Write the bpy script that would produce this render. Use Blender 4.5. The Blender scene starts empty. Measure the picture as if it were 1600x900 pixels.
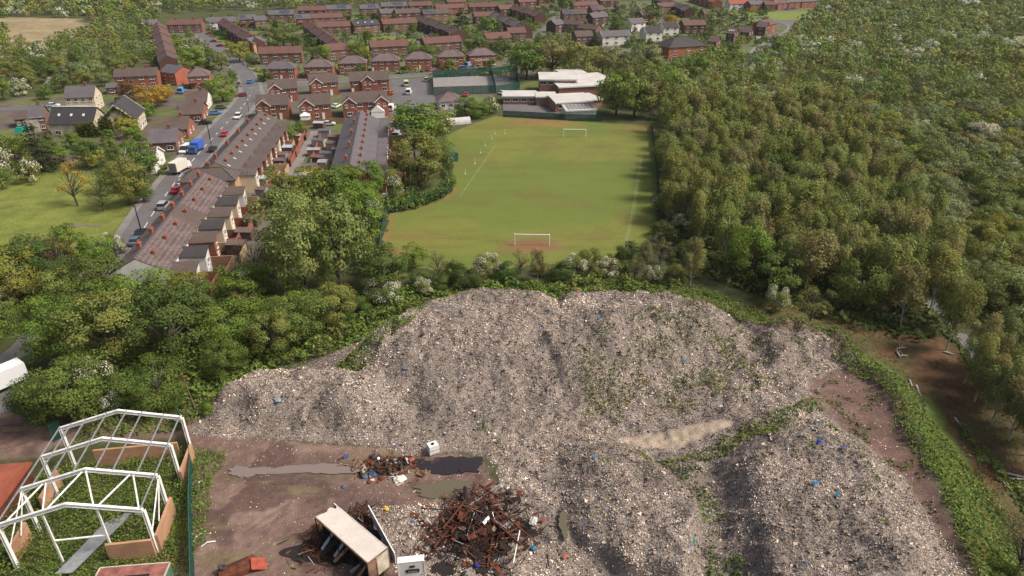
import bpy, math, random
import numpy as np
from mathutils import Vector, Matrix

# ------------------------------------------------------------------ camera, sky, sun, exposure
scene = bpy.context.scene
C = scene.collection
CAM_H = 58.0
PITCH = math.radians(27.8)
FPX = 1067.0
cd = bpy.data.cameras.new("camera"); cam = bpy.data.objects.new("camera", cd); C.objects.link(cam)
cd.sensor_width = 36.0; cd.lens = 36.0*FPX/1600.0
cd.clip_start = 0.5; cd.clip_end = 6000
cam.location = (0, 0, CAM_H); cam.rotation_euler = (math.radians(90)-PITCH, 0, 0)
scene.camera = cam

SUN_EL, SUN_AZ = math.radians(50), math.radians(97)      # azimuth clockwise from +Y (north)
world = bpy.data.worlds.new("World"); scene.world = world; world.use_nodes = True
wn = world.node_tree.nodes; wl = world.node_tree.links
sky = wn.new("ShaderNodeTexSky"); sky.sky_type = 'NISHITA'; sky.sun_disc = False
sky.sun_elevation = SUN_EL; sky.sun_rotation = SUN_AZ; sky.air_density = 1.0; sky.dust_density = 6.0; sky.ozone_density = 0.6
wl.new(sky.outputs[0], wn["Background"].inputs[0]); wn["Background"].inputs[1].default_value = 0.115
sd = bpy.data.lights.new("sun", 'SUN'); sun = bpy.data.objects.new("sun", sd); C.objects.link(sun)
sd.energy = 3.5; sd.angle = math.radians(14); sd.color = (1.0, 0.955, 0.90)
sdir = Vector((math.sin(SUN_AZ)*math.cos(SUN_EL), math.cos(SUN_AZ)*math.cos(SUN_EL), math.sin(SUN_EL)))
sun.rotation_euler = sdir.to_track_quat('Z', 'Y').to_euler(); sun.location = sdir*300
scene.view_settings.view_transform = 'Standard'; scene.view_settings.look = 'None'
scene.view_settings.exposure = 0.15; scene.view_settings.gamma = 1.0
try: scene.view_settings.use_curve_mapping = False
except Exception: pass
scene.cycles.max_bounces = 5; scene.cycles.diffuse_bounces = 2; scene.cycles.glossy_bounces = 2
scene.cycles.transmission_bounces = 3; scene.cycles.volume_bounces = 1; scene.cycles.transparent_max_bounces = 4
scene.cycles.use_denoising = True

rnd = random.Random(7)
R = np.random.default_rng(11)

def G(px, py, z=0.0):
    """point at height z that the photograph shows at pixel (px, py)"""
    v = (py-450)/FPX; u = (px-800)/FPX
    d = (CAM_H-z)/(math.sin(PITCH)+v*math.cos(PITCH))
    return Vector((u*d, d*(math.cos(PITCH)-v*math.sin(PITCH)), z))
def GP(pts, z=0.0): return [tuple(G(*p, z)[:2]) if len(p) == 2 else tuple(G(*p)[:2]) for p in pts]
def pix(x, y, z=0.0):
    dy, dz = y, z-CAM_H
    d = dy*math.cos(PITCH)-dz*math.sin(PITCH); w = -dy*math.sin(PITCH)-dz*math.cos(PITCH)
    return 800+FPX*x/d, 450+FPX*w/d

# ------------------------------------------------------------------ numpy noise and terrain
_perm = {}
def vnoise(x, y, seed=0):
    if seed not in _perm: _perm[seed] = np.random.default_rng(seed+100).random((256, 256))
    T = _perm[seed]
    x = np.asarray(x, float); y = np.asarray(y, float)
    xi = np.floor(x).astype(int); yi = np.floor(y).astype(int); fx = x-xi; fy = y-yi
    fx = fx*fx*(3-2*fx); fy = fy*fy*(3-2*fy)
    a = T[xi & 255, yi & 255]; b = T[(xi+1) & 255, yi & 255]; c = T[xi & 255, (yi+1) & 255]; d = T[(xi+1) & 255, (yi+1) & 255]
    return (a*(1-fx)+b*fx)*(1-fy)+(c*(1-fx)+d*fx)*fy
def fbm(x, y, sc, octv=4, seed=0, gain=0.5):
    s = 0; a = 1; t = 0
    for i in range(octv):
        s = s+a*vnoise(np.asarray(x)/sc+17.3*i, np.asarray(y)/sc-9.1*i, seed+i); t += a; a *= gain; sc = sc/2
    return s/t
def ss(t): t = np.clip(t, 0, 1); return t*t*(3-2*t)
def inpoly(x, y, poly):
    x = np.asarray(x, float); y = np.asarray(y, float); r = np.zeros(x.shape, bool)
    n = len(poly)
    for i in range(n):
        x0, y0 = poly[i]; x1, y1 = poly[(i+1) % n]
        if y0 == y1: continue
        c = ((y0 > y) != (y1 > y)) & (x < (x1-x0)*(y-y0)/(y1-y0)+x0)
        r ^= c
    return r
def segdist(x, y, a, b):
    ax, ay = a; bx, by = b; dx, dy = bx-ax, by-ay; L = dx*dx+dy*dy+1e-9
    t = np.clip(((x-ax)*dx+(y-ay)*dy)/L, 0, 1)
    return np.hypot(x-ax-t*dx, y-ay-t*dy)
def linedist(x, y, pts):
    d = None
    for a, b in zip(pts[:-1], pts[1:]):
        e = segdist(x, y, a, b); d = e if d is None else np.minimum(d, e)
    return d
def sdist(x, y, poly):
    d = linedist(x, y, list(poly)+[poly[0]])
    return np.where(inpoly(x, y, poly), d, -d)
def convex(x, y, poly, widths, H):
    """plateau over a polygon given counter-clockwise; widths = slope width of every edge"""
    h = np.full(np.shape(x), 1.0); n = len(poly)
    for i in range(n):
        ax, ay = poly[i]; bx, by = poly[(i+1) % n]; L = math.hypot(bx-ax, by-ay)
        d = ((bx-ax)*(y-ay)-(by-ay)*(x-ax))/L
        h = h*ss(d/widths[i])
    return h*H

BERM = GP([(1040, 452, 2.2), (1100, 474, 2.4), (1180, 512, 2.6), (1260, 533, 2.6), (1330, 554, 2.6), (1395, 600, 2.6), (1445, 690, 2.6), (1488, 780, 2.6), (1520, 870, 2.6), (1540, 940, 2.6)])
SITE = BERM+[(40, 20), (-70, 20), (-70, 110)]
HEAPS = dict(
  west=([(-42.5, 74), (-40.5, 69), (-30, 67.5), (-14, 66), (-10, 80), (-26, 84), (-38, 81)], [5, 6, 7, 8, 6, 5, 4], 3.5),
  main=([(-16, 67), (2, 65.5), (13.5, 72), (14, 90), (9, 101), (-6, 101), (-19, 95), (-31, 81)], [17, 17, 3.5, 8, 7, 7, 8, 9], 7.3),
  grassy=([(8, 69), (18, 71), (34, 76), (41, 84), (37, 92), (30, 98), (20, 102), (4, 102), (0, 85)], [15, 14, 9, 8, 9, 9, 9, 6, 4], 7.4),
  ridge=([(33, 78.5), (50, 82.5), (53, 87), (40, 93), (33, 88)], [1.8, 3, 5, 5, 5], 2.6),
  saddle=([(-8, 88), (6, 80), (16, 88), (20, 101), (-8, 101)], [8, 8, 7, 7, 7], 5.6),
  slab=([(3.5, 69), (4.2, 60.5), (5.6, 54), (12.2, 46), (18, 43), (21.5, 55), (19, 64), (15, 71)], [9, 2.4, 1.4, 1.5, 2.0, 2.5, 6, 8], 2.9),
  east=([(20.8, 40), (43, 40), (45.5, 59), (41, 72), (34, 72), (23, 68), (20.8, 57)], [2, 7, 8, 9, 9, 6, 4.2], 4.0),
)
for k_, v_ in list(HEAPS.items()):
    P_ = v_[0]; A_ = sum(P_[i][0]*P_[(i+1) % len(P_)][1]-P_[(i+1) % len(P_)][0]*P_[i][1] for i in range(len(P_)))
    if A_ < 0:
        n_ = len(P_); P2 = P_[::-1]; W2 = [v_[1][(n_-2-i) % n_] for i in range(n_)]; HEAPS[k_] = (P2, W2, v_[2])
RUB = [(-43, 74), (-41, 69), (-30, 68.3), (-17, 67), (-13, 65.2), (-7, 66), (-2.5, 65), (-1.2, 61), (-4, 57.5), (-12, 57), (-16, 56.5), (-13.4, 51.5),
       (-10.5, 47), (-9, 38), (42.5, 38), (43.5, 48), (45.5, 59), (42, 68), (39.5, 74), (41.5, 78), (51, 83), (52, 87), (41, 92), (34, 94), (30, 99), (18, 103), (2, 103), (-12, 101), (-22, 94), (-32, 84), (-38, 81)]
def pad(x, y):
    d = sdist(x, y, SITE); g = ss((x-18)/22)
    return 2.2*g*ss((d+6)/6)+1.0*np.exp(-((d-0.5)/2.0)**2)*g+0.5*np.exp(-((d-0.5)/2.0)**2)*ss((y-85)/10)
def terrain(x, y, rough=True):
    x = np.asarray(x, float); y = np.asarray(y, float)
    wx = x+2.4*(fbm(x, y, 9, 3, 40)-0.5)*2; wy = y+2.4*(fbm(x, y, 9, 3, 50)-0.5)*2
    h = pad(x, y); hh = np.zeros_like(h)
    vals = []
    for k, (P, W, H) in HEAPS.items():
        v = convex(wx, wy, P, W, H)
        if k in ('east', 'ridge'): v = v*0.8
        vals.append(v)
    k = 3.0
    hh = np.log(sum(np.exp(k*v) for v in vals)-len(vals)+1)/k
    d = sdist(x, y, RUB); rub = ss((d+0.3)/3.0)
    hh = hh+0.45*rub
    big = (fbm(x, y, 7, 3, 3)-0.5)*2
    hh = hh+big*0.9*np.clip(hh/3, 0, 1)
    if rough:
        hh = hh+((fbm(x, y, 2.4, 3, 60, 0.6)-0.5)*1.25+(fbm(x, y, 0.7, 2, 70)-0.5)*0.45)*rub
        h = h+(fbm(x, y, 5, 4, 80)-0.5)*0.25*(np.abs(x) < 75)*(y < 120)*ss((x+78)/6)
    return h+np.maximum(hh, 0)
def TH(x, y): return float(terrain(np.array([x]), np.array([y]))[0]) if (-75 < x < 82 and 38 < y < 124) else 0.0

# ------------------------------------------------------------------ materials
def mat(name, col, rough=0.85, noise=None, metal=0.0, spec=0.3, bump=0.0, bump_scale=1.0, objcol=False, coord='Object'):
    """noise = list of (scale, strength, detail): multiplies the colour by 1 +- strength"""
    m = bpy.data.materials.new(name); m.use_nodes = True; nt = m.node_tree; n = nt.nodes; l = nt.links; b = n['Principled BSDF']
    b.inputs['Roughness'].default_value = rough; b.inputs['Metallic'].default_value = metal; b.inputs['Specular IOR Level'].default_value = spec
    tc = n.new('ShaderNodeTexCoord')
    if objcol:
        oi = n.new('ShaderNodeObjectInfo'); cur = oi.outputs['Color']
    else:
        rgb = n.new('ShaderNodeRGB'); rgb.outputs[0].default_value = (*col, 1); cur = rgb.outputs[0]
    for (sc, st, det) in (noise or []):
        nz = n.new('ShaderNodeTexNoise'); nz.inputs['Scale'].default_value = sc; nz.inputs['Detail'].default_value = det
        l.new(tc.outputs[coord], nz.inputs['Vector'])
        mr = n.new('ShaderNodeMapRange'); mr.inputs[1].default_value = 0.3; mr.inputs[2].default_value = 0.7
        mr.inputs[3].default_value = 1-st; mr.inputs[4].default_value = 1+st; l.new(nz.outputs[0], mr.inputs[0])
        mx = n.new('ShaderNodeVectorMath'); mx.operation = 'SCALE'; l.new(cur, mx.inputs[0]); l.new(mr.outputs[0], mx.inputs['Scale']); cur = mx.outputs[0]
    l.new(cur, b.inputs['Base Color'])
    m['_cur'] = 0
    if bump:
        nz = n.new('ShaderNodeTexNoise'); nz.inputs['Scale'].default_value = bump_scale; nz.inputs['Detail'].default_value = 4
        l.new(tc.outputs[coord], nz.inputs['Vector']); bp = n.new('ShaderNodeBump'); bp.inputs['Strength'].default_value = bump; bp.inputs['Distance'].default_value = 0.1
        l.new(nz.outputs[0], bp.inputs['Height']); l.new(bp.outputs[0], b.inputs['Normal'])
    return m
def bands(m, axis, scale, strength, rot=None):
    """darker joint lines across a surface, laid over the material's colour"""
    nt = m.node_tree; n = nt.nodes; l = nt.links; b = n['Principled BSDF']; src = b.inputs['Base Color'].links[0].from_socket
    tc = n.new('ShaderNodeTexCoord'); w = n.new('ShaderNodeTexWave'); w.bands_direction = axis; w.inputs['Scale'].default_value = scale
    w.inputs['Distortion'].default_value = 0.6; w.inputs['Detail'].default_value = 1; l.new(tc.outputs['Object'], w.inputs['Vector'])
    mr = n.new('ShaderNodeMapRange'); mr.inputs[3].default_value = 1-strength; mr.inputs[4].default_value = 1+strength*0.5; l.new(w.outputs[1], mr.inputs[0])
    mx = n.new('ShaderNodeVectorMath'); mx.operation = 'SCALE'; l.new(src, mx.inputs[0]); l.new(mr.outputs[0], mx.inputs['Scale']); l.new(mx.outputs[0], b.inputs['Base Color'])
    return m
def leafmat(name, attr=None, trans=0.32, var=0.30, col=None, hue=0.15):
    m = bpy.data.materials.new(name); m.use_nodes = True; nt = m.node_tree; n = nt.nodes; l = nt.links; b = n['Principled BSDF']
    b.inputs['Roughness'].default_value = 0.7; b.inputs['Specular IOR Level'].default_value = 0.15
    if attr: a = n.new('ShaderNodeAttribute'); a.attribute_name = attr; src = a.outputs['Color']
    elif col: a = n.new('ShaderNodeRGB'); a.outputs[0].default_value = (*col, 1); src = a.outputs[0]
    else: a = n.new('ShaderNodeObjectInfo'); src = a.outputs['Color']
    g = n.new('ShaderNodeNewGeometry')
    mr = n.new('ShaderNodeMapRange'); mr.inputs[3].default_value = 1-var; mr.inputs[4].default_value = 1+var; l.new(g.outputs['Random Per Island'], mr.inputs[0])
    mx = n.new('ShaderNodeVectorMath'); mx.operation = 'SCALE'; l.new(src, mx.inputs[0]); l.new(mr.outputs[0], mx.inputs['Scale'])
    # clumps inside a crown lean a little to yellow or to brown
    tc = n.new('ShaderNodeTexCoord'); nz = n.new('ShaderNodeTexNoise'); nz.inputs['Scale'].default_value = 3.0 if not attr else 0.35; nz.inputs['Detail'].default_value = 2
    l.new(tc.outputs['Object'], nz.inputs['Vector'])
    cr = n.new('ShaderNodeValToRGB'); cr.color_ramp.elements[0].position = 0.35; cr.color_ramp.elements[0].color = (1+hue*0.5, 1-hue*0.3, 1-hue, 1)
    cr.color_ramp.elements[1].position = 0.65; cr.color_ramp.elements[1].color = (1-hue*0.3, 1+hue*0.35, 1, 1); l.new(nz.outputs[0], cr.inputs[0])
    mm = n.new('ShaderNodeVectorMath'); mm.operation = 'MULTIPLY'; l.new(mx.outputs[0], mm.inputs[0]); l.new(cr.outputs[0], mm.inputs[1])
    l.new(mm.outputs[0], b.inputs['Base Color'])
    if trans:
        t = n.new('ShaderNodeBsdfTranslucent'); l.new(mm.outputs[0], t.inputs[0]); ms = n.new('ShaderNodeMixShader'); ms.inputs[0].default_value = trans
        l.new(b.outputs[0], ms.inputs[1]); l.new(t.outputs[0], ms.inputs[2]); l.new(ms.outputs[0], n['Material Output'].inputs[0])
    return m
def attrmat(name, attr='tint', rough=0.9, noise=(), bump=0.0, bump_scale=2.0, spec=0.2):
    m = mat(name, (1, 1, 1), rough, list(noise), spec=spec, bump=bump, bump_scale=bump_scale)
    n = m.node_tree.nodes; l = m.node_tree.links
    rgb = [x for x in n if x.type == 'RGB'][0]; a = n.new('ShaderNodeAttribute'); a.attribute_name = attr
    for lk in list(rgb.outputs[0].links): l.new(a.outputs['Color'], lk.to_socket)
    return m
M = {}
M['leaf'] = leafmat('leaf'); M['leaf_tint'] = leafmat('leaf_tint', 'tint', 0.18); M['far_leaf'] = leafmat('far_leaf', 'tint', 0.25, 0.14, None, 0.10); M['blossom'] = leafmat('blossom', None, 0.1, 0.3, (0.66, 0.62, 0.50), 0.05)
M['bark'] = mat('bark', (0.10, 0.08, 0.06), 0.95, [(6, 0.3, 3)]); M['birch_bark'] = mat('birch_bark', (0.42, 0.38, 0.33), 0.9, [(9, 0.45, 3)])
def brick(name, c): return mat(name, c, 0.9, [(0.35, 0.12, 3), (7, 0.14, 2)])
M['brick_red'] = brick('brick_red', (0.27, 0.10, 0.065)); M['brick_orange'] = brick('brick_orange', (0.36, 0.115, 0.068)); M['brick_brown'] = brick('brick_brown', (0.20, 0.105, 0.075))
M['brick_new'] = brick('brick_new', (0.25, 0.09, 0.058)); M['brick_pink'] = brick('brick_pink', (0.36, 0.19, 0.13)); M['brick_dark'] = brick('brick_dark', (0.105, 0.05, 0.04))
M['render_cream'] = mat('render_cream', (0.60, 0.50, 0.36), 0.9, [(0.5, 0.10, 4), (3, 0.06, 3)]); M['render_white'] = mat('render_white', (0.70, 0.67, 0.61), 0.9, [(0.6, 0.12, 4)])
M['render_tan'] = mat('render_tan', (0.42, 0.28, 0.16), 0.9, [(0.6, 0.12, 4)]); M['stone_stained'] = mat('stone_stained', (0.50, 0.43, 0.33), 0.95, [(0.7, 0.35, 5), (4, 0.12, 3)])
def roof_m(name, c): return bands(mat(name, c, 0.8, [(0.25, 0.12, 3), (2.5, 0.16, 3)]), 'X', 0.55, 0.10)
M['roof_red'] = roof_m('roof_red', (0.135, 0.066, 0.054)); M['roof_brown'] = roof_m('roof_brown', (0.10, 0.072, 0.06)); M['roof_slate'] = roof_m('roof_slate', (0.115, 0.10, 0.105))
M['roof_pinkish'] = roof_m('roof_pinkish', (0.145, 0.105, 0.10)); M['roof_weathered'] = roof_m('roof_weathered', (0.100, 0.080, 0.073)); M['roof_dark'] = roof_m('roof_dark', (0.05, 0.045, 0.045)); M['roof_orange'] = roof_m('roof_orange', (0.28, 0.08, 0.045))
M['roof_tiled'] = mat('roof_tiled', (0.135, 0.098, 0.092), 0.85, [(0.3, 0.2, 3), (1.6, 0.28, 3)]); bands(bands(M['roof_tiled'], 'Y', 0.42, 0.22), 'X', 0.42, 0.22)
M['roof_flat_white'] = mat('roof_flat_white', (0.50, 0.47, 0.43), 0.8, [(0.15, 0.12, 3), (1.5, 0.06, 3)]); M['roof_felt'] = mat('roof_felt', (0.23, 0.21, 0.20), 0.9, [(0.5, 0.15, 3)])
M['white_paint'] = mat('white_paint', (0.72, 0.70, 0.66), 0.5); M['frame_steel'] = mat('frame_steel', (0.78, 0.755, 0.70), 0.6, [(0.9, 0.14, 5), (5, 0.12, 3)]); M['glass'] = mat('glass', (0.03, 0.035, 0.04), 0.12, spec=0.6)
M['door_dark'] = mat('door_dark', (0.08, 0.04, 0.03), 0.5); M['terracotta'] = mat('terracotta', (0.33, 0.12, 0.07), 0.9); M['solar'] = mat('solar', (0.035, 0.05, 0.09), 0.15, spec=0.7)
M['solar_frame'] = mat('solar_frame', (0.45, 0.46, 0.48), 0.4, metal=0.6)
M['asphalt'] = mat('asphalt', (0.115, 0.105, 0.105), 0.75, [(0.08, 0.15, 4), (0.7, 0.12, 4), (9, 0.08, 2)], spec=0.45, coord='Generated') if 0 else mat('asphalt', (0.125, 0.115, 0.113), 0.7, [(0.08, 0.15, 4), (0.7, 0.12, 4)], spec=0.45)
M['pavement'] = mat('pavement', (0.20, 0.18, 0.165), 0.85, [(0.3, 0.14, 4)]); M['kerb'] = mat('kerb', (0.28, 0.26, 0.24), 0.9)
M['marking'] = mat('marking', (0.62, 0.60, 0.55), 0.8, [(1.2, 0.25, 3)])
M['car_paint'] = mat('car_paint', (1, 1, 1), 0.3, objcol=True, spec=0.6); M['tyre'] = mat('tyre', (0.05, 0.045, 0.042), 0.9, [(4, 0.3, 2)]); M['rim'] = mat('rim', (0.35, 0.35, 0.35), 0.4, metal=0.7)
M['lamp_glass'] = mat('lamp_glass', (0.6, 0.6, 0.58), 0.2); M['tail_glass'] = mat('tail_glass', (0.4, 0.02, 0.02), 0.25); M['any'] = mat('any', (1, 1, 1), 0.75, [(1.2, 0.15, 4)], objcol=True)
M['rust'] = mat('rust', (0.115, 0.038, 0.021), 0.95, [(1.5, 0.4, 4), (8, 0.25, 2)]); M['rust_dark'] = mat('rust_dark', (0.026, 0.015, 0.012), 0.95, [(3, 0.5, 3)])
M['galv'] = mat('galv', (0.42, 0.42, 0.42), 0.4, [(2, 0.15, 3)], metal=0.5); M['wood'] = mat('wood', (0.20, 0.12, 0.07), 0.9, [(2, 0.2, 3)])
M['panel_orange'] = mat('panel_orange', (0.42, 0.235, 0.135), 0.85, [(0.5, 0.15, 4), (5, 0.08, 3)]); M['green_mesh'] = mat('green_mesh', (0.02, 0.10, 0.07), 0.8, [(2, 0.2, 2)])
M['water_dark'] = mat('water_dark', (0.028, 0.022, 0.024), 0.06, spec=0.5); M['water_mud'] = mat('water_mud', (0.12, 0.10, 0.06), 0.1, spec=0.5); M['water_grey'] = mat('water_grey', (0.20, 0.155, 0.13), 0.12, spec=0.5)  # water_grey: reflected sky is painted into its lighter base colour
M['trailer_roof'] = mat('trailer_roof', (0.58, 0.51, 0.44), 0.6, [(0.5, 0.10, 4), (3, 0.06, 2)]); M['soot'] = mat('soot', (0.02, 0.017, 0.016), 0.95)
M['field_line'] = mat('field_line', (0.20, 0.22, 0.08), 0.9, [(0.5, 0.35, 4)])

# ------------------------------------------------------------------ mesh helpers
class MB:
    def __init__(s): s.v = []; s.f = []; s.m = []
    def add(s, vs, fs, mi=0):
        o = len(s.v); s.v += [tuple(v) for v in vs]; s.f += [tuple(i+o for i in f) for f in fs]; s.m += [mi]*len(fs); return s
    def box(s, c, d, rot=0.0, mi=0, tilt=None, taper=1.0):
        x, y, z = d[0]/2, d[1]/2, d[2]/2
        vs = [Vector((a*x*(taper if e > 0 else 1), b*y*(taper if e > 0 else 1), e*z)) for e in (-1, 1) for a, b in ((-1, -1), (1, -1), (1, 1), (-1, 1))]
        Mx = Matrix.Rotation(rot, 3, 'Z')
        if tilt is not None: Mx = tilt
        vs = [Mx @ v+Vector(c) for v in vs]
        return s.add(vs, [(3, 2, 1, 0), (4, 5, 6, 7), (0, 1, 5, 4), (1, 2, 6, 5), (2, 3, 7, 6), (3, 0, 4, 7)], mi)
    def bar(s, a, b, w, h=None, mi=0):
        a = Vector(a); b = Vector(b); h = h or w; d = b-a; L = d.length
        if L < 1e-6: return s
        d.normalize(); up = Vector((0, 0, 1)) if abs(d.z) < 0.95 else Vector((0, 1, 0))
        sd_ = d.cross(up).normalized(); up = sd_.cross(d)
        T_ = Matrix((sd_, d, up)).transposed()
        return s.box((a+b)/2, (w, L, h), tilt=T_, mi=mi)
    def tube(s, a, b, r0, r1=None, n=8, mi=0, cap=True):
        a = Vector(a); b = Vector(b); r1 = r0 if r1 is None else r1; d = (b-a).normalized()
        up = Vector((0, 0, 1)) if abs(d.z) < 0.9 else Vector((1, 0, 0)); u = d.cross(up).normalized(); w = d.cross(u)
        vs = [a+(u*math.cos(t)+w*math.sin(t))*r0 for t in [2*math.pi*i/n for i in range(n)]]+[b+(u*math.cos(t)+w*math.sin(t))*r1 for t in [2*math.pi*i/n for i in range(n)]]
        fs = [(i, (i+1) % n, n+(i+1) % n, n+i) for i in range(n)]
        if cap: fs += [tuple(range(n))[::-1], tuple(range(n, 2*n))]
        return s.add(vs, fs, mi)
    def ring(s, c, axis, r, rt, n=14, k=6, mi=0, sq=1.0):
        c = Vector(c); ax = Vector(axis).normalized(); up = Vector((0, 0, 1)) if abs(ax.z) < 0.9 else Vector((1, 0, 0)); u = ax.cross(up).normalized(); w = ax.cross(u)
        vs = []; fs = []
        for i in range(n):
            t = 2*math.pi*i/n; rad = u*math.cos(t)+w*math.sin(t)
            for j in range(k):
                p = 2*math.pi*j/k; vs.append(c+rad*(r+rt*math.cos(p))+ax*rt*sq*math.sin(p))
        for i in range(n):
            for j in range(k): fs.append((i*k+j, ((i+1) % n)*k+j, ((i+1) % n)*k+(j+1) % k, i*k+(j+1) % k))
        return s.add(vs, fs, mi)
    def poly(s, pts, z0, z1, mi=0):
        n = len(pts); A = sum(pts[i][0]*pts[(i+1) % n][1]-pts[(i+1) % n][0]*pts[i][1] for i in range(n))
        if A < 0: pts = pts[::-1]
        vs = [(x, y, z0) for x, y in pts]+[(x, y, z1) for x, y in pts]
        return s.add(vs, [tuple(range(n))[::-1], tuple(range(n, 2*n))]+[(i, (i+1) % n, n+(i+1) % n, n+i) for i in range(n)], mi)
    def mesh(s, name, mats):
        me = bpy.data.meshes.new(name); me.from_pydata(s.v, [], s.f)
        for m in (mats if isinstance(mats, (list, tuple)) else [mats]): me.materials.append(m)
        if any(s.m): me.polygons.foreach_set('material_index', s.m)
        me.update(); return me
    def build(s, name, mats, parent=None): return link(name, s.mesh(name, mats), parent)
def link(name, me, parent=None, loc=None, color=None):
    o = bpy.data.objects.new(name, me); C.objects.link(o)
    if parent is not None: o.parent = parent
    if loc is not None: o.location = loc
    if color is not None: o.color = (*color, 1)
    return o
def quads_mesh(name, V, mats, tint=None, mi=None):
    """V: (n,4,3) array -> one mesh of loose quads; tint (n,3) linear colour per quad"""
    n = len(V); me = bpy.data.meshes.new(name)
    me.vertices.add(4*n); me.vertices.foreach_set('co', V.reshape(-1).astype(np.float32))
    me.loops.add(4*n); me.loops.foreach_set('vertex_index', np.arange(4*n, dtype=np.int32))
    me.polygons.add(n); me.polygons.foreach_set('loop_start', np.arange(0, 4*n, 4, dtype=np.int32))
    for m in (mats if isinstance(mats, (list, tuple)) else [mats]): me.materials.append(m)
    if mi is not None: me.polygons.foreach_set('material_index', mi.astype(np.int32))
    me.update(calc_edges=True)
    if tint is not None:
        a = me.attributes.new('tint', 'FLOAT_COLOR', 'FACE'); c = np.ones((n, 4), np.float32); c[:, :3] = tint; a.data.foreach_set('color', c.reshape(-1))
    return me
def grid_mesh(name, xs, ys, z, mats, tint=None, keep=None):
    nx, ny = len(xs), len(ys); X, Y = np.meshgrid(xs, ys)
    V = np.stack([X, Y, z], -1).reshape(-1, 3)
    i = np.arange(nx*ny).reshape(ny, nx); F = np.stack([i[:-1, :-1], i[:-1, 1:], i[1:, 1:], i[1:, :-1]], -1).reshape(-1, 4)
    if keep is not None:
        F = F[keep.reshape(-1)]; used = np.unique(F); mp = np.full(nx*ny, -1); mp[used] = np.arange(len(used)); F = mp[F]; V = V[used]
        if tint is not None: tint = tint.reshape(-1, 3)[used]
    me = bpy.data.meshes.new(name); me.vertices.add(len(V)); me.vertices.foreach_set('co', V.reshape(-1).astype(np.float32))
    me.loops.add(F.size); me.loops.foreach_set('vertex_index', F.reshape(-1).astype(np.int32))
    me.polygons.add(len(F)); me.polygons.foreach_set('loop_start', np.arange(0, F.size, 4, dtype=np.int32))
    me.polygons.foreach_set('use_smooth', np.ones(len(F), bool))
    for m in (mats if isinstance(mats, (list, tuple)) else [mats]): me.materials.append(m)
    me.update(calc_edges=True)
    if tint is not None:
        a = me.attributes.new('tint', 'FLOAT_COLOR', 'POINT'); c = np.ones((len(V), 4), np.float32); c[:, :3] = tint.reshape(-1, 3); a.data.foreach_set('color', c.reshape(-1))
    return me
def thing(name, label, cat, loc=(0, 0, 0), rz=0.0, group=None):
    o = bpy.data.objects.new(name, None); C.objects.link(o); o.location = loc; o.rotation_euler = (0, 0, rz); o.empty_display_size = 0.3
    o['label'] = label; o['category'] = cat
    if group: o['group'] = group
    return o
def tag(o, label, cat, group=None, kind=None):
    if label: o['label'] = label
    if cat: o['category'] = cat
    if group: o['group'] = group
    if kind: o['kind'] = kind
    return o
ORD = ['first', 'second', 'third', 'fourth', 'fifth', 'sixth', 'seventh', 'eighth', 'ninth', 'tenth', 'eleventh', 'twelfth', 'thirteenth', 'fourteenth', 'fifteenth', 'sixteenth',
       'seventeenth', 'eighteenth', 'nineteenth', 'twentieth', 'twenty-first', 'twenty-second', 'twenty-third', 'twenty-fourth', 'twenty-fifth', 'twenty-sixth', 'twenty-seventh', 'twenty-eighth', 'twenty-ninth', 'thirtieth']
BLOCK = []      # footprints (x, y, radius) where no tree may stand
# ------------------------------------------------------------------ ground
def ax_(lo, hi, step, far): 
    a = list(np.arange(lo, hi+1e-6, step)); s = step; x = hi
    while x < far: s *= 1.5; x += s; a.append(x)
    return a
xs = np.array(sorted(set([-v for v in ax_(0, 480, 3, 1800)[1:]]+ax_(0, 480, 3, 1800)))); ys = np.array([-600, -300, -150, -60, -20]+ax_(0, 760, 3, 1700))
X, Y = np.meshgrid(xs, ys); n1 = fbm(X, Y, 60, 4, 5); n2 = fbm(X, Y, 11, 3, 9)
Z = np.zeros_like(X)-0.9*((X > -71) & (X < 77) & (Y > 42) & (Y < 114))
T = np.zeros(X.shape+(3,)); T[:] = (0.065, 0.072, 0.026); T += (n1[..., None]-0.5)*np.array((0.05, 0.04, 0.01))
def zone(poly, col, soft=0.0, nz=0.0):
    m = inpoly(X+(n2-0.5)*soft, Y+(n1-0.5)*soft, poly); T[m] = np.array(col)*(1+nz*(n2[m][:, None]-0.5)*2)
EST_ = inpoly(X, Y, GP([(-150, 170), (0, 160), (235, 118), (235, 45), (330, 28), (800, 10), (1260, -8), (1290, 5), (1215, 60), (1180, 95), (960, 100), (690, 200), (500, 300), (300, 300), (-150, 262)]))
n4 = fbm(X, Y, 9, 3, 77); g4 = EST_ & (n4 > 0.50)
MEADOW = GP([(-200, 300), (0, 268), (120, 270), (205, 300), (200, 345), (170, 380), (60, 392), (0, 395), (-200, 430)])
zone(GP([(0, 160), (235, 118), (300, 150), (250, 250), (100, 260), (0, 262), (-150, 260), (-150, 170)]), (0.115, 0.09, 0.07), 8, 0.3)
zone(GP([(235, 45), (330, 28), (800, 10), (1260, -8), (1290, 5), (1215, 60), (1180, 95), (1100, 100), (960, 100), (800, 130), (690, 200), (600, 300), (470, 300), (400, 420), (310, 440), (215, 400), (300, 160), (262, 100)]), (0.12, 0.105, 0.085), 6, 0.3)
T[g4] = np.array((0.095, 0.115, 0.034))*(0.8+0.5*n2[g4][:, None])
zone(MEADOW, (0.15, 0.17, 0.035), 4, 0.15)
zone(GP([(0, 28), (130, 28), (160, 45), (145, 60), (100, 70), (45, 78), (20, 60), (0, 50), (-100, 40)]), (0.27, 0.21, 0.115), 25, 0.3)
zone(GP([(1530, 62), (1600, 55), (1700, 60), (1700, 95), (1600, 85), (1545, 78)]), (0.20, 0.19, 0.08), 10, 0.2)
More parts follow.
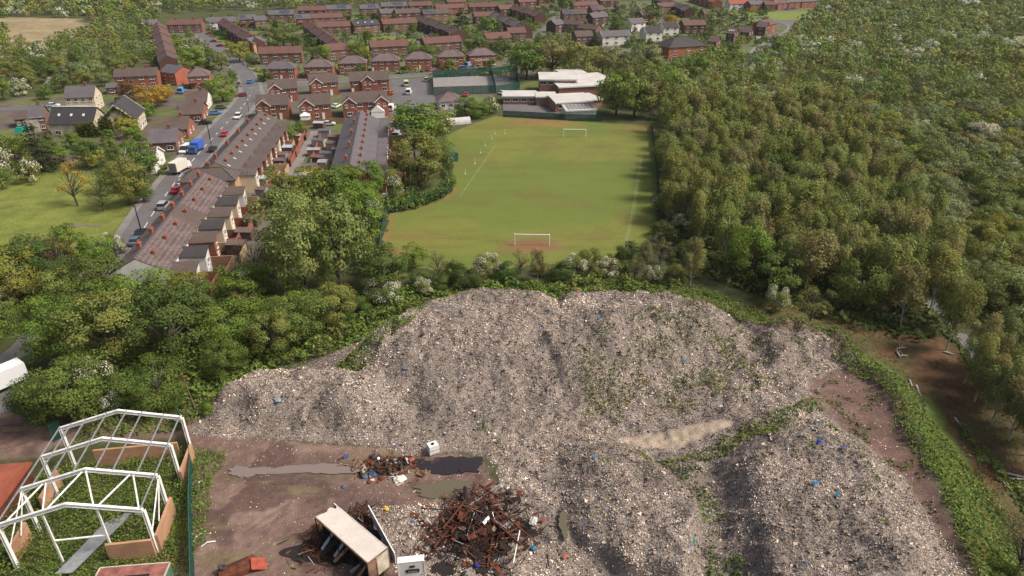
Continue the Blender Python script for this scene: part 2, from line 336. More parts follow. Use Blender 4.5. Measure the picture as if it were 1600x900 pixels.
for g_ in ([(262, 60), (290, 58), (300, 100), (280, 110)], [(318, 55), (350, 52), (362, 72), (340, 82)], [(545, 62), (560, 57), (640, 54), (660, 64), (600, 78), (580, 84), (560, 80)], [(380, 108), (412, 104), (414, 130), (395, 130)], [(1140, 20), (1290, 16), (1270, 30), (1150, 34)]):
    zone(GP(g_), (0.15, 0.19, 0.04), 3, 0.1)
M['ground'] = attrmat('ground', noise=[(0.25, 0.22, 5), (1.8, 0.2, 3)], bump=0.4, bump_scale=1.5)
tag(link('ground', grid_mesh('ground', xs, ys, Z, M['ground'], T)), 'green and brown ground between the roads, gardens and woods', 'ground', kind='structure')

# ---- the waste site, berm and cleared strip: one fine height field
xs = np.arange(-75, 80.01, 0.34); ys = np.arange(39, 118.01, 0.32)
X, Y = np.meshgrid(xs, ys); Z = terrain(X, Y)
edge = np.minimum.reduce([X+75, 80-X, 118-Y, np.full_like(X, 99)]); Z = Z*ss(edge/4)+0.03
n1 = fbm(X, Y, 14, 5, 21); n2 = fbm(X, Y, 3, 4, 22); n3 = fbm(X, Y, 0.9, 3, 23)
T = np.zeros(X.shape+(3,))
def paint(mask, col, nz=0.25):
    mask = np.clip(mask, 0, 1)[..., None]; c = np.array(col)*(1+nz*(n3[..., None]-0.5)*2+nz*(n2[..., None]-0.5))
    T[:] = T*(1-mask)+c*mask
paint(np.ones_like(X), (0.055, 0.060, 0.022))
dS = sdist(X+(n2-.5)*3, Y+(n1-.5)*3, SITE); dR = sdist(X+(n2-.5)*2.5, Y+(n3-.5)*1.5, RUB)
YARD = GP([(-300, 660), (-60, 640), (10, 625), (40, 660), (70, 672), (140, 655), (290, 640), (345, 655), (480, 690), (700, 700), (760, 720), (780, 800), (700, 960), (310, 960), (300, 900), (292, 690), (200, 690), (90, 690), (60, 712), (-60, 730), (-300, 760)])
CLEAR = GP([(1180, 470), (1290, 480), (1400, 515), (1490, 530), (1550, 600), (1610, 680), (1700, 760), (1700, 900), (1600, 830), (1520, 740), (1440, 640), (1380, 575), (1300, 530), (1200, 500)])
dY = sdist(X+(n2-.5)*4, Y+(n1-.5)*4, YARD)
paint(ss((dY+.6)/1.2), (0.165, 0.105, 0.084), 0.30)
paint(ss((dY+.6)/1.2)*ss((n1-0.52)*9), (0.205, 0.138, 0.108), 0.25)
for k_ in range(7):
    a_ = 0.25+0.09*k_; w_ = np.abs(((X+35+4*np.sin(Y/7+k_))*math.cos(a_)-(Y-50)*math.sin(a_)) % 9-4.5); paint(ss((dY)/1)*ss(1-w_/0.35)*ss((n2-.42)*6)*.6, (0.105, 0.068, 0.055), 0.2)
paint(ss((dY)/1)*ss((fbm(X, Y, 5, 4, 33)-0.56)*12), (0.11, 0.068, 0.056), 0.25)
paint(ss((dY)/1)*ss((fbm(X*0.5, Y*2.5, 4, 4, 35)-0.60)*12), (0.16, 0.12, 0.07), 0.25)
dC = sdist(X+(n2-.5)*6, Y+(n1-.5)*5, CLEAR)
paint(ss((dC+1)/3)*(0.4+0.6*ss((n2-.3)*4)), (0.105, 0.055, 0.028), 0.5)
paint(ss((dC+1)/3)*ss((n1-.50)*9), (0.10, 0.085, 0.035), 0.3)
paint(ss(dS/1.5)*ss((X-14)/4)*(dR < 2), (0.13, 0.082, 0.066), 0.25)                          # bare brown soil inside the berm
paint(ss(dS/1.5)*ss((X-14)/4)*ss((n1-.52)*10), (0.17, 0.115, 0.095), 0.25)
paint(ss((3.8-np.abs(dS+2.8))/1.6)*ss((X-14)/6), (0.105, 0.145, 0.034), 0.35)                # the grassed berm
paint(ss((dR+.3)/0.8), (0.225, 0.185, 0.155), 0.3)
for px_, rr_ in (((706, 728), 5), ((640, 720), 3), ((690, 765), 4), ((490, 734), 6.5), ((390, 738), 4), ((570, 790), 5)):
    c_ = G(*px_); paint(ss(1.25-np.hypot((X-c_.x)/rr_, (Y-c_.y)/(rr_*.5))+(n2-.5)*.9)*.7, (0.085, 0.055, 0.045), 0.3)
TRACK = GP([(955, 700, 0.8), (985, 688, 1.2), (1060, 686, 2), (1110, 670, 2.2), (1150, 652, 2.3), (1140, 644, 2.5), (1090, 652, 2.3), (1010, 668, 1.6), (970, 680, 1)])
dT = sdist(X+(n2-.5)*1.5, Y+(n3-.5), TRACK); paint(ss((dT+.2)/0.7), (0.34, 0.265, 0.19), 0.25)
BROWN = GP([(1290, 600, 3), (1340, 595, 3), (1380, 620, 3), (1420, 680, 3), (1460, 760, 2.6), (1490, 820, 2.6), (1470, 830, 2.6), (1420, 740, 3), (1370, 700, 3), (1310, 660, 3)])
BROWN2 = GP([(1170, 510, 2.4), (1330, 545, 2.4), (1320, 560, 2.4), (1240, 545, 2.4), (1180, 530, 2.4)])
for B_ in (BROWN, BROWN2): paint(ss((sdist(X+(n2-.5)*3, Y+(n3-.5)*2, B_)+.3)/1.0), (0.135, 0.082, 0.066), 0.3)
BARE = (sdist(X, Y, BROWN) > 0) | (sdist(X, Y, BROWN2) > 0) | (dT > 0)
W_ = dR
CX = [(-34, 75), (-5, 84), (24, 86), (45, 86), (12, 56), (36, 56)]; NM = ['west', 'main', 'grassy', 'ridge', 'slab', 'east', 'saddle']
vals = np.stack([convex(X, Y, *HEAPS[k]) for k in NM], 0); idx = np.argmax(vals, 0); idx[idx == 6] = 1; rub = dR > 0.0
cell = lambda a: (a[:-1, :-1] & a[1:, :-1] & a[:-1, 1:] & a[1:, 1:])
rc = cell(rub); ic = idx[:-1, :-1]; vc = vals.max(0)[:-1, :-1]
M['waste_soil'] = attrmat('waste_soil', noise=[(1.2, 0.14, 4), (6, 0.2, 3)], bump=0.6, bump_scale=5)
M['refuse'] = attrmat('refuse', noise=[(2.2, 0.4, 4), (9, 0.5, 2)], bump=1.0, bump_scale=6)
keep = ~(rc & (vc > 0.4))
tag(link('waste_ground', grid_mesh('waste_ground', xs, ys, Z, M['waste_soil'], T, keep)), 'brown compacted yard, soil and grassed bank around the refuse heaps', 'ground', kind='structure')
HL = dict(west=('low rounded refuse heap at the bushes, beside the brown yard', 'refuse heap'), main=('broadest and highest pale refuse heap, sloping down to the puddles', 'refuse heap'),
          grassy=('large refuse heap with weeds on its front slope, above the sandy track', 'refuse heap'), ridge=('short weedy refuse ridge with a steep face below the brown soil terrace', 'refuse heap'),
          slab=('flat-topped refuse heap with a dark cut edge beside the rusty scrap', 'refuse heap'), east=('large pale refuse heap beside the grassed bank, with a dark cut face', 'refuse heap'))
for i, k in enumerate(NM[:6]):
    kk = rc & (vc > 0.4) & (ic == i)
    tag(link('refuse_heap', grid_mesh('refuse_heap', xs, ys, Z, M['refuse'], T, kk)), HL[k][0], 'refuse heap', 'mountains of tipped refuse')

# ---- loose litter lying over the heaps, and specks of it over the yard
PAL = np.array([(0.36, 0.28, 0.225), (0.27, 0.20, 0.165), (0.50, 0.41, 0.34), (0.14, 0.10, 0.085), (0.05, 0.04, 0.036), (0.78, 0.73, 0.66), (0.62, 0.52, 0.41), (0.24, 0.26, 0.32), (0.03, 0.15, 0.48), (0.45, 0.05, 0.05), (0.04, 0.28, 0.22), (0.5, 0.36, 0.08)])
PAL = np.minimum(PAL*np.array([1.10, 1.05, 0.97]), .85)
PW = np.array([0.20, 0.18, 0.15, 0.14, 0.13, 0.125, 0.07, 0.03, 0.006, 0.002, 0.002, 0.003]); PW = PW/PW.sum()  # near-black share covers dark scraps and painted-in shadow specks between them
def flakes(x, y, z, size, up=0.55, asp=(0.45, 1.0)):
    n = len(x); nr = R.normal(size=(n, 3)); nr /= np.linalg.norm(nr, axis=1)[:, None]; nr[:, 2] = np.abs(nr[:, 2])+up; nr /= np.linalg.norm(nr, axis=1)[:, None]
    t = R.normal(size=(n, 3)); t -= (t*nr).sum(1)[:, None]*nr; t /= np.linalg.norm(t, axis=1)[:, None]; b = np.cross(nr, t)
    s = size[:, None]; a = R.uniform(asp[0], asp[1], n)[:, None]; c = np.stack([x, y, z], 1)
    j = lambda: R.uniform(0.6, 1.25, n)[:, None]
    return np.stack([c-t*s*a*j(), c-b*s*j(), c+t*s*a*j(), c+b*s*j()], 1)
def scatter(n, x0, x1, y0, y1, f):
    x = R.uniform(x0, x1, n); y = R.uniform(y0, y1, n); m = f(x, y); return x[m], y[m]
wob = lambda x, y: (fbm(x, y, 3, 3, 22)-.5)*2.5
bare_f = lambda x, y: (sdist(x, y, BROWN) > -0.3) | (sdist(x, y, BROWN2) > -0.3) | (sdist(x, y, TRACK) > -0.2)
x, y = scatter(600000, -44, 54, 43, 104, lambda x, y: (sdist(x+wob(x, y), y, RUB) > -0.2))
b_ = bare_f(x, y); kp = ~b_ | (R.random(len(x)) < 0.10); x, y = x[kp], y[kp]
z = terrain(x, y)+R.uniform(0.0, 0.12, len(x))+0.03
sz = 0.038+0.098*R.random(len(x))**2.5; big = R.random(len(x)) < 0.004; sz[big] *= R.uniform(1.8, 3.2, big.sum())
ci = R.choice(len(PAL), len(x), p=PW); tn = PAL[ci]*R.uniform(0.75, 1.25, (len(x), 1))
patch = fbm(x, y, 9, 4, 91)[:, None]; p2_ = fbm(x, y, 2.4, 3, 92)[:, None]; tn = tn*(0.62+0.62*ss((patch-0.3)*2.5))*(0.65+0.6*ss((p2_-0.3)*2.5))
xb, yb = scatter(30000, -44, 50, 43, 104, lambda x, y: (sdist(x, y, RUB) > 0.5) & ~bare_f(x, y)); xb = xb[:9000]; yb = yb[:9000]; zb = terrain(xb, yb)+.08
cb = R.choice(9, len(xb), p=[.2, .2, .12, .2, .16, .05, .04, .02, .01])
M['litter'] = attrmat('litter', rough=0.7, spec=0.3)
tag(link('litter', quads_mesh('litter', np.concatenate([flakes(x, y, z, sz, 0.45, (.22, .9)), flakes(xb, yb, zb, R.uniform(.14, .34, len(xb)), 1.4, (.25, 1.0))]), M['litter'], np.concatenate([tn, PAL[cb]*R.uniform(.55, .95, (len(xb), 1))]))), 'dense scraps of shredded plastic and paper covering the refuse heaps', 'litter', kind='stuff')
x, y = scatter(60000, -42, 56, 44, 96, lambda x, y: (sdist(x, y, RUB) < 0) & ((sdist(x, y, YARD) > 0) | (sdist(x, y, SITE) > 0)))
w = np.exp(-(-sdist(x, y, RUB))/4.0)*0.75+0.10+0.25*(fbm(x, y, 4, 3, 55) > 0.56); kp = R.random(len(x)) < w*0.5; x, y = x[kp], y[kp]; z = terrain(x, y)+0.05
ci = R.choice(len(PAL), len(x), p=PW); tn = PAL[ci]*R.uniform(0.8, 1.3, (len(x), 1))
tag(link('litter', quads_mesh('litter_yard', flakes(x, y, z, 0.04+0.07*R.random(len(x))**2, 1.5), M['litter'], tn)), 'thin scatter of pale litter specks across the brown yard and soil', 'litter', kind='stuff')

# ---- sports field
FIELD = GP([(592, 412), (597, 370), (605, 334), (650, 322), (690, 310), (707, 297), (709, 280), (700, 250), (694, 212), (730, 196), (772, 181), (800, 183), (940, 192), (1016, 196), (1022, 215), (1028, 240), (1029, 300), (1028, 360), (1000, 392), (980, 402), (900, 412), (800, 420), (700, 425)])
xs = np.arange(-34, 52, 0.6); ys = np.arange(112, 242, 0.6); X, Y = np.meshgrid(xs, ys)
n1 = fbm(X, Y, 22, 5, 61); n2 = fbm(X*0.35, Y*1.8, 5, 4, 62); n3 = fbm(X, Y, 2.5, 3, 63)
T = np.zeros(X.shape+(3,)); T[:] = (0.122, 0.152, 0.030)
def paint(mask, col, nz=0.1):
    mask = np.clip(mask, 0, 1)[..., None]; T[:] = T*(1-mask)+np.array(col)*(1+nz*(n3[..., None]-0.5)*2)*mask
paint(ss((n1-.47)*7)*0.7, (0.165, 0.165, 0.036)); paint(ss((n2-.5)*6)*0.5, (0.115, 0.125, 0.026)); paint(ss((fbm(X, Y, 9, 4, 66)-.54)*9)*.28, (0.13, 0.095, 0.035))
gdist = lambda px, py: np.hypot((X-G(px, py)[0])/1.6, Y-G(px, py)[1])
paint(ss(1.15-gdist(832, 384)/5.0), (0.20, 0.10, 0.055)); paint(ss(1-gdist(860, 192)/10)*ss((n3-.2)*3), (0.23, 0.125, 0.05)); paint(ss(1-gdist(822, 190)/8)*.8, (0.21, 0.12, 0.05)); paint(ss(1-gdist(1000, 200)/8)*.7, (0.17, 0.11, 0.04))
paint(ss(1-linedist(X, Y, GP([(592, 412), (597, 370), (605, 334), (650, 322), (690, 310), (707, 297)]))/3)*.7, (0.22, 0.13, 0.055)); paint(ss(1-gdist(640, 372)/9)*.4*ss((n2-.3)*3), (0.2, 0.13, 0.045)); paint(ss(1-gdist(608, 394)/3), (0.19, 0.09, 0.04))
paint(ss(1-linedist(X, Y, GP([(670, 372), (800, 378), (1000, 372)]))/0.5)*.35, (0.09, 0.09, 0.03)); paint(ss(1-linedist(X, Y, GP([(1003, 240), (990, 330), (976, 385)]))/0.4)*.3, (0.35, 0.36, 0.2))
M['turf'] = attrmat('turf', noise=[(1.5, 0.08, 4)], bump=0.2, bump_scale=3)
keep = cell(inpoly(X+(n3-.5)*1.2, Y+(n3-.5), FIELD))
tag(link('sports_field', grid_mesh('sports_field', xs, ys, np.full_like(X, 0.045), M['turf'], T, keep)), 'mown sports field with worn orange patches and faint white lines', 'field', kind='structure')

for nm_, a_, b_, w_ in (('left', (775, 226), (718, 308), .11), ('right', (1003, 240), (978, 385), .05)):
    A = G(*a_); B = G(*b_); u = (B-A).normalized(); s_ = Vector((-u.y, u.x, 0))*w_; b = MB(); b.add([A-s_+Vector((0, 0, .055)), A+s_+Vector((0, 0, .055)), B+s_+Vector((0, 0, .055)), B-s_+Vector((0, 0, .055))], [(0, 1, 2, 3)])
    tag(b.build('field_line', M['field_line']), 'faint white %s side line painted on the sports field' % nm_, 'marking', kind='structure')
# ---- puddles, roads, paths
def blob(name, px, rx, ry, z, m, seed, label, cat='puddle', kind='structure'):
    c = G(*px); pts = []; q = random.Random(seed); ph = [q.uniform(0, 6.28) for _ in range(4)]
    for i in range(90):
        t = 2*math.pi*i/90; k_ = 1.0 if seed != 1 else .3; r = 1+k_*0.24*math.sin(2*t+ph[0])+k_*0.2*math.sin(3*t+ph[1])+0.06*math.sin(13*t+ph[2])+.04*math.sin(19*t+ph[1])*math.sin(3*t)+.03*math.sin(11*t+ph[3])+0.09*math.sin(5*t+ph[2])+0.05*math.sin(9*t+ph[3])
        pts.append((c.x+rx*r*math.cos(t), c.y+ry*r*math.sin(t)))
    b = MB(); zz = z+max(TH(*c[:2]), -0.1); b.poly(pts, zz-0.1, zz); o = b.build(name, m); return tag(o, label, cat, kind=kind)
blob('puddle', (706, 728), 3.7, 1.6, 0.17, M['water_dark'], 1, 'dark puddle at the foot of the main refuse heap')
blob('puddle', (640, 720), 1.5, 0.6, 0.16, M['water_dark'], 9, 'narrow dark puddle behind the pile of tyres')
blob('puddle', (690, 765), 3.0, 1.3, 0.15, M['water_mud'], 2, 'greenish muddy puddle in front of the dark one')
blob('puddle', (490, 734), 4.6, 1.0, 0.15, M['water_grey'], 3, 'long shallow grey puddle in the brown yard')
blob('puddle', (390, 738), 2.2, 1.0, 0.13, M['water_grey'], 4, 'small grey puddle near the green mesh fence')
blob('puddle', (880, 829), 0.55, 1.7, 0.5, M['water_mud'], 6, 'thin dark puddle under the cut face of the refuse')
blob('puddle', (124, 352), 3.8, 0.8, 0.08, M['water_grey'], 7, 'thin grey puddle in the meadow by the bare tree')
rz_ = [0.03]
def ribbon(name, pts, w, label, m='asphalt', side=None, dash=False, cat='road'):
    rz_[0] += 0.004; P = [Vector(p).to_3d() for p in GP(pts)]
    Q = []                                                      # round the corners
    for i in range(len(P)-1):
        for k in range(8):
            t = k/8; p0 = P[max(i-1, 0)]; p1 = P[i]; p2 = P[i+1]; p3 = P[min(i+2, len(P)-1)]
            Q.append(0.5*((2*p1)+(p2-p0)*t+(2*p0-5*p1+4*p2-p3)*t*t+(3*p1-p0-3*p2+p3)*t*t*t))
    Q.append(P[-1])
    def strip(o0, o1, z, bm, z2=None):
        vs = []
        for i, q in enumerate(Q):
            d = (Q[min(i+1, len(Q)-1)]-Q[max(i-1, 0)]).normalized(); nn = Vector((d.y, -d.x, 0))
            a = q+nn*o0; b = q+nn*o1; vs += [(a.x, a.y, z), (b.x, b.y, z)]
        fs = [(2*i, 2*i+1, 2*i+3, 2*i+2) for i in range(len(Q)-1)]; bm.add(vs, fs)
        if z2 is not None:
            for off in (o0, o1):
                vs = []
                for i, q in enumerate(Q):
                    d = (Q[min(i+1, len(Q)-1)]-Q[max(i-1, 0)]).normalized(); nn = Vector((d.y, -d.x, 0)); a = q+nn*off; vs += [(a.x, a.y, z2), (a.x, a.y, z)]
                bm.add(vs, [(2*i, 2*i+2, 2*i+3, 2*i+1) for i in range(len(Q)-1)])
    b = MB(); strip(-w/2, w/2, rz_[0], b); tag(b.build(name, M[m]), label, cat, kind='structure')
    if side:
        for s_, nm in ((-1, 'left'), (1, 'right')):
            b = MB(); strip(s_*w/2, s_*(w/2+side), rz_[0]+0.11, b, 0.0); tag(b.build('pavement', M['pavement']), label+', its '+nm+' pavement', 'pavement', kind='structure')
    if dash:
        b = MB(); acc = 0
        for a, c in zip(Q[:-1], Q[1:]):
            L = (c-a).length; d = (c-a)/max(L, .01); t = 0
            while t < L:
                if int(acc+t) % 7 < 3: b.bar(a+d*t+Vector((0, 0, rz_[0]+0.012)), a+d*min(t+1.0, L)+Vector((0, 0, rz_[0]+0.012)), 0.22, 0.008)
                t += 1.0
            acc += L
        if b.v: tag(b.build('road_marking', M['marking']), 'dashed white centre line of '+label, 'marking', kind='structure')
    for a, c in zip(Q[:-1], Q[1:]): ROADS.append((tuple(a[:2]), tuple(c[:2]), w/2))
ROADS = []
ribbon('road', [(150, 450), (205, 388), (250, 317), (300, 252), (345, 202), (380, 165), (393, 145)], 7.5, 'long street running past the terraces', side=1.6, dash=True)
ribbon('road', [(393, 147), (385, 118), (358, 90), (330, 66), (312, 52)], 6.5, 'estate road climbing from the junction to the brown block', side=1.5)
b = MB(); b.poly(GP([(352, 176), (372, 150), (376, 128), (392, 120), (418, 128), (432, 140), (404, 152), (398, 172)]), 0.0, .026); tag(b.build('road', M['asphalt']), 'wide tarmac mouth of the junction at the top of the street', 'road', kind='structure')
ribbon('road', [(393, 140), (440, 134), (520, 127), (600, 121), (700, 114), (790, 108)], 5.5, 'side street in front of the hipped red houses', side=1.2)
ribbon('road', [(-150, 178), (0, 171), (120, 166), (220, 157), (262, 146)], 6.0, 'lane behind the old church', side=None)
ribbon('road', [(262, 53), (312, 52), (400, 50)], 6.0, 'cul-de-sac in front of the brown block')
ribbon('road', [(1160, 120), (1178, 95), (1192, 76), (1225, 58), (1240, 40), (1180, 28), (1100, 22)], 6.5, 'road bending past the houses beside the wood', side=1.5)
ribbon('road', [(505, 62), (560, 57), (640, 52), (690, 60), (740, 66), (800, 62), (850, 55), (880, 40)], 6.0, 'estate street around the green square')
ribbon('road', [(840, 58), (862, 38), (880, 22), (960, 12), (1060, 4)], 6.0, 'estate street climbing between brown terraces')
ribbon('road', [(400, 62), (440, 60), (470, 62)], 5.0, 'short estate lane between the brown terraces')
ribbon('path', [(1455, 470), (1492, 505), (1530, 555), (1570, 600), (1640, 660), (1720, 730)], 3.0, 'grey tarmac path between the birches', m='asphalt', cat='path')
ribbon('path', [(20, 640), (0, 600), (5, 570), (40, 540), (60, 510)], 4.0, 'narrow lane beside the bushes', cat='lane')
ribbon('path', [(448, 290), (468, 250), (492, 205)], 2.6, 'back alley between the gardens of the two terraces', m='pavement', cat='alley')
for nm, pts, lab, m in (('car_park', [(612, 125), (668, 122), (680, 150), (675, 175), (612, 180)], 'tarmac car park beside the ball court', 'asphalt'), ('car_park', [(600, 190), (640, 188), (655, 240), (608, 250)], 'narrow car park behind the middle terrace', 'asphalt'),
                   ('playground', [(786, 160), (872, 168), (876, 184), (786, 180)], 'dark tarmac playground in front of the school', 'asphalt')):
    b = MB(); rz_[0] += 0.004; b.poly(GP(pts), 0.0, rz_[0]); tag(b.build(nm, M[m]), lab, 'car park' if nm == 'car_park' else 'playground', kind='structure')

# ------------------------------------------------------------------ tree kinds
def crown_V(kind, n, leaf, seed):
    q = np.random.default_rng(seed); 
    if kind == 'birch': nl = 26; zc = q.uniform(0.32, 0.93, nl); rr = 0.20*np.sqrt(np.clip(1-((zc-0.5)/0.5)**2, 0.05, 1)); lr = q.uniform(0.065, 0.12, nl)
    elif kind == 'conifer': nl = 30; zc = q.uniform(0.08, 0.96, nl); rr = 0.26*(1.02-zc); lr = 0.05+0.13*(1-zc)
    elif kind == 'shrub': nl = 22; zc = q.uniform(0.12, 0.80, nl); rr = 0.62*np.sqrt(np.clip(1-(zc/0.95)**2, 0.05, 1)); lr = q.uniform(0.14, 0.26, nl)
    elif kind == 'tall': nl = 44; zc = q.uniform(0.14, 0.93, nl); rr = 0.30*np.sqrt(np.clip(1-((zc-0.48)/0.52)**2, 0.04, 1)); lr = q.uniform(0.07, 0.13, nl)
    elif kind == 'bare': nl = 26; zc = q.uniform(0.35, 0.95, nl); rr = 0.40*np.sqrt(np.clip(1-((zc-0.6)/0.42)**2, 0.1, 1)); lr = q.uniform(0.06, 0.13, nl)
    else: nl = 36; zc = q.uniform(0.20, 0.90, nl); rr = 0.42*np.sqrt(np.clip(1-((zc-0.45)/0.52)**2, 0.05, 1)); lr = q.uniform(0.09, 0.18, nl)
    th = q.uniform(0, 2*math.pi, nl); rad = rr*np.sqrt(q.uniform(0.15, 1.0, nl)); rad = np.maximum(rad, 0)
    cen = np.stack([rad*np.cos(th), rad*np.sin(th), zc], 1)
    w = lr**2; li = q.choice(nl, n, p=w/w.sum()); d = q.normal(size=(n, 3)); d /= np.linalg.norm(d, axis=1)[:, None]; d[:, 2] = np.where(q.random(n) < 0.55, np.abs(d[:, 2]), d[:, 2])
    shell = 1-0.55*q.random(n)**1.6
    if kind == 'birch': sc = np.array([1, 1, 1.7])
    elif kind == 'conifer': sc = np.array([1.1, 1.1, 0.45])
    else: sc = np.array([1, 1, 0.78])
    c = cen[li]+d*(lr[li]*shell)[:, None]*sc; c[:, 2] = np.maximum(c[:, 2], 0.03)
    ctr = np.array([0, 0, zc.mean()*.8]); o_ = (c-ctr); o_ /= np.linalg.norm(o_, axis=1)[:, None]; nr = d*.7+o_*.7+0.42*q.normal(size=(n, 3)); nr /= np.linalg.norm(nr, axis=1)[:, None]
    t = q.normal(size=(n, 3))
    if kind == 'birch': t[:, 2] *= 3
    t -= (t*nr).sum(1)[:, None]*nr; t /= np.linalg.norm(t, axis=1)[:, None]; b = np.cross(nr, t)
    s = (leaf*q.uniform(0.55, 1.3, n))[:, None]; j = lambda: q.uniform(0.6, 1.2, n)[:, None]; k = 1.25 if kind in ('birch', 'tall') else 1.0
    return np.stack([c-t*s*k*j(), c-b*s*.72*j(), c+t*s*k*j(), c+b*s*.72*j()], 1), cen, lr
def trunk_mb(kind, cen, seed):
    q = random.Random(seed); b = MB(); top = {'birch': 0.85, 'shrub': 0.4, 'conifer': 0.9, 'bare': 0.8}.get(kind, 0.7); r = {'birch': 0.014, 'shrub': 0.03, 'bare': 0.026, 'tall': 0.022}.get(kind, 0.028)
    p = Vector((0, 0, -0.03)); pts = [p]
    for i in range(1, 6): p = Vector((p.x+q.uniform(-.018, .018), p.y+q.uniform(-.018, .018), top*i/5)); pts.append(p)
    for i in range(5): b.tube(pts[i], pts[i+1], r*(1-i*0.17), r*(1-(i+1)*0.17), 7)
    for k in range({'birch': 9, 'bare': 26}.get(kind, 12)):
        if k >= len(cen): break
        c = Vector(cen[k]); z0 = max(0.08, min(top*0.9, c.z*q.uniform(0.35, 0.75))); i = min(4, int(z0/top*5)); a = pts[i].lerp(pts[i+1], z0/top*5-i)
        m = a.lerp(c, 0.55)+Vector((0, 0, 0.03)); b.tube(a, m, r*.45, r*.28, 5, cap=False); b.tube(m, c, r*.28, r*.08, 5, cap=False)
        if kind == 'bare':
            for _ in range(3): b.tube(m.lerp(c, q.uniform(.2, .9)), c+Vector((q.uniform(-.12, .12), q.uniform(-.12, .12), q.uniform(-.03, .14))), r*.14, r*.03, 4, cap=False)
    return b
PROTO = {}
LOD = {0: (10500, 0.0122), 1: (5600, 0.0162), 2: (2600, 0.0235), 3: (800, 0.040)}
KS = {'birch': 0.8, 'shrub': 1.55, 'broad': 1.15, 'tall': 0.95, 'conifer': 0.9, 'bare': 0.8, 'blossom': 1.5}
def proto(kind, lod, var):
    key = (kind, lod, var)
    if key not in PROTO:
        k2 = 'shrub' if kind == 'blossom' else kind; n, leaf = LOD[lod]
        if kind == 'bare': n = int(n*.28)
        if kind == 'birch': n = int(n*.8)
        V, cen, lr = crown_V(k2, n, leaf*KS[kind], hash((k2, var)) % 1000 if 0 else (len(k2)*131+var*17+5))
        cm = quads_mesh('crown', V, M['leaf']); tb = trunk_mb(k2, cen, var*31+len(k2))
        bm = None
        if kind == 'blossom':
            q = np.random.default_rng(var+900); nb = int(n*0.30); pick = q.choice(len(cen), 12, replace=False); li = pick[q.integers(0, 12, nb)]
            d = q.normal(size=(nb, 3)); d /= np.linalg.norm(d, axis=1)[:, None]; d[:, 2] = np.abs(d[:, 2])*1.0; c = cen[li]+d*(lr[li]*q.uniform(0.95, 1.12, nb))[:, None]
            nr = d+0.4*q.normal(size=(nb, 3)); nr /= np.linalg.norm(nr, axis=1)[:, None]; t = q.normal(size=(nb, 3)); t -= (t*nr).sum(1)[:, None]*nr; t /= np.linalg.norm(t, axis=1)[:, None]; b2 = np.cross(nr, t); s = (leaf*1.0*q.uniform(.5, 1.3, nb))[:, None]
            bm = quads_mesh('blossom', np.stack([c-t*s, c-b2*s, c+t*s, c+b2*s], 1), M['blossom'])
        PROTO[key] = (cm, tb.mesh('trunk', M['birch_bark'] if kind in ('birch',) else M['bark']), bm)
    return PROTO[key]
TREES = []      # (x, y, h, w, kind, tint, look, zone, z)
TINTS = {'olive': (0.172, 0.188, 0.050), 'brownish': (0.185, 0.172, 0.068), 'fresh green': (0.135, 0.195, 0.034), 'deep green': (0.070, 0.108, 0.028), 'yellow-green': (0.225, 0.225, 0.042), 'mid green': (0.108, 0.150, 0.034),
         'grey-green': (0.175, 0.210, 0.095), 'silvery': (0.34, 0.36, 0.26), 'golden': (0.33, 0.22, 0.035), 'russet': (0.16, 0.085, 0.042), 'dark': (0.036, 0.050, 0.020), 'pale green': (0.18, 0.21, 0.065)}
KN = {'birch': 'birch_tree', 'broad': 'broadleaf_tree', 'tall': 'poplar_tree', 'shrub': 'shrub', 'conifer': 'conifer_tree', 'bare': 'sparse_tree', 'blossom': 'hawthorn_bush'}
KC = {'birch': 'birch', 'broad': 'tree', 'tall': 'tree', 'shrub': 'bush', 'conifer': 'conifer', 'bare': 'tree', 'blossom': 'hawthorn'}
KL = {'birch': 'birch', 'broad': 'tree', 'tall': 'feathery tree', 'shrub': 'bush', 'conifer': 'conifer', 'bare': 'sparse tree', 'blossom': 'flowering hawthorn'}
def place_tree(x, y, h, w, kind, tint, zone, z=0.0, label=None): TREES.append([x, y, h, w, kind, tint, zone, z, label])
def tree_px(px, py, h, w, kind, tint, zone, label=None):
    p = G(px, py); place_tree(p.x, p.y, h, w, kind, tint, zone, 0.0, label)
def jit(t, a=0.16): 
    c = TINTS[t]; k = rnd.uniform(1-a, 1+a); return (c[0]*k*rnd.uniform(.93, 1.07), c[1]*k*rnd.uniform(.95, 1.05), c[2]*k)
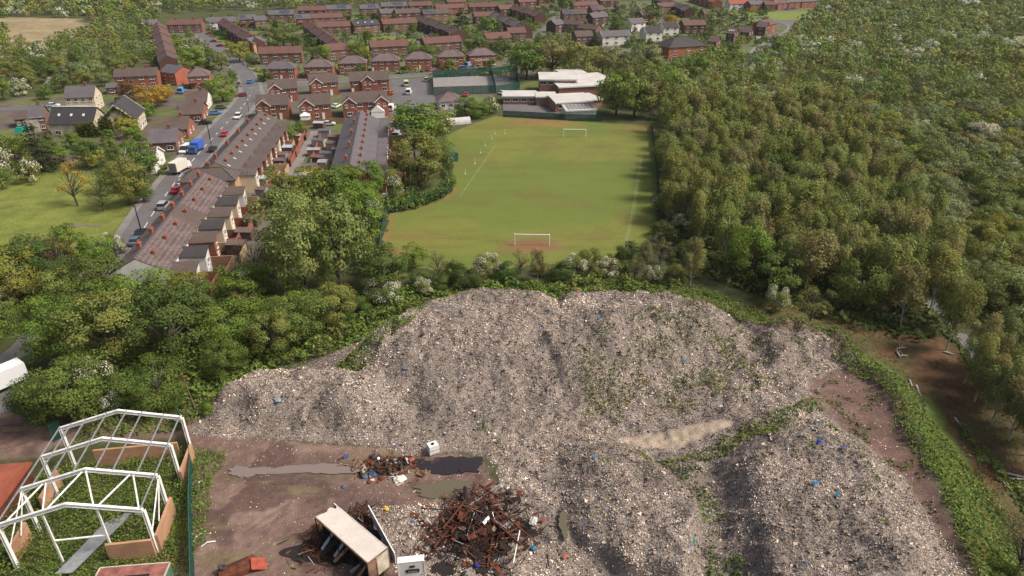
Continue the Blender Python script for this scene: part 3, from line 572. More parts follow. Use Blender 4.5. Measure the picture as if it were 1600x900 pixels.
def flush_trees():
    by = {}
    for t in TREES:
        x, y, h, w, kind, tint, zone, z, label = t
        px, py = pix(x, y, 0); t.append(px); look = tint+' '+KL[kind]
        if not label: by.setdefault((look, zone), []).append(t)
    for (look, zone), L in by.items():
        L.sort(key=lambda t: t[9])
        for i, t in enumerate(L):
            if len(L) == 1: t[8] = look+' '+zone
            elif len(L) == 2: t[8] = ('left' if i == 0 else 'right')+' of two: '+look+' '+zone
            else: t[8] = (ORD[i]+' from the left' if i < 30 else 'thirty-'+ORD[i-30] if i < 39 else 'rightmost')+': '+look+' '+zone
    for i, (x, y, h, w, kind, tint, zone, z, label, px) in enumerate(TREES):
        d = math.hypot(x, y); lod = 0 if d < 112 else 1 if d < 190 else 2 if d < 420 else 3
        cm, tm, bm = proto(kind, lod, rnd.randrange(3 if lod < 2 else 4)); col = tuple(1.18*v for v in jit(tint))
        r = thing('willow_tree' if kind == 'broad' and tint in ('grey-green', 'silvery') else 'maple_tree' if kind == 'broad' and tint == 'fresh green' else KN[kind], label, KC[kind], (x, y, z-0.05), rnd.uniform(0, 6.28), zone_group(kind, zone)); sw = w/(h*{'birch': .56, 'shrub': 1.5, 'blossom': 1.5, 'tall': .74, 'conifer': .62, 'bare': .95}.get(kind, .90))
        r.scale = (h*sw, h*sw, h)
        link('crown', cm, r, color=col)
        if lod < 3: link('trunk', tm, r)
        if bm is not None: link('blossom', bm, r)
def zone_group(kind, zone): return {'birch': 'birches', 'shrub': 'bushes', 'blossom': 'hawthorns', 'conifer': 'conifers'}.get(kind, 'broadleaf trees')+' '+zone
def fill(poly, spacing, kinds, hs, zone, n=None, seed=1, ok=None, zfun=None, cap=9999, occ=None, shy=None):
    """poisson sampling of trees in a polygon; kinds = [(weight, kind, tint, height factor)]"""
    q = random.Random(seed); xsn = [p[0] for p in poly]; ysn = [p[1] for p in poly]; A = (max(xsn)-min(xsn))*(max(ysn)-min(ysn)); cells = {}; out = []
    for (x, y, s) in (occ or []): cells.setdefault((int(x//8), int(y//8)), []).append((x, y, s))
    N = int(A/spacing**2*7); cx = np.array([q.uniform(min(xsn), max(xsn)) for _ in range(N)]); cy = np.array([q.uniform(min(ysn), max(ysn)) for _ in range(N)])
    m = inpoly(cx, cy, poly); cx, cy = cx[m], cy[m]
    if len(cx) == 0: return out
    m = np.ones(len(cx), bool)
    for (a, b, hw) in ROADS: m &= segdist(cx, cy, a, b) > hw+1.0
    for (bx, by, br) in BLOCK: m &= np.hypot(cx-bx, cy-by) > br
    if ok is not None: m &= ok(cx, cy)
    ws = [k[0] for k in kinds]
    for x, y in zip(cx[m], cy[m]):
        s = spacing*q.uniform(0.8, 1.2); i, j = int(x//8), int(y//8); bad = False
        for di in (-1, 0, 1):
            for dj in (-1, 0, 1):
                for (a, b, c) in cells.get((i+di, j+dj), ()):
                    if (a-x)**2+(b-y)**2 < (0.5*(c+s))**2: bad = True
        if bad: continue
        cells.setdefault((i, j), []).append((x, y, s)); k = q.choices(kinds, ws)[0]; h = q.uniform(*hs)*k[3]
        wf = {'birch': .58, 'shrub': 1.5, 'blossom': 1.3, 'tall': .74, 'conifer': .6, 'bare': .95}.get(k[1], .95)*q.uniform(.9, 1.2)
        out.append((x, y, h, h*wf, k[1], k[2]))
        if len(out) >= cap: break
    return out

# ------------------------------------------------------------------ houses
WIN = {}
def win_mesh(w, h):
    k = (round(w, 1), round(h, 1))
    if k not in WIN:
        w, h = k; t = 0.09; f = MB()
        for c, d in (((-w/2+t/2, 0, 0), (t, .14, h)), ((w/2-t/2, 0, 0), (t, .14, h)), ((0, 0, h/2-t/2), (w-2*t, .14, t)), ((0, 0, -h/2+t/2), (w-2*t, .14, t)), ((0, 0, 0), (t*.8, .12, h-2*t))): f.box(c, d)
        f.box((0, -.02, -h/2-.05), (w+.16, .26, .09))
        p = MB(); p.box((0, 0.015, 0), (w-2*t, .06, h-2*t))
        WIN[k] = (f.mesh('window', M['white_paint']), p.mesh('pane', M['glass']))
    return WIN[k]
def window(par, x, y, z, w, h, rz=0.0, pane=True):
    f, p = win_mesh(w, h); o = link('window', f, par, (x, y, z)); o.rotation_euler = (0, 0, rz)
    if True: link('pane', p, o)
DOORS = {}
def door(par, x, y, z=0, m='door_dark', rz=0.0):
    if m not in DOORS:
        b = MB(); b.box((0, 0, 1.0), (0.9, .1, 2.0)); b.box((0, -.03, 2.08), (1.1, .14, .12)); b2 = MB(); b2.box((.34, -.08, 1.0), (.06, .06, .14)); DOORS[m] = (b.mesh('door', M[m]), b2.mesh('handle', M['galv']))
    o = link('door', DOORS[m][0], par, (x, y, z)); o.rotation_euler = (0, 0, rz); link('handle', DOORS[m][1], o)
def chimney(par, x, y, z, m='terracotta', s=1.0, h=1.5, w=None):
    k = ('ch', m, s, h, w)
    if k not in DOORS:
        b = MB(); b.box((0, 0, h/2-.5), ((w or .95)*s, .6*s, h+.6)); b.box((0, 0, h-.12), ((w or .95)*s+.14, .6*s+.14, .16)); p = MB(); p.tube((0, 0, h-.05), (0, 0, h+.4), .13, .10, 8)
        DOORS[k] = (b.mesh('chimney', M[m]), p.mesh('chimney_pot', M['terracotta']))
    o = link('chimney', DOORS[k][0], par, (x, y, z)); [link('chimney_pot', DOORS[k][1], o, (dx*s, 0, 0)) for dx in (-.24, .24)]
def roof_gable(b, L, D, e, r, ox=0.3, oy=0.35, t=0.16):
    s = (r-e)/(D/2); zl = e-oy*s
    for sg in (-1, 1):
        vs = [(-L/2-ox, sg*(D/2+oy), zl), (L/2+ox, sg*(D/2+oy), zl), (L/2+ox, 0, r), (-L/2-ox, 0, r)]; vs += [(x, y, z+t) for x, y, z in vs]
        fs = [(0, 3, 2, 1), (4, 5, 6, 7), (0, 1, 5, 4), (1, 2, 6, 5), (2, 3, 7, 6), (3, 0, 4, 7)]
        if sg > 0: fs = [f[::-1] for f in fs]
        b.add(vs, fs)
    return b
def roof_hip(b, L, D, e, r, o=0.4, t=0.14):
    hl = max(L/2-D/2, 0.2); s = (r-e)/(D/2); z0 = e-o*s*.5; x, y = L/2+o, D/2+o
    vs = [(-x, -y, z0-t), (x, -y, z0-t), (x, y, z0-t), (-x, y, z0-t), (-x, -y, z0), (x, -y, z0), (x, y, z0), (-x, y, z0), (-hl, 0, r), (hl, 0, r)]
    b.add(vs, [(3, 2, 1, 0), (0, 1, 5, 4), (1, 2, 6, 5), (2, 3, 7, 6), (3, 0, 4, 7), (4, 5, 9, 8), (5, 6, 9), (6, 7, 8, 9), (7, 4, 8)])
    b.bar((-hl, 0, r+.03), (hl, 0, r+.03), .28, .14)
    for sx, sy in ((-1, -1), (1, -1), (1, 1), (-1, 1)): b.bar((sx*x, sy*y, z0+.03), (sx*hl, 0, r+.03), .24, .12)
    return b
def wall_gable(b, L, D, e, r):
    x, y = L/2, D/2
    vs = [(-x, -y, -.4), (x, -y, -.4), (x, y, -.4), (-x, y, -.4), (-x, -y, e), (x, -y, e), (x, y, e), (-x, y, e), (-x, 0, r-.02), (x, 0, r-.02)]
    b.add(vs, [(0, 1, 5, 4), (2, 3, 7, 6), (1, 2, 6, 9, 5), (3, 0, 4, 8, 7), (3, 2, 1, 0)]); return b
def house(x0, y0, x1, y1, D, e, r, kind, wall, roofm, nrow, ncol, label, opts='', px=True, name='brick_house', group=None, sideov=0.3, cat='house', chim='brick_brown'):
    if px: A = G(x0, y0); B = G(x1, y1)
    else: A = Vector((x0, y0, 0)); B = Vector((x1, y1, 0))
    L = (B-A).length; ux = (B-A).normalized(); uy = Vector((-ux.y, ux.x, 0)); c = (A+B)/2+uy*D/2; rz = math.atan2(ux.y, ux.x)
    t = thing(name, label, cat, (c.x, c.y, 0.0), rz, group)
    for k in range(int(L//4)+1): p = A+ux*(L*(k+.5)/(int(L//4)+1))+uy*D/2; BLOCK.append((p.x, p.y, D/2+1.4))
    if kind == 'hip':
        b = MB(); b.box((0, 0, (e-.4)/2), (L, D, e+.4)); b.build('wall', M[wall], t); rf = roof_hip(MB(), L, D, e, r).build('roof', M[roofm], t)
    else: wall_gable(MB(), L, D, e, r).build('wall', M[wall], t); rf = roof_gable(MB(), L, D, e, r, sideov).build('roof', M[roofm], t)
    far = A.y > 330; zs = [1.35, 3.95] if nrow == 2 else [1.3] if nrow == 1 else [1.35, 3.95, 6.5]
    ww = min(1.8, L/ncol*.5) if ncol else 1.2
    for i, z in enumerate(zs[:nrow]):
        for j in range(ncol):
            x = -L/2+L*(j+.5)/ncol
            if i == 0 and 'D' in opts and j % 2 == (1 if 'd' in opts else 0): door(t, x-ww*.6, -D/2-.05, 0, 'white_paint' if 'w' in opts else 'door_dark'); continue
            window(t, x, -D/2-.05, z+.1, ww, 1.25 if i == 0 else 1.15, 0, not far)
    if 'G' in opts or 'H' in opts:        # windows on the gable wall
        sg = 1 if 'G' in opts else -1
        for z in zs[:nrow]:
            for y in (-D*.2, D*.2): window(t, sg*(L/2+.05), y, z+.1, 1.1, 1.1, sg*math.pi/2, False)
    nch = opts.count('C')
    for k in range(nch): chimney(rf, -L/2+L*(k+.5)/nch if nch > 1 else (0.0 if kind == 'hip' else L*.18), 0.0, r-.25, chim)
    if 'S' in opts:                        # solar panels on the slope towards the camera
        a = math.atan2(r-e, D/2); n = int(L*.42/1.1); s0 = -L*.06 if 's' in opts else -L*.44
        for k in range(n):
            p = link('solar_panel', solar_mesh(), rf, (s0+k*1.12+.5, -D/4, (r+e)/2+.26)); p.rotation_euler = (a, 0, 0)
    if 'P' in opts:                        # porches over the doors
        for sx in (-.25, .25): b = MB(); b.box((L*sx, -D/2-.75, 2.5), (L*.30, 1.4, .16)); b.box((L*sx-L*.14, -D/2-.75, 1.2), (.12, 1.2, 2.4)); b.build('porch', M['roof_slate'], t)
    if 'B' in opts:                        # cream band between the storeys
        b = MB(); b.box((0, -D/2-.04, 2.75), (L*.62, .1, .55)); b.build('band', M['render_cream'], t)
    if 'V' in opts:                        # white barge boards
        for sg in (-1, 1):
            b = MB(); b.bar((sg*(L/2+.32), -D/2-.35, e-.2), (sg*(L/2+.32), 0, r+.1), .08, .3); b.bar((sg*(L/2+.32), D/2+.35, e-.2), (sg*(L/2+.32), 0, r+.1), .08, .3); b.build('barge_board', M['white_paint'], t)
    if 'K' in opts:                        # roof lights
        for k in range(3): b = MB(); b.box((-L*.3+k*L*.28, -D*.26, (e+r)/2+.2), (.7, .9, .1), tilt=Matrix.Rotation(math.atan2(r-e, D/2), 3, 'X')); b.build('roof_light', M['lamp_glass'], rf)
    return t, rf, L
def solar_mesh():
    if 'sol' not in DOORS: b = MB(); b.box((0, 0, 0), (1.02, 3.0, .06)); b.box((0, 0, .0), (1.06, 3.04, .04), mi=1); [b.box((0, y, .02), (1.02, .05, .05), mi=1) for y in (-.5, .5)]; DOORS['sol'] = b.mesh('solar_panel', [M['solar'], M['solar_frame']])
    return DOORS['sol']

# ---- terraces: one house after another
def terrace(A, B, n, D, e, r, walls, roofs, rowname, outr=None, group=None, px=False, opts='', ncol=2, frontdoors=False):
    if px: A = G(*A); B = G(*B)
    else: A = Vector((*A, 0)); B = Vector((*B, 0))
    for i in range(n):
        a = A.lerp(B, i/n); b = A.lerp(B, (i+1)/n); dz = 0.0
        w = walls[i % len(walls)]; rf_ = roofs[i % len(roofs)]; end = i in (0, n-1)
        t, rf, L = house(a.x, a.y, b.x, b.y, D, e+(.35*(i % 2) if px else 0), r+(.35*(i % 2) if px else 0), 'gable', w, rf_, 2, ncol, ORD[i]+' house from the near end of '+rowname, opts, False, 'terraced_house', group, 0.0)
        # windows of the far side
        for z in (1.45, 4.05): window(t, 0, D/2+.05, z, 1.5, 1.2, math.pi, False)
        door(t, -L*.32, D/2+.05, 0, 'door_dark', math.pi)
        b_ = MB(); b_.bar((-L/2, 0, r+.17), (L/2, 0, r+.17), .3, .12); b_.build('ridge_tiles', M['terracotta' if rf_ == 'roof_red' else 'roof_slate'], rf)
        if outr:
            ow, od, oh, om, orf = outr; mm = om[i % len(om)]; sx = -1 if i % 2 else 1; ox = L*.20*sx; ox = -L*.22
            x = MB(); x.box((0, -D/2-od/2+.02, (oh-.4)/2), (ow, od, oh+.4)); x.add([(-ow/2, -D/2-od+.02, oh), (ow/2, -D/2-od+.02, oh), (ow/2, -D/2, oh), (-ow/2, -D/2, oh), (-ow/2, -D/2-od+.02, oh+.01), (-ow/2, -D/2, oh+.01), (ow/2, -D/2, oh+.9), (ow/2, -D/2-od+.02, oh+.9)], [(0, 1, 7, 4), (4, 7, 6, 5), (1, 2, 6, 7)])
            xo = x.build('rear_extension', M[mm], t); xo.location = (ox, 0, 0)
            y = MB(); yv = [(-ow/2-.2, -D/2-od-.15, oh-.02), (ow/2+.15, -D/2-od-.15, oh+.97), (ow/2+.15, -D/2+.3, oh+.97), (-ow/2-.2, -D/2+.3, oh-.02)]; yv += [(a_, b2, c_+.14) for a_, b2, c_ in yv]
            y.add(yv, [(0, 3, 2, 1), (4, 5, 6, 7), (0, 1, 5, 4), (1, 2, 6, 5), (2, 3, 7, 6), (3, 0, 4, 7)]); y.build('extension_roof', M[orf[i % len(orf)]], xo)
            window(xo, 0, -D/2-od-.02, 3.4, 1.0, 1.1); window(xo, ow/2+.04, -D/2-od*.45, 3.3, .9, 1.0, math.pi/2); door(xo, -.3, -D/2-od-.02, 0, 'white_paint')
            k = MB(); k.tube((ow/2+.08, -D/2-od*.85, 0), (ow/2+.08, -D/2-od*.85, oh), .05, n=6); k.build('drainpipe', M['soot'], xo)
            # yard wall and a lean-to
            g = MB(); yd = 6.5+1.2*((i*7) % 3); g.box((L/2-.12-ox, -D/2-yd/2-od*0.0, .75), (.22, yd, 2.3)); g.box((-ox, -D/2-yd, .75), (L-.3, .2, 2.2)); g.build('yard_wall', M[['brick_red', 'render_tan', 'brick_red', 'panel_orange', 'brick_brown'][(i*3) % 5]], t).location = (ox, 0, 0)
        
        if px: chimney(rf, L*.40, D*.02, r-.3, 'brick_red', .9, 1.1)
        elif i % 2 == 0 or n == 7: chimney(rf, L*.40, D*.13, r-.7, 'brick_red', 1.0, 1.4)
        if opts.find('R') >= 0: chimney(rf, L*.10, -D*.20, r-1.5, 'brick_red', .75, 1.4)
        if 'L' in opts:
            for k in range(1): q = MB(); q.box((-L*.2+k*L*.4, -D*.30, e+(r-e)*.4+.2), (.55, .8, .08), tilt=Matrix.Rotation(math.atan2(r-e, D/2), 3, 'X')); q.build('roof_light', M['roof_flat_white'], rf)
    return
g1 = 'houses of the long terrace beside the main street'
terrace((-59.9, 105.8), (-66.3, 152.0), 7, 9.0, 5.5, 8.0, ['render_white', 'render_white', 'brick_red', 'render_cream', 'render_cream'], ['roof_tiled', 'roof_tiled', 'roof_tiled', 'roof_brown', 'roof_tiled', 'roof_tiled', 'roof_tiled'], 'the nearest tiled terrace', (2.7, 4.6, 4.6, ['render_white', 'render_white', 'brick_red', 'render_cream', 'render_cream', 'render_cream', 'render_white'], ['roof_brown', 'roof_dark']), g1, opts='R')
terrace((-67.2, 160.0), (-72.8, 212.0), 9, 9.0, 5.5, 8.0, ['render_tan', 'brick_red', 'brick_red'], ['roof_weathered'], 'the farther terrace along the main street', (2.6, 4.4, 4.4, ['render_cream', 'brick_red', 'brick_red', 'render_tan', 'brick_red'], ['roof_weathered', 'roof_brown']), g1, opts='RL')
terrace((-33.6, 158.0), (-41.6, 212.0), 9, 10.0, 5.5, 8.2, ['brick_red', 'render_white', 'brick_brown'], ['roof_slate'], 'the slate terrace behind the big poplars', (2.8, 3.0, 4.2, ['brick_red', 'render_white', 'brick_brown'], ['roof_slate']), 'houses of the middle slate terrace', opts='R')
# grey dormer on the near terrace
# cross-gabled end house facing the camera in the near end of the farther terrace
house(-78.2, 153.6, -65.9, 155.4, 6.2, 5.3, 7.4, 'hip', 'render_tan', 'roof_weathered', 1, 2, 'tan rendered end house with hipped pinkish roof at the terrace gap', 'C', False, 'end_house', None)

# ---- hipped red semis, one behind each other's hedge along the side street
for i, (x0, y0, x1, y1, o) in enumerate([(414, 126, 462, 125, 'DwC'), (477, 123, 521, 122, 'DBC'), (530, 117, 573, 116, 'BC'), (581, 113, 625, 112, 'DwC'), (634, 110, 675, 109, 'DwC'), (685, 106, 725, 105, 'DBC'), (734, 104, 776, 102, 'DBC')]):
    house(x0, y0, x1, y1, 8.5, 5.0, 7.6, 'hip', 'brick_orange' if i in (4, 5, 6) else 'brick_red', 'roof_pinkish' if i else 'roof_slate', 2, 4, (ORD[i]+' from the left' if i < 6 else 'last at the right')+' in the row of hipped red semis', o, group='hipped red semis along the side street', name='semi_detached_house')
# ---- newer detached houses with small front gables
def newbuild(x0, y0, x1, y1, gables, label, extra=''):
    t, rf, L = house(x0, y0, x1, y1, 8.5, 5.0, 7.6, 'gable', 'brick_new', 'roof_brown', 2, 3 if L_(x0, y0, x1, y1) < 15 else 4, label, 'Dw', name='detached_house', group='newer brick houses with small gables')
    for (fx, w) in gables:
        x = fx*L; b = MB(); w2 = w/2; y0_ = -8.5/2-.9; zt = 5.0+w2*.75
        b.add([(x-w2, y0_, -.3), (x+w2, y0_, -.3), (x+w2, y0_, 4.9), (x, y0_, zt), (x-w2, y0_, 4.9), (x-w2, -4.2, -.3), (x+w2, -4.2, -.3), (x+w2, -4.2, 4.9), (x-w2, -4.2, 4.9)], [(0, 1, 2, 3, 4), (1, 6, 7, 2), (5, 0, 4, 8)]); g = b.build('gable_wall', M['brick_new'], t)
        b = MB()
        for sg in (-1, 1):
            vs = [(x+sg*(w2+.3), y0_-.3, 4.75), (x, y0_-.3, zt+.1), (x, -1.2, zt+.1), (x+sg*(w2+.3), -3.4, 4.75)]; vs += [(a, b_, c+.14) for a, b_, c in vs]; fs = [(3, 2, 1, 0), (4, 5, 6, 7), (0, 1, 5, 4), (1, 2, 6, 5), (2, 3, 7, 6), (3, 0, 4, 7)]
            b.add(vs, fs if sg > 0 else [f[::-1] for f in fs])
        b.build('gable_roof', M['roof_brown'], rf)
        b = MB()
        for sg in (-1, 1): b.bar((x+sg*(w2+.32), y0_-.33, 4.72), (x, y0_-.33, zt+.12), .06, .26)
        b.build('barge_board', M['white_paint'], g)
        window(g, x-w2*.45, y0_-.05, 4.0, .95, 1.1); window(g, x+w2*.45, y0_-.05, 4.0, .95, 1.1); window(g, x, y0_-.05, 1.4, 1.8, 1.2)
    return t, L
def L_(x0, y0, x1, y1): return (G(x0, y0)-G(x1, y1)).length
newbuild(423, 161, 467, 158, [(-.28, 4.6)], 'newer gabled brick house nearest the street junction')
newbuild(487, 151, 530, 148, [(-.28, 4.6)], 'newer gabled brick house between two others in the back row')
newbuild(549, 147, 609, 144, [(-.06, 4.6)], 'widest newer brick house of the back row, with central gable')
newbuild(404, 188, 453, 186, [(-.28, 4.8)], 'newer gabled brick house at the top end of the long terrace')
t_, l_ = newbuild(471, 188, 519, 185, [(-.28, 4.8)], 'newer gabled brick house with white pointed conservatory')
b = MB(); b.poly([(-5.2, -7.6), (-2.2, -7.6), (-2.2, -5.1), (-5.2, -5.1)], 0, 2.2); b.add([(-5.4, -7.8, 2.2), (-2.0, -7.8, 2.2), (-2.0, -5.1, 2.2), (-5.4, -5.1, 2.2), (-3.7, -6.4, 3.3)], [(0, 1, 4), (1, 2, 4), (2, 3, 4), (3, 0, 4)]); b.build('conservatory', M['white_paint'], t_)
t_, l_ = newbuild(538, 184, 607, 180, [(-.36, 4.6), (.36, 4.6)], 'wide twin-gabled newer brick house beside the slate terrace')
b = MB(); b.poly([(l_*.5-6, -7.4), (l_*.5-1.5, -7.4), (l_*.5-1.5, -5.1), (l_*.5-6, -5.1)], 0, 2.1); b.add([(l_*.5-6.1, -7.5, 2.1), (l_*.5-1.4, -7.5, 2.1), (l_*.5-3.75, -7.5, 4.0), (l_*.5-6.1, -5.1, 2.1), (l_*.5-1.4, -5.1, 2.1), (l_*.5-3.75, -5.1, 4.0)], [(0, 1, 2), (1, 4, 5, 2), (3, 0, 2, 5)]); b.build('conservatory', M['white_paint'], t_)

# ---- estate blocks further away: front wall from pixel to pixel
EST = [
 (263, 52, 317, 51, 8.5, 'brick_brown', 'roof_red', 4, 'CC', 'brown brick block with red roof closing the cul-de-sac'),
 (228, 53, 252, 51, 8, 'brick_brown', 'roof_slate', 2, 'S', 'small brick house with solar panels left of the brown block'),
 (329, 48, 350, 47, 8, 'render_white', 'roof_slate', 2, '', 'white rendered semi right of the brown block'),
 (351, 47, 370, 46, 8, 'brick_brown', 'roof_slate', 2, 'S', 'brick semi with solar panels joined to the white one'),
 (376, 43, 402, 42, 8, 'brick_brown', 'roof_slate', 2, 'SP', 'brick house with solar panels at the head of the diagonal terrace'),
 (400, 45, 418, 44, 8, 'brick_brown', 'roof_slate', 2, 'C', 'small grey-roofed house behind the willow'),
 (421, 35, 461, 34, 8, 'brick_brown', 'roof_slate', 3, 'SsC', 'grey-roofed block with solar panels in the farthest left row'),
 (467, 28, 509, 27, 8, 'brick_dark', 'roof_red', 3, 'C', 'red and grey-roofed block in the farthest left row'),
 (511, 26, 550, 25, 8, 'brick_brown', 'roof_slate', 3, 'Ss', 'grey-roofed block with solar panels beside the dark conifer'),
 (465, 42, 489, 41, 8, 'brick_red', 'roof_slate', 2, 'SP', 'red house with solar panels at the end of a red-roofed row'),
 (489, 41, 537, 39, 8, 'brick_brown', 'roof_red', 4, 'CC', 'long red-roofed block behind the brown one'),
 (498, 56, 549, 54, 8.5, 'brick_brown', 'roof_red', 4, 'CC', 'red-roofed brown block on the left of the green square'),
 (555, 54, 594, 51, 8.5, 'brick_brown', 'roof_dark', 3, 'SsCK', 'dark-roofed block with solar panels facing the green square'),
 (600, 51, 653, 48, 8.5, 'brick_brown', 'roof_red', 4, 'CC', 'red-roofed brown block facing the green square'),
 (564, 25, 593, 24, 8, 'brick_brown', 'roof_slate', 2, 'Ss', 'grey-roofed block with solar panels behind the dark trees'),
 (596, 33, 617, 32, 8, 'brick_red', 'roof_slate', 2, 'C', 'grey-roofed red house behind the green square'),
 (597, 21, 637, 20, 8, 'brick_dark', 'roof_slate', 3, 'Ss', 'dark block with solar panels in the farthest row'),
 (620, 33, 658, 31, 8, 'brick_dark', 'roof_brown', 3, 'C', 'dark brown-roofed block behind the red-roofed one'),
 (640, 20, 676, 19, 8, 'brick_dark', 'roof_red', 3, 'C', 'red and dark-roofed block in the farthest row'),
 (663, 34, 703, 32, 8, 'brick_brown', 'roof_brown', 3, 'SC', 'brown-roofed block with solar panels above the car park'),
 (683, 25, 726, 23, 8, 'brick_red', 'roof_red', 3, 'CC', 'red-roofed block above the solar-panelled one'),
 (734, 22, 777, 21, 8, 'brick_dark', 'roof_red', 3, 'CC', 'dark brick block with red roof behind the rounded tree'),
 (782, 26, 812, 24, 8, 'brick_dark', 'roof_red', 2, 'C', 'gabled dark house with red roof past the rounded tree'),
 (407, 101, 473, 99, 8.5, 'brick_brown', 'roof_red', 4, 'CCC', 'low red-roofed brown block behind the first hipped semi'),
 (513, 96, 546, 93, 8.5, 'brick_brown', 'roof_red', 2, 'C', 'red-roofed house between trees behind the hipped semis'),
 (581, 90, 640, 87, 8.5, 'brick_brown', 'roof_red', 4, 'CC', 'red-roofed brown block on the near side of the green square'),
 (665, 84, 722, 80, 8.5, 'brick_brown', 'roof_red', 4, 'CC', 'red-roofed brown block behind the fifth and sixth hipped semis'),
 (762, 76, 799, 73, 8.5, 'brick_brown', 'roof_red', 3, 'CC', 'red-roofed block beside the school trees'),
 (398, 84, 418, 80, 8, 'panel_orange', 'roof_slate', 1, 'C', 'gabled tan-brick house end beside the street trees'),
 (880, 34, 917, 33, 8, 'brick_brown', 'roof_brown', 4, 'S', 'brown house pair with solar panels between the terraces'),
 (925, 27, 945, 26, 8, 'brick_brown', 'roof_red', 2, 'S', 'brown house with solar panels in front of red roofs'),
 (926, 40, 950, 38, 8, 'brick_dark', 'roof_slate', 2, 'C', 'dark brick house with pale slate roof'),
 (986, 50, 1008, 48, 8, 'render_white', 'roof_slate', 2, 'C', 'white gabled house beside the round green tree'),
 (941, 72, 984, 70, 8, 'render_white', 'roof_slate', 3, 'VC', 'low white house pair with slate roofs above the school trees'),
 (1009, 65, 1034, 64, 9, 'render_white', 'roof_dark', 2, 'GV', 'white gabled house left of the other white one'),
 (1036, 57, 1060, 56, 9, 'render_white', 'roof_dark', 2, 'GV', 'white gabled house farther right and behind'),
 (1068, 53, 1102, 52, 8.5, 'brick_dark', 'roof_red', 3, 'C', 'dark brick block with red roof by the tall grey-green tree'),
 (1105, 80, 1117, 81, 9, 'brick_dark', 'roof_brown', 1, 'G', 'nearest gabled house on the bending road'),
 (1133, 66, 1145, 67, 9, 'brick_dark', 'roof_brown', 1, 'GK', 'second gabled house on the bending road'),
 (1156, 64, 1168, 65, 9, 'brick_dark', 'roof_brown', 1, 'G', 'third gabled house on the bending road'),
 (1180, 55, 1194, 56, 9, 'brick_dark', 'roof_brown', 1, 'G', 'farthest gabled house on the bending road'),
 (897, 20, 935, 18, 8, 'brick_red', 'roof_red', 3, 'CC', 'red-roofed block at the top behind the solar houses'),
 (938, 12, 962, 11, 8, 'brick_dark', 'roof_red', 2, 'C', 'small red-roofed house at the top beside the dark conifer'),
 (1140, 17, 1170, 16, 8, 'render_white', 'roof_orange', 3, 'C', 'white house with orange-red roof on the top road'),
 (1172, 18, 1192, 17, 8, 'brick_red', 'roof_slate', 2, 'C', 'brick house with grey roof on the top road'),
 (1195, 18, 1211, 18, 8, 'brick_red', 'roof_red', 2, 'CV', 'dark red gabled house on the top road'),
 (1214, 16, 1229, 15, 8, 'brick_red', 'roof_red', 2, 'CV', 'dark red gabled house beside the parked cars'),
 (1231, 14, 1250, 13, 8, 'brick_red', 'roof_slate', 2, 'CV', 'red gabled house in front of the pale one'),
 (1252, 13, 1273, 12, 8, 'brick_orange', 'roof_slate', 2, 'C', 'orange brick house at the right end of the top road'),
 (1195, 53, 1211, 50, 9, 'brick_red', 'roof_red', 2, 'DC', 'red-roofed house at the edge of the wood'),
 (812, 14, 838, 12, 8, 'brick_dark', 'roof_red', 2, 'C', 'dark red-roofed house left of the pale poplar'),
 (868, 52, 882, 50, 8, 'brick_dark', 'roof_slate', 1, 'C', 'slate-roofed end house by the estate street'),
 (842, 9, 868, 8, 8, 'brick_red', 'roof_red', 3, 'C', 'red-roofed block at the top edge left of the pale poplar'), (1030, 22, 1062, 20, 8, 'brick_brown', 'roof_red', 3, 'CC', 'red-roofed block behind the golden-brown tree'), (905, 8, 936, 7, 8, 'brick_brown', 'roof_slate', 3, 'S', 'slate-roofed solar block at the top edge'), (1100, 34, 1128, 33, 8, 'brick_red', 'roof_red', 3, 'C', 'red-roofed block on the far side of the very large tree'), (742, 38, 775, 37, 8, 'brick_dark', 'roof_red', 3, 'C', 'dark block with red roof above the large round tree'), (795, 66, 822, 65, 8, 'brick_brown', 'roof_red', 2, 'C', 'red-roofed pair at the foot of the slate terrace'), (900, 72, 926, 71, 8, 'brick_brown', 'roof_brown', 3, 'C', 'brown-roofed block left of the dark conifer'), (700, 14, 728, 13, 8, 'brick_red', 'roof_red', 3, 'C', 'red-roofed block at the top edge above the car bays'),
 (1003, 36, 1030, 34, 8, 'brick_red', 'roof_red', 2, 'S', 'red-roofed house with solar panels beside the round green tree'),
]
for e_ in EST:
    x0, y0, x1, y1, D, w, rf_, nc, o, lab = e_
    house(x0, y0, x1, y1, D, 5.0, 7.4, 'gable', w, rf_, 2, nc, lab, o, name='estate_house')
for (A, B, n, w, rf_, nm) in [((282, 112), (262, 55), 8, ['brick_dark'], ['roof_brown', 'roof_red'], 'the brown terrace along the left estate green'),
    ((417, 82), (363, 48), 8, ['brick_dark'], ['roof_brown', 'roof_red'], 'the diagonal terrace above the willow'),
    ((546, 90), (495, 52), 7, ['brick_brown', 'brick_dark'], ['roof_red', 'roof_brown'], 'the dark terrace left of the green square'),
    ((728, 66), (664, 42), 7, ['brick_dark'], ['roof_brown'], 'the dark terrace right of the green square'),
    ((832, 60), (778, 35), 7, ['brick_dark'], ['roof_brown', 'roof_slate'], 'the slate terrace beside the big green tree'),
    ((852, 37), (800, 20), 7, ['brick_dark', 'brick_red'], ['roof_brown', 'roof_red'], 'the brown terrace left of the pale poplar'),
    ((1085, 28), (1032, 8), 7, ['brick_dark'], ['roof_slate', 'roof_brown'], 'the diagonal terrace near the top road'),
    ((1128, 14), (1090, 2), 5, ['brick_red'], ['roof_orange', 'roof_red'], 'the short red terrace at the top')]:
    terrace(A, B, n, 8.0, 5.0, 7.3, w, rf_, nm, None, 'houses of '+nm, px=True, ncol=2)
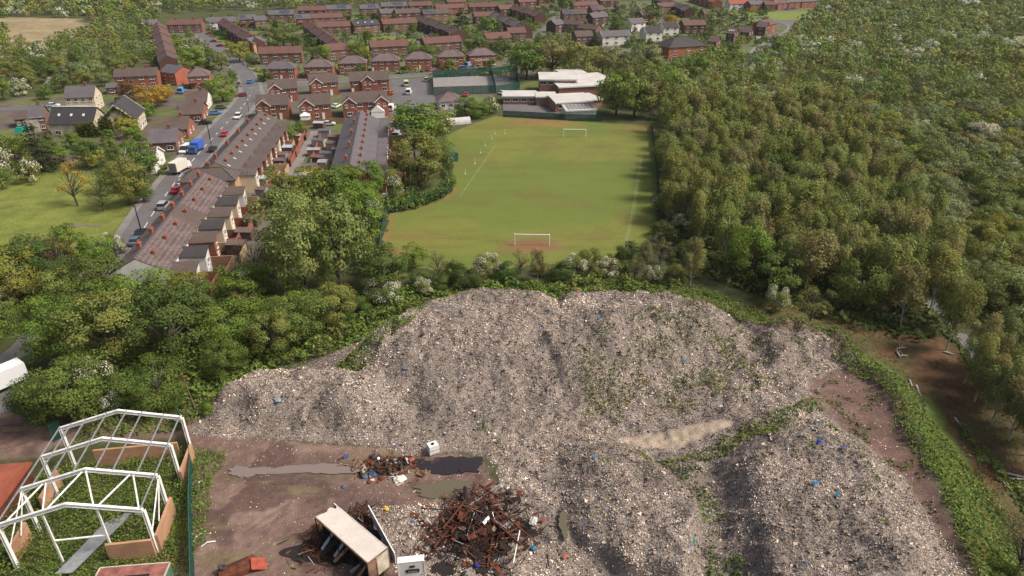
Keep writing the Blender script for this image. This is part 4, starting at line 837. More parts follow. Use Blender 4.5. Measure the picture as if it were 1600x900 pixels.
for i, (x0, y0, x1, y1) in enumerate([(877, 50, 905, 52), (902, 57, 930, 60)]):
    house(x0, y0, x1, y1, 8, 5.0, 7.2, 'gable', 'brick_brown', 'roof_brown', 2, 4, ('upper' if i == 0 else 'lower')+' of two stepped dark blocks left of the conifer', 'CC', name='estate_house')
house(1044, 92, 1104, 88, 14, 5.4, 9.0, 'hip', 'brick_orange', 'roof_dark', 2, 3, 'large orange brick building with dark hipped roof', '', name='hipped_building', cat='building')
house(183, 140, 249, 137, 8, 5, 7.4, 'gable', 'brick_red', 'roof_brown', 2, 4, 'red brick semis with half orange, half brown roof behind the autumn trees', 'CC', name='semi_detached_house')
p_ = bpy.data.objects[-1] if False else None
house(254, 131, 277, 134, 9, 5, 7.2, 'gable', 'brick_orange', 'roof_slate', 2, 2, 'grey-roofed red house beside the autumn trees', 'H', name='brick_house')
house(297, 139, 330, 137, 9, 5, 7.8, 'hip', 'brick_orange', 'roof_pinkish', 2, 3, 'orange-red hipped house between two green street trees', 'DP', name='brick_house')
# bungalows stepping down the left side of the street
for (x0, y0, x1, y1, lab, w) in [(300, 166, 322, 172, 'uppermost bungalow with white dormer on the street', 'render_white'), (288, 185, 315, 192, 'second bungalow down the street, brick with brown roof', 'brick_red'), (268, 206, 292, 217, 'third bungalow down the street with white bay', 'brick_red'),
                                 (250, 229, 274, 238, 'fourth bungalow down the street with slate roof', 'brick_brown'), (225, 262, 240, 272, 'lowest bungalow down the street with white front gable', 'render_white')]:
    A = G(x1, y1); 
    house(A.x-6.5, A.y-1, A.x+.5, A.y+0.5, 11, 3.0, 5.6, 'gable', w, 'roof_brown' if 'slate' not in lab else 'roof_slate', 1, 2, lab, 'GCV' if 'white front' in lab else 'GC', False, 'bungalow', 'bungalows down the left of the street', cat='bungalow')
# ---- the old church with ivy, cream house, ruin
def ivy(par, pts, r, n, seed):
    q = np.random.default_rng(seed); P = np.array(pts)[q.integers(0, len(pts), n)]; P = P+q.normal(size=(n, 3))*np.array(r)
    nr = q.normal(size=(n, 3)); nr[:, 1] -= 1; nr /= np.linalg.norm(nr, axis=1)[:, None]; t = q.normal(size=(n, 3)); t -= (t*nr).sum(1)[:, None]*nr; t /= np.linalg.norm(t, axis=1)[:, None]; b = np.cross(nr, t); s = q.uniform(.15, .35, n)[:, None]
    link('ivy', quads_mesh('ivy', np.stack([P-t*s, P-b*s, P+t*s, P+b*s], 1), M['leaf']), par, color=(0.11, 0.13, 0.025))
t_, rf, L = house(82, 214, 150, 214, 9, 4.2, 8.2, 'gable', 'stone_stained', 'roof_dark', 1, 3, 'long old chapel hall with stained cream walls and dark roof', 'K', name='chapel_hall', cat='chapel')
ivy(t_, [(L*.5+x, -4.7, z) for x in np.arange(-5, 1, .4) for z in np.arange(.5, 3.6, .5)]+[(L*.5+x*1.2, -4.6+.5*x, 4.4+x*.3) for x in np.arange(-3, 0, .3)], (.4, .3, .4), 1500, 3)
b = MB(); b.bar((-L/2, 0, 8.45), (L/2, 0, 8.45), .5, .2); b.build('ridge_capping', M['render_white'], rf)
A = G(160, 214); Bv = G(197, 208)
d_ = (Bv-A).normalized(); n_ = Vector((-d_.y, d_.x, 0)); W_ = 8.5; Lr = 15
# transept: ridge runs away from the camera, gable facing it
c0 = G(163, 214); c1 = Vector((c0.x+9.5, c0.y+2.5, 0)); ux = (c1-c0).normalized(); uy = Vector((-ux.y, ux.x, 0))
A2 = c1; B2 = c1+uy*14
t_, rf, L = house(A2.x, A2.y, B2.x, B2.y, (c1-c0).length, 5.0, 9.6, 'gable', 'stone_stained', 'roof_dark', 1, 4, 'ivy-covered chapel with cream gable and arched window', 'V', False, 'chapel', cat='chapel')
Dg = (c1-c0).length
ivy(t_, [(-L/2-.2, y, 4.8+(1-abs(y)/(Dg/2))*4.2) for y in np.arange(-Dg/2, Dg/2, .25)]+[(-L/2-.2, y, z) for y in np.arange(2.2, Dg/2, .3) for z in np.arange(0, 5, .4)]+[(-L/2-.2, y, z) for y in np.arange(-Dg/2, -3.0, .3) for z in np.arange(0, 5, .4)], (.25, .45, .4), 3600, 4)
b = MB(); b.box((-L/2-.06, 0, 4.2), (.12, 1.6, 1.8)); b.tube((-L/2-.12, 0, 5.1), (-L/2, 0, 5.1), .8, n=12); b.build('arched_window', M['soot'], t_)
house(107, 175, 152, 173, 8.5, 5, 8, 'gable', 'render_cream', 'roof_slate', 2, 4, 'cream rendered house with grey roof behind the chapel', 'GC', name='rendered_house')
t_, rf, L = house(52, 206, 76, 204, 7, 4.5, 7.6, 'gable', 'brick_brown', 'roof_slate', 2, 2, 'derelict brick barn with flaking white wall', 'C', name='brick_barn', cat='barn')
b = MB(); b.box((-1.5, -3.6, 2), (3.4, .12, 4.0)); b.build('flaking_render', M['stone_stained'], t_)
house(27, 200, 46, 198, 6, 2.8, 4.6, 'gable', 'brick_brown', 'roof_brown', 1, 2, 'low roofless brick outbuilding left of the barn', '', name='outbuilding', cat='outbuilding')
house(687, 172, 722, 170, 10, 3.0, 5.4, 'hip', 'render_white', 'roof_pinkish', 1, 3, 'small hipped bungalow in front of the ball court', 'C', name='bungalow', cat='bungalow')
house(168, 148, 186, 147, 6, 2.6, 3.6, 'gable', 'brick_brown', 'roof_slate', 1, 1, 'small garage with blue door on the lane', '', name='garage', cat='garage')
for nm, px, col, s in (('tarpaulin', (33, 206), (0.01, 0.30, 0.20), (3.5, 2.2, 1.5)), ('tarpaulin', (43, 205), (0.01, 0.33, 0.22), (3.2, 2.0, 1.7))):
    p = G(*px); b = MB(); b.box((0, 0, s[2]/2), s, taper=.55); o = b.build(nm, M['any']); o.location = p; o.color = (*col, 1); tag(o, ('left' if px[0] < 40 else 'right')+' of two green tarpaulin-covered piles by the barn', 'tarpaulin')
# ---- the school
sc_ = thing('school_building', 'low brick school with white flat roofs at the head of the field', 'school', G(870, 160))
O = Vector(sc_.location)
def block(x0, y0, x1, y1, D, h, nm='wing_wall', win=0, slope=0.0, wall='brick_pink', fas=0.45, parent=None, roofname='flat_roof'):
    A = G(x0, y0)-O; B = G(x1, y1)-O; L = (B-A).length; ux = (B-A).normalized(); uy = Vector((-ux.y, ux.x, 0)); c = (A+B)/2+uy*D/2; rz = math.atan2(ux.y, ux.x)
    BLOCK.append((c.x+O.x, c.y+O.y, L/2+2))
    b = MB(); b.box((0, 0, h/2), (L, D, h)); w = b.build(nm, M[wall], sc_); w.location = c; w.rotation_euler = (0, 0, rz)
    b = MB(); s = slope; vs = [(-L/2-.3, -D/2-.4, h), (L/2+.3, -D/2-.4, h), (L/2+.3, D/2+.3, h+s), (-L/2-.3, D/2+.3, h+s)]; vs += [(a, b_, z+.16) for a, b_, z in vs]; b.add(vs, [(0, 3, 2, 1), (4, 5, 6, 7), (0, 1, 5, 4), (1, 2, 6, 5), (2, 3, 7, 6), (3, 0, 4, 7)]); rr = b.build(roofname, M['roof_flat_white'], w)
    b = MB(); b.box((0, -D/2-.43, h-.1), (L+.7, .08, fas)); b.build('fascia', M['white_paint'], w)
    for k in range(win): window(w, -L/2+L*(k+.5)/win, -D/2-.05, h-1.35, L/win*.72, 1.2)
    return w
block(786, 163, 838, 163, 9, 3.0, win=4); block(838, 165, 868, 165, 8, 3.2, win=0); block(843, 147, 900, 147, 12, 5.6, win=5, slope=.5); block(873, 152, 950, 148, 13, 3.8, slope=.9)
block(868, 176, 925, 173, 11, 3.4, slope=.6, win=2); block(902, 147, 958, 142, 14, 4.4, slope=.3, win=3); block(878, 136, 915, 134, 9, 5.2); block(922, 170, 940, 168, 10, 3.2)
w = block(884, 186, 931, 184, 5.5, 2.9, 'canopy_wall', wall='render_white', slope=.6)
b = MB(); [b.box((x, 0, 3.5), (.9, 4.8, .08), tilt=Matrix.Rotation(.11, 3, 'X')) for x in np.arange(-4, 4.6, 1.35)]; b.build('canopy_glazing', M['roof_felt'], w)

# ---- mesh fences (posts and a thin woven sheet each)
def mesh_gap():
    m = bpy.data.materials.new('mesh_sheet'); m.use_nodes = True; n = m.node_tree.nodes; l = m.node_tree.links; b = n['Principled BSDF']; b.inputs['Base Color'].default_value = (0.012, 0.07, 0.05, 1); b.inputs['Roughness'].default_value = .8
    b.inputs['Alpha'].default_value = 0.62; return m
M['mesh_sheet'] = mesh_gap()
def fence(pts, h, label, post=3.0, sheet='mesh_sheet', postm='green_mesh', z=0, name='mesh_fence', t=0.04):
    P = [G(*p) for p in pts]; t0 = thing(name, label, 'fence', P[0]); O_ = P[0]
    for a, b in zip(P[:-1], P[1:]):
        m = MB(); a_ = a-O_; b_ = b-O_; za = TH(a.x, a.y); zb = TH(b.x, b.y); L = (b-a).length; n = max(1, int(L/post))
        m.bar(a_+Vector((0, 0, h/2+za)), b_+Vector((0, 0, h/2+zb)), t, h); m.build('fence_panel', M[sheet], t0)
        r = MB(); r.bar(a_+Vector((0, 0, h+za)), b_+Vector((0, 0, h+zb)), .07); r.build('rail', M[postm], t0)
        for k in range(n):
            q = a_.lerp(b_, k/n); zz = za+(zb-za)*k/n; r = MB(); r.tube(q+Vector((0, 0, zz-.2)), q+Vector((0, 0, zz+h+.1)), .06, n=6); r.build('post', M[postm], t0)
    return t0
fence([(786, 183), (830, 185), (880, 188), (940, 190)], 2.2, 'green mesh fence between the school playground and the field')
fence([(592, 412), (597, 370), (605, 334), (650, 322), (690, 310), (707, 297)], 2.0, 'green mesh fence around the left corner of the field')
fence([(1018, 200), (1029, 300), (1029, 372)], 1.8, 'dark mesh fence along the wood side of the field', sheet='mesh_sheet', postm='soot')
fence([(678, 149), (775, 146), (768, 117), (676, 122), (678, 149)], 3.2, 'tall green fence around the grey ball court')
fence([(776, 146), (812, 140), (806, 112), (768, 117)], 3.0, 'green fence around the darker second court')
for nm, pts, m, lab in (('ball_court', [(678, 149), (775, 146), (768, 118), (676, 122)], 'roof_felt', 'grey hard ball court inside the green fence'), ('ball_court', [(777, 146), (811, 140), (805, 113), (770, 117)], 'asphalt', 'darker second court beside the grey one')):
    b = MB(); b.poly(GP(pts), 0, .09+.004*len(lab)/50); tag(b.build(nm, M[m]), lab, 'court', kind='structure')
fence([(282, 660), (297, 690), (303, 740), (301, 800), (303, 860), (305, 930)], 2.4, 'dark green mesh fence along the edge of the brown yard')
fence([(85, 690), (100, 682)], 2.6, 'short torn green netting behind the steel frame', post=1.5)

# ---- field furniture
def goal(L, Rr, h, label, back=1.2, name='goal_frame', r=.07):
    A = G(*L); B = G(*Rr); t = thing(name, label, 'goal', A); B = B-A
    for q in (Vector((0, 0, 0)), B): m = MB(); m.tube(q, q+Vector((0, 0, h)), r, n=8); m.build('goalpost', M['white_paint'], t)
    m = MB(); m.tube(Vector((0, 0, h)), B+Vector((0, 0, h)), r, n=8); m.build('crossbar', M['white_paint'], t)
    m = MB()
    for q in (Vector((0, 0, 0)), B): m.tube(q+Vector((0, 0, h)), q+Vector((0, back, h-.2)), r*.4, n=5); 
    m.build('net_support', M['white_paint'], t)
goal((804, 383), (858, 384), 2.44, 'white goal at the near end over worn reddish turf', r=.10); goal((880, 214), (915, 214.5), 2.44, 'white goal at the far end near the school', r=.11)
goal((701, 257), (708, 256), 1.8, 'small white training goal beside the green store', r=.08)
b = MB(); b.poly([(-2, -1.3), (2, -1.3), (2, 1.3), (-2, 1.3)], 0, 2.1); t_ = thing('storage_shed', 'dark green curved-roof store at the left edge of the field', 'shed', G(706, 250)); t_.rotation_euler = (0, 0, -1.2); b.build('wall', M['green_mesh'], t_)
b = MB(); pr = [(-1.4*math.cos(a), 2.0+.8*math.sin(a)) for a in np.linspace(0, math.pi, 8)]; b.add([(-2.1, y, z) for y, z in pr]+[(2.1, y, z) for y, z in pr], [(i, i+1, i+9, i+8) for i in range(7)]+[tuple(range(8))[::-1], tuple(range(8, 16))]); b.build('curved_roof', M['green_mesh'], t_); BLOCK.append((*G(706, 250)[:2], 3))
for i, q in enumerate([(727, 272), (742, 256), (751, 239), (758, 228), (768, 217), (773, 209), (789, 209)]):
    b = MB(); b.tube((0, 0, 0), (0, 0, 1.5), .05, n=6); b.tube((0, 0, 0), (0, 0, .12), .25, n=8); o = b.build('marker_pole', M['lamp_glass']); o.location = G(*q); tag(o, (ORD[i] if i < 6 else 'last')+' nearest of the pale marker poles along the field side', 'pole', 'marker poles along the field side')
t_ = thing('polytunnel', 'white polytunnel in the hedge at the corner of the field', 'polytunnel', G(716, 193)); t_.rotation_euler = (0, 0, .35)
b = MB(); pr = [(-1.6*math.cos(a), 2.0*math.sin(a)) for a in np.linspace(0, math.pi, 10)]; b.add([(-4, y, z) for y, z in pr]+[(4, y, z) for y, z in pr], [(i, i+1, i+11, i+10) for i in range(9)]+[tuple(range(10))[::-1], tuple(range(10, 20))]); b.build('cover', M['roof_flat_white'], t_)
b = MB(); [b.ring((x, 0, 0), (1, 0, 0), 1.75, .05, n=20, k=4) for x in (-4, -2, 0, 2, 4)]; b.build('hoops', M['galv'], t_); BLOCK.append((*G(716, 193)[:2], 4.5))

# ------------------------------------------------------------------ vehicles
CARP = {}
def car_parts(kind):
    if kind in CARP: return CARP[kind]
    if kind == 'car': L, W, prof, roof = 4.3, 1.75, [(-2.15, .35), (-2.12, .8), (-1.75, .95), (-1.0, .98), (.9, .95), (1.9, .85), (2.15, .6), (2.12, .35)], [(-1.75, .95), (-1.35, 1.42), (.1, 1.45), (.95, .95)]
    elif kind == 'van': L, W, prof, roof = 5.2, 1.95, [(-2.6, .4), (-2.6, 1.1), (1.5, 1.1), (2.3, 1.0), (2.6, .75), (2.55, .4)], [(-2.58, 1.1), (-2.5, 2.15), (1.0, 2.15), (1.75, 1.1)]
    else: L, W, prof, roof = 4.3, 1.8, [(-2.15, .35), (-2.1, 1.0), (.9, 1.0), (1.95, .9), (2.15, .6), (2.1, .35)], [(-2.08, 1.0), (-1.9, 1.7), (.2, 1.7), (1.0, 1.0)]
    def ext(pr, w, w2=None):
        n = len(pr); w2 = w2 or [w]*n; b = MB(); b.add([(x, -w2[i]/2, z) for i, (x, z) in enumerate(pr)]+[(x, w2[i]/2, z) for i, (x, z) in enumerate(pr)], [tuple(range(n)), tuple(range(n, 2*n))[::-1]]+[((i+1) % n, i, n+i, n+(i+1) % n) for i in range(n)]); return b
    body = ext(prof, W).mesh('body', M['car_paint']); tw = [W-.08 if z < 1.2 else W-.34 for x, z in roof]; cab = ext(roof, W, tw)
    xs_ = [x for x, z in roof]; zt = roof[1][1]
    glass = cab.mesh('window_glass', M['glass']); rp = MB(); rp.box(((roof[1][0]+roof[2][0])/2, 0, zt+.015), (roof[2][0]-roof[1][0]+.1, W-.3, .05))
    if kind == 'van': rp.box(((-2.55+.2)/2, 0, 1.62), (2.6, W-.06, 1.0))
    roofp = rp.mesh('roof_panel', M['car_paint'])
    wh = MB(); wh.tube((0, -.1, 0), (0, .1, 0), .33, n=14); whm = wh.mesh('wheel', M['tyre']); ri = MB(); ri.tube((0, -.115, 0), (0, .115, 0), .19, n=10); rim = ri.mesh('rim', M['rim'])
    hl = MB(); hl.box((0, 0, 0), (.08, .38, .16)); CARP[kind] = (body, glass, roofp, whm, rim, hl.mesh('headlight', M['lamp_glass']), hl.mesh('tail_light', M['tail_glass']), L, W); return CARP[kind]
def car(px, py, deg, col, label, kind='car', group=None, z=0.04):
    p = G(px, py) if py is not None else px; body, glass, roofp, wh, rim, hl, tl, L, W = car_parts(kind)
    t = thing('parked_car' if kind != 'van' else 'parked_van', label, 'van' if kind == 'van' else 'car', (p.x, p.y, z+.02), math.radians(deg), group)
    link('body', body, t, color=col); g = link('window_glass', glass, t); link('roof_panel', roofp, t, color=col)
    for sx in (-L*.3, L*.31):
        for sy in (-1, 1): w = link('wheel', wh, t, (sx, sy*(W/2-.09), .33)); link('rim', rim, w)
    for sy in (-1, 1): link('headlight', hl, t, (L/2-.04, sy*W*.34, .68)); link('tail_light', tl, t, (-L/2+.02, sy*W*.36, .75))
CW, CS, CB, CK, CR, CG = (.75, .74, .72), (.38, .39, .41), (.04, .11, .32), (.02, .02, .024), (.42, .02, .025), (.12, .125, .13)
for c_ in [(214, 380, 96, (.10, .14, .19), 'grey-blue car parked nearest at the bottom of the street'), (222, 368, 96, CK, 'black car ahead of the grey-blue one beside the black pole'), (257, 325, 96, CS, 'silver estate car parked alone in mid-street', 'suv'),
           (277, 300, 96, CR, 'red car half behind the terrace chimneys'), (288, 288, 96, CW, 'white car parked by the terrace above the red one'), (297, 277, 96, CG, 'dark grey car behind the white one at the terrace'), (306, 270, 97, CR, 'bright red car beside the cream box lorry'),
           (291, 238, 270, CW, 'white van with its bonnet down the street by the bungalows', 'van'), (333, 236, 97, CK, 'black car at the terrace roof opposite the vans'), (352, 212, 97, (.50, .03, .04), 'red car on the right side of the street uphill of the vans'),
           (372, 185, 277, CW, 'white car driving down the street centre', 'suv'), (322, 194, 10, CK, 'black car on a driveway below the blue one'), (337, 179, 20, (.10, .22, .55), 'bright blue car on a bungalow driveway'), (346, 170, 10, CG, 'grey car on the driveway above the blue one'),
           (377, 151, 200, (.20, .03, .03), 'dark red car turning at the junction'), (392, 130, 85, (.05, .20, .38), 'blue car stopped at the junction mouth'), (343, 89, 130, CK, 'black car parked halfway up the estate road'), (333, 81, 130, CG, 'grey car just above the black one on the estate road'),
           (316, 80, 120, (.6, .55, .4), 'cream car left of the estate road', 'suv'), (327, 54, 175, CR, 'topmost of three red cars on the estate green'), (334, 66, 175, (.38, .03, .05), 'middle one of three red cars on the estate green'), (344, 73, 175, (.32, .02, .02), 'lowest of three red cars, by the willow'),
           (290, 76, 180, CW, 'white car on the paved bay of the small green'), (284, 145, 100, (.10, .3, .55), 'light blue van beside the grey-roofed red house', 'van'), (289, 128, 60, CW, 'white car in the drive of the hipped house'),
           (535, 66, 150, (.06, .16, .42), 'blue car at the left corner of the green square', 'suv'), (649, 61, 10, CG, 'grey car at the right corner of the green square'), (656, 64, 10, CK, 'black car in front of the grey one by the green square'),
           (652, 46, 30, CK, 'black car in the upper estate car bays'), (660, 47, 30, CW, 'white car in the upper estate car bays'), (667, 51, 30, CB, 'blue car in the upper estate car bays'), (676, 55, 30, CW, 'white car farther down the estate car bays'), (684, 57, 30, CG, 'grey car at the end of the estate car bays'),
           (722, 108, 175, CB, 'dark blue car outside the sixth hipped semi'), (733, 104, 60, (.16, .32, .5), 'pale blue van outside the hipped semis', 'van'), (753, 110, 5, (.03, .06, .16), 'navy car under the seventh hipped semi'), (769, 103, 60, CW, 'white car at the last hipped semi'),
           (675, 111, 40, (.45, .12, .16), 'pinkish red car outside the fifth hipped semi'), (667, 127, 85, CS, 'silver car alone in the tarmac car park', 'suv'), (635, 134, 100, (.62, .6, .3), 'white and yellow van in the tarmac car park', 'van'), (639, 147, 90, CW, 'white van at the near end of the car park', 'van'),
           (612, 147, 90, (.5, .12, .04), 'orange car beside the wide newer house'), (526, 168, 75, CW, 'white car between two newer houses'), (605, 207, 5, (.5, .04, .06), 'red car behind the slate terrace'), (621, 215, 85, CS, 'silver van behind the slate terrace', 'van'), (514, 196, 5, (.6, .6, .58), 'white covered car at the top of the alley'),
           (612, 172, 85, CW, 'white van tucked beside the conservatory', 'van'), (728, 150, 80, (.4, .05, .08), 'red car behind the small hipped bungalow'), (786, 147, 50, CS, 'silver car beside the school fence'), (1186, 64, 10, (.6, .58, .52), 'pale van parked on the bending road', 'van'), (1179, 85, 75, CK, 'black car driving on the bending road'),
           (1229, 16, 10, CB, 'blue car on the top road verge'), (1239, 15, 10, CG, 'grey car behind the blue one on the top road'), (943, 42, 80, CW, 'white car beside the pale slate-roofed house'), (84, 167, 5, CW, 'white car on the lane behind the chapel'), (621, 228, 85, CG, 'grey car nearest in the car park behind the slate terrace'), (632, 205, 85, CK, 'black car uphill in the narrow car park')]:
    c_ = list(c_); kind = c_[5] if len(c_) > 5 else 'car'; car(c_[0], c_[1], c_[2], c_[3], c_[4], kind)
def box_lorry(px, py, deg, cabcol, boxcol, label, Lb=5.2, hb=3.3, W=2.3):
    p = G(px, py); t = thing('box_lorry', label, 'lorry', (p.x, p.y, .05), math.radians(deg))
    b = MB(); b.box((-.9, 0, .9+(hb-.9)/2), (Lb, W, hb-.9)); link('cargo_box', b.mesh('cargo_box', M['car_paint']), t, color=boxcol)
    b = MB(); b.add([(1.75, -W/2+.1, .5), (3.3, -W/2+.1, .5), (3.3, -W/2+.1, 1.3), (2.9, -W/2+.1, 2.2), (1.75, -W/2+.1, 2.3)]+[(1.75, W/2-.1, .5), (3.3, W/2-.1, .5), (3.3, W/2-.1, 1.3), (2.9, W/2-.1, 2.2), (1.75, W/2-.1, 2.3)], [(4, 3, 2, 1, 0)[::-1], (5, 6, 7, 8, 9)[::-1], (0, 5, 6, 1)[::-1], (1, 6, 7, 2)[::-1], (3, 8, 9, 4)[::-1], (2, 7, 8, 3)[::-1], (4, 9, 5, 0)[::-1]]); link('cab', b.mesh('cab', M['car_paint']), t, color=cabcol)
    b = MB(); b.box((3.14, 0, 1.72), (.06, W-.5, .75), tilt=Matrix.Rotation(-.42, 3, 'Y')); b.build('windscreen', M['glass'], t)
    b = MB(); b.box((0, 0, .62), (6, .9, .25)); b.build('chassis', M['soot'], t); body, glass, roofp, wh, rim, hl, tl, L, W_ = car_parts('van')
    for sx in (-2.1, 2.4):
        for sy in (-1, 1): w = link('wheel', wh, t, (sx, sy*(W/2-.2), .42)); w.scale = (1.25, 1.4, 1.25); link('rim', rim, w)
    b = MB(); b.box((-.9-Lb/2-.03, 0, .9+(hb-.9)/2), (.06, W-.3, hb-1.2)); b.build('tail_door', M['roof_felt'], t)
box_lorry(284, 268, 82, CW, (.68, .64, .53), 'cream box lorry parked on the left of the street'); box_lorry(308, 237, 270, CB, (.05, .12, .5), 'bright blue box lorry parked beside the white van', 4.4, 3.0)
box_lorry(2, 612, 235, (.72, .72, .7), (.72, .72, .7), 'white lorry cut by the picture edge on the bushy lane', 5.2, 3.4)

# ---- posts and poles
def pole(px, py, h, label, kind='street_lamp', m='soot', lean=0.0, r=.09):
    p = G(px, py); t = thing(kind, label, 'street lamp' if kind == 'street_lamp' else 'pole', (p.x, p.y, 0)); t.rotation_euler = (0, lean, 0)
    b = MB(); b.tube((0, 0, 0), (0, 0, h), r, r*.6, 8); b.build('pole', M[m], t); b = MB()
    if kind == 'street_lamp': b.bar((0, 0, h), (.9, 0, h+.15), .07); b.box((1.1, 0, h+.15), (.6, .22, .12)); b.build('lamp_head', M['galv'], t)
    else: b.box((0, 0, h-.3), (.9, .1, .1)); b.box((0, 0, h+.1), (.2, .2, .25)); b.build('crossarm', M['wood'], t)
pole(223, 369, 7, 'black pole standing beside the black parked car', r=.16, kind='utility_pole'); pole(331, 232, 7, 'dark lamp post at the terrace gap'); pole(389, 175, 8, 'lamp post by the uphill end of the terrace'); pole(305, 92, 7, 'lamp post left of the estate road'); pole(307, 71, 7, 'lamp post farther up the estate road'); pole(330, 224, 8, 'lamp post by the blue lorry')
pole(309, 648, 6.5, 'leaning wooden pole in the bushes beside the frame', 'utility_pole', 'wood', -.1); pole(667, 118, 9, 'thin tall lamp post in front of the hipped semis'); pole(570, 124, 8, 'lamp post outside the third hipped semi'); pole(393, 300, 7, 'red-brown pole in the back yards', 'utility_pole', 'brick_red')

# ---- sheds and yards between the terraces
q = random.Random(5); SH = []
for i, (px, py) in enumerate([(508, 214), (500, 228), (520, 233), (492, 243), (512, 250), (448, 213), (455, 222), (462, 205), (440, 232), (500, 200), (598, 232), (600, 246), (596, 216), (411, 308), (430, 243), (444, 250), (436, 262), (452, 240), (420, 275), (466, 222), (506, 262), (484, 268), (478, 282), (525, 222), (530, 243), (498, 255), (408, 330), (396, 352), (385, 372), (372, 395), (412, 291), (452, 205)]):
    p = G(px, py); w, d, h = q.uniform(2.2, 4), q.uniform(2, 3), q.uniform(1.9, 2.4); t = thing('garden_shed', 'shed', 'shed', (p.x, p.y, 0), q.uniform(-.2, .1), 'sheds in the back yards'); SH.append((px, py, t))
    c = q.choice([(.20, .10, .06), (.42, .35, .26), (.10, .07, .06), (.30, .14, .07), (.24, .24, .24)]); wall_gable(MB(), w, d, h, h+.35); b = wall_gable(MB(), w, d, h, h+.35); link('wall', b.mesh('wall', M['any']), t, color=c)
    rc_ = q.choice([(.10, .10, .11), (.28, .28, .29), (.14, .09, .08), (.35, .37, .38)]); link('roof', roof_gable(MB(), w, d, h, h+.35, .12, .15, .06).mesh('roof', M['any']), t, color=rc_); t['c'] = 0; del t['c']
SH.sort(key=lambda s: (s[0]//80, s[1])); 
for i, (px, py, t) in enumerate(SH):
    zone = 'behind the nearest terrace' if px < 420 else 'behind the farther terrace' if px < 470 else 'in the yards left of the slate terrace' if px < 530 else 'right of the slate terrace'
    n = sum(1 for s in SH[:i] if s[2]['label'].endswith(zone)); t['label'] = ORD[n]+' farthest small garden shed '+zone
for i, (a, b_, lab) in enumerate([((380, 330), (412, 336), 'tan board fence across a back yard near the car park'), ((345, 388), (380, 383), 'orange brick wall across the nearest back yards'), ((560, 150), (610, 150), 'brick wall between two rows of newer houses'), ((470, 197), (540, 193), 'board fence behind the newer houses'), ((455, 260), (478, 212), 'brick wall along the left of the alley'), ((486, 262), (503, 212), 'brick wall along the right of the alley'), ((610, 190), (640, 186), 'tan fence panels beside the conservatory')]):
    A = G(*a); B = G(*b_); b = MB(); b.bar((0, 0, .9), B-A+Vector((0, 0, .9)), .15, 1.9); o = b.build('garden_wall', M[['panel_orange', 'brick_red', 'brick_orange', 'wood', 'brick_red', 'brick_red', 'panel_orange'][i]]); o.location = A; tag(o, lab, 'wall')
# paddling pool
b = MB(); b.tube((0, 0, 0), (0, 0, .5), 1.5, 1.5, 20); b.ring((0, 0, .5), (0, 0, 1), 1.5, .12, 20); o = b.build('paddling_pool', M['any']); o.location = G(378, 429); o.color = (.05, .42, .48, 1); tag(o, 'round turquoise paddling pool in the last back yard', 'paddling pool'); BLOCK.append((*G(378, 429)[:2], 5))

# ------------------------------------------------------------------ the dismantled shed: white steel frame
R4, R1, Wv = Vector((-37.2, 50.5, 0)), Vector((-39.6, 65.2, 0)), Vector((-13.4, -2.0, 0))
EAVE, APEX = 6.0, 7.8
sf = thing('steel_frame', 'bare white steel frame of a dismantled shed standing in weeds', 'steel frame', R4+Wv/2+(R1-R4)/2); O = Vector(sf.location)
def rp(i, s, dz=0.0):
    base = R4.lerp(R1, i/3); return base+Wv*(0.5-s/2)+Vector((0, 0, APEX-(APEX-EAVE)*abs(s)+dz))-O
def gp(i, s, z=-.2): q = rp(i, s); q.z = z; return q
for i in range(4):
    pf = MB()
    for s in (-1, 1):
        pf = MB()
        for off in (-.10, .10): d = Vector((off, off*.15, 0)); pf.bar(gp(i, s)+d, rp(i, s)+d, .07, .36)
        pf.bar(gp(i, s), rp(i, s), .18, .05); pf.build('column', M['frame_steel'], sf)
    for s in (-1, 1):
        b = MB(); b.bar(rp(i, s), rp(i, 0), .24, .08); b.bar(rp(i, s, .18), rp(i, 0, .18), .30, .07); b.bar(rp(i, s, -.18), rp(i, 0, -.18), .28, .07)
        b.bar(rp(i, s, -.7), rp(i, s*.82, -.2), .14, .12); b.build('rafter', M['frame_steel'], sf)
for s in (-1, -.8, -.55, -.18, .14, .38, .72, .97):
    b = MB(); b.bar(rp(3.02, s, .24), rp(-.02 if abs(s) > .96 else 1, s, .24), .11, .14); b.build('purlin', M['galv'], sf)
for a, c in ((-.66, -.93), (-.62, -.35), (-.05, -.33), (0, .35), (.61, .38), (.65, .94)):
    b = MB(); b.tube(rp(1, a, -.1), rp(0, c, -.1), .09, n=8); b.build('roof_brace', M['frame_steel'], sf)
for s in (-.36, .38): b = MB(); b.bar(gp(0, s), rp(0, s), .20, .16); b.build('gable_post', M['frame_steel'], sf)
b = MB(); a1 = gp(0, -.36, 3.2); a2 = gp(0, .38, 3.2); b.bar(a1, a2, .16, .12); b.build('gable_rail', M['frame_steel'], sf)
for s in (-1, 1): b = MB(); b.tube(rp(1, s, -.2), gp(0, s, 2.6), .07, n=6); b.tube(rp(1, s, -.4), gp(1.35 if 0 else .45, s, 2.2), .07, n=6); b.build('side_brace', M['frame_steel'], sf)
def panelwall(a, c, label, h=2.4):
    a = a+O; c = c+O; a.z = 0; c.z = 0; b = MB()
    for k in range(3): b.bar(Vector((0, 0, .38+k*.82)), (c-a)+Vector((0, 0, .38+k*.82)), .30, .78)
    o = b.build('concrete_panel_wall', M['panel_orange']); o.location = a; tag(o, label, 'wall', 'stacked orange panel walls inside the steel frame')
panelwall(gp(0, .36)-Vector((0, .5, 0)), gp(0, 1.02)-Vector((0, .5, 0)), 'orange panel wall across the near right end of the steel frame')
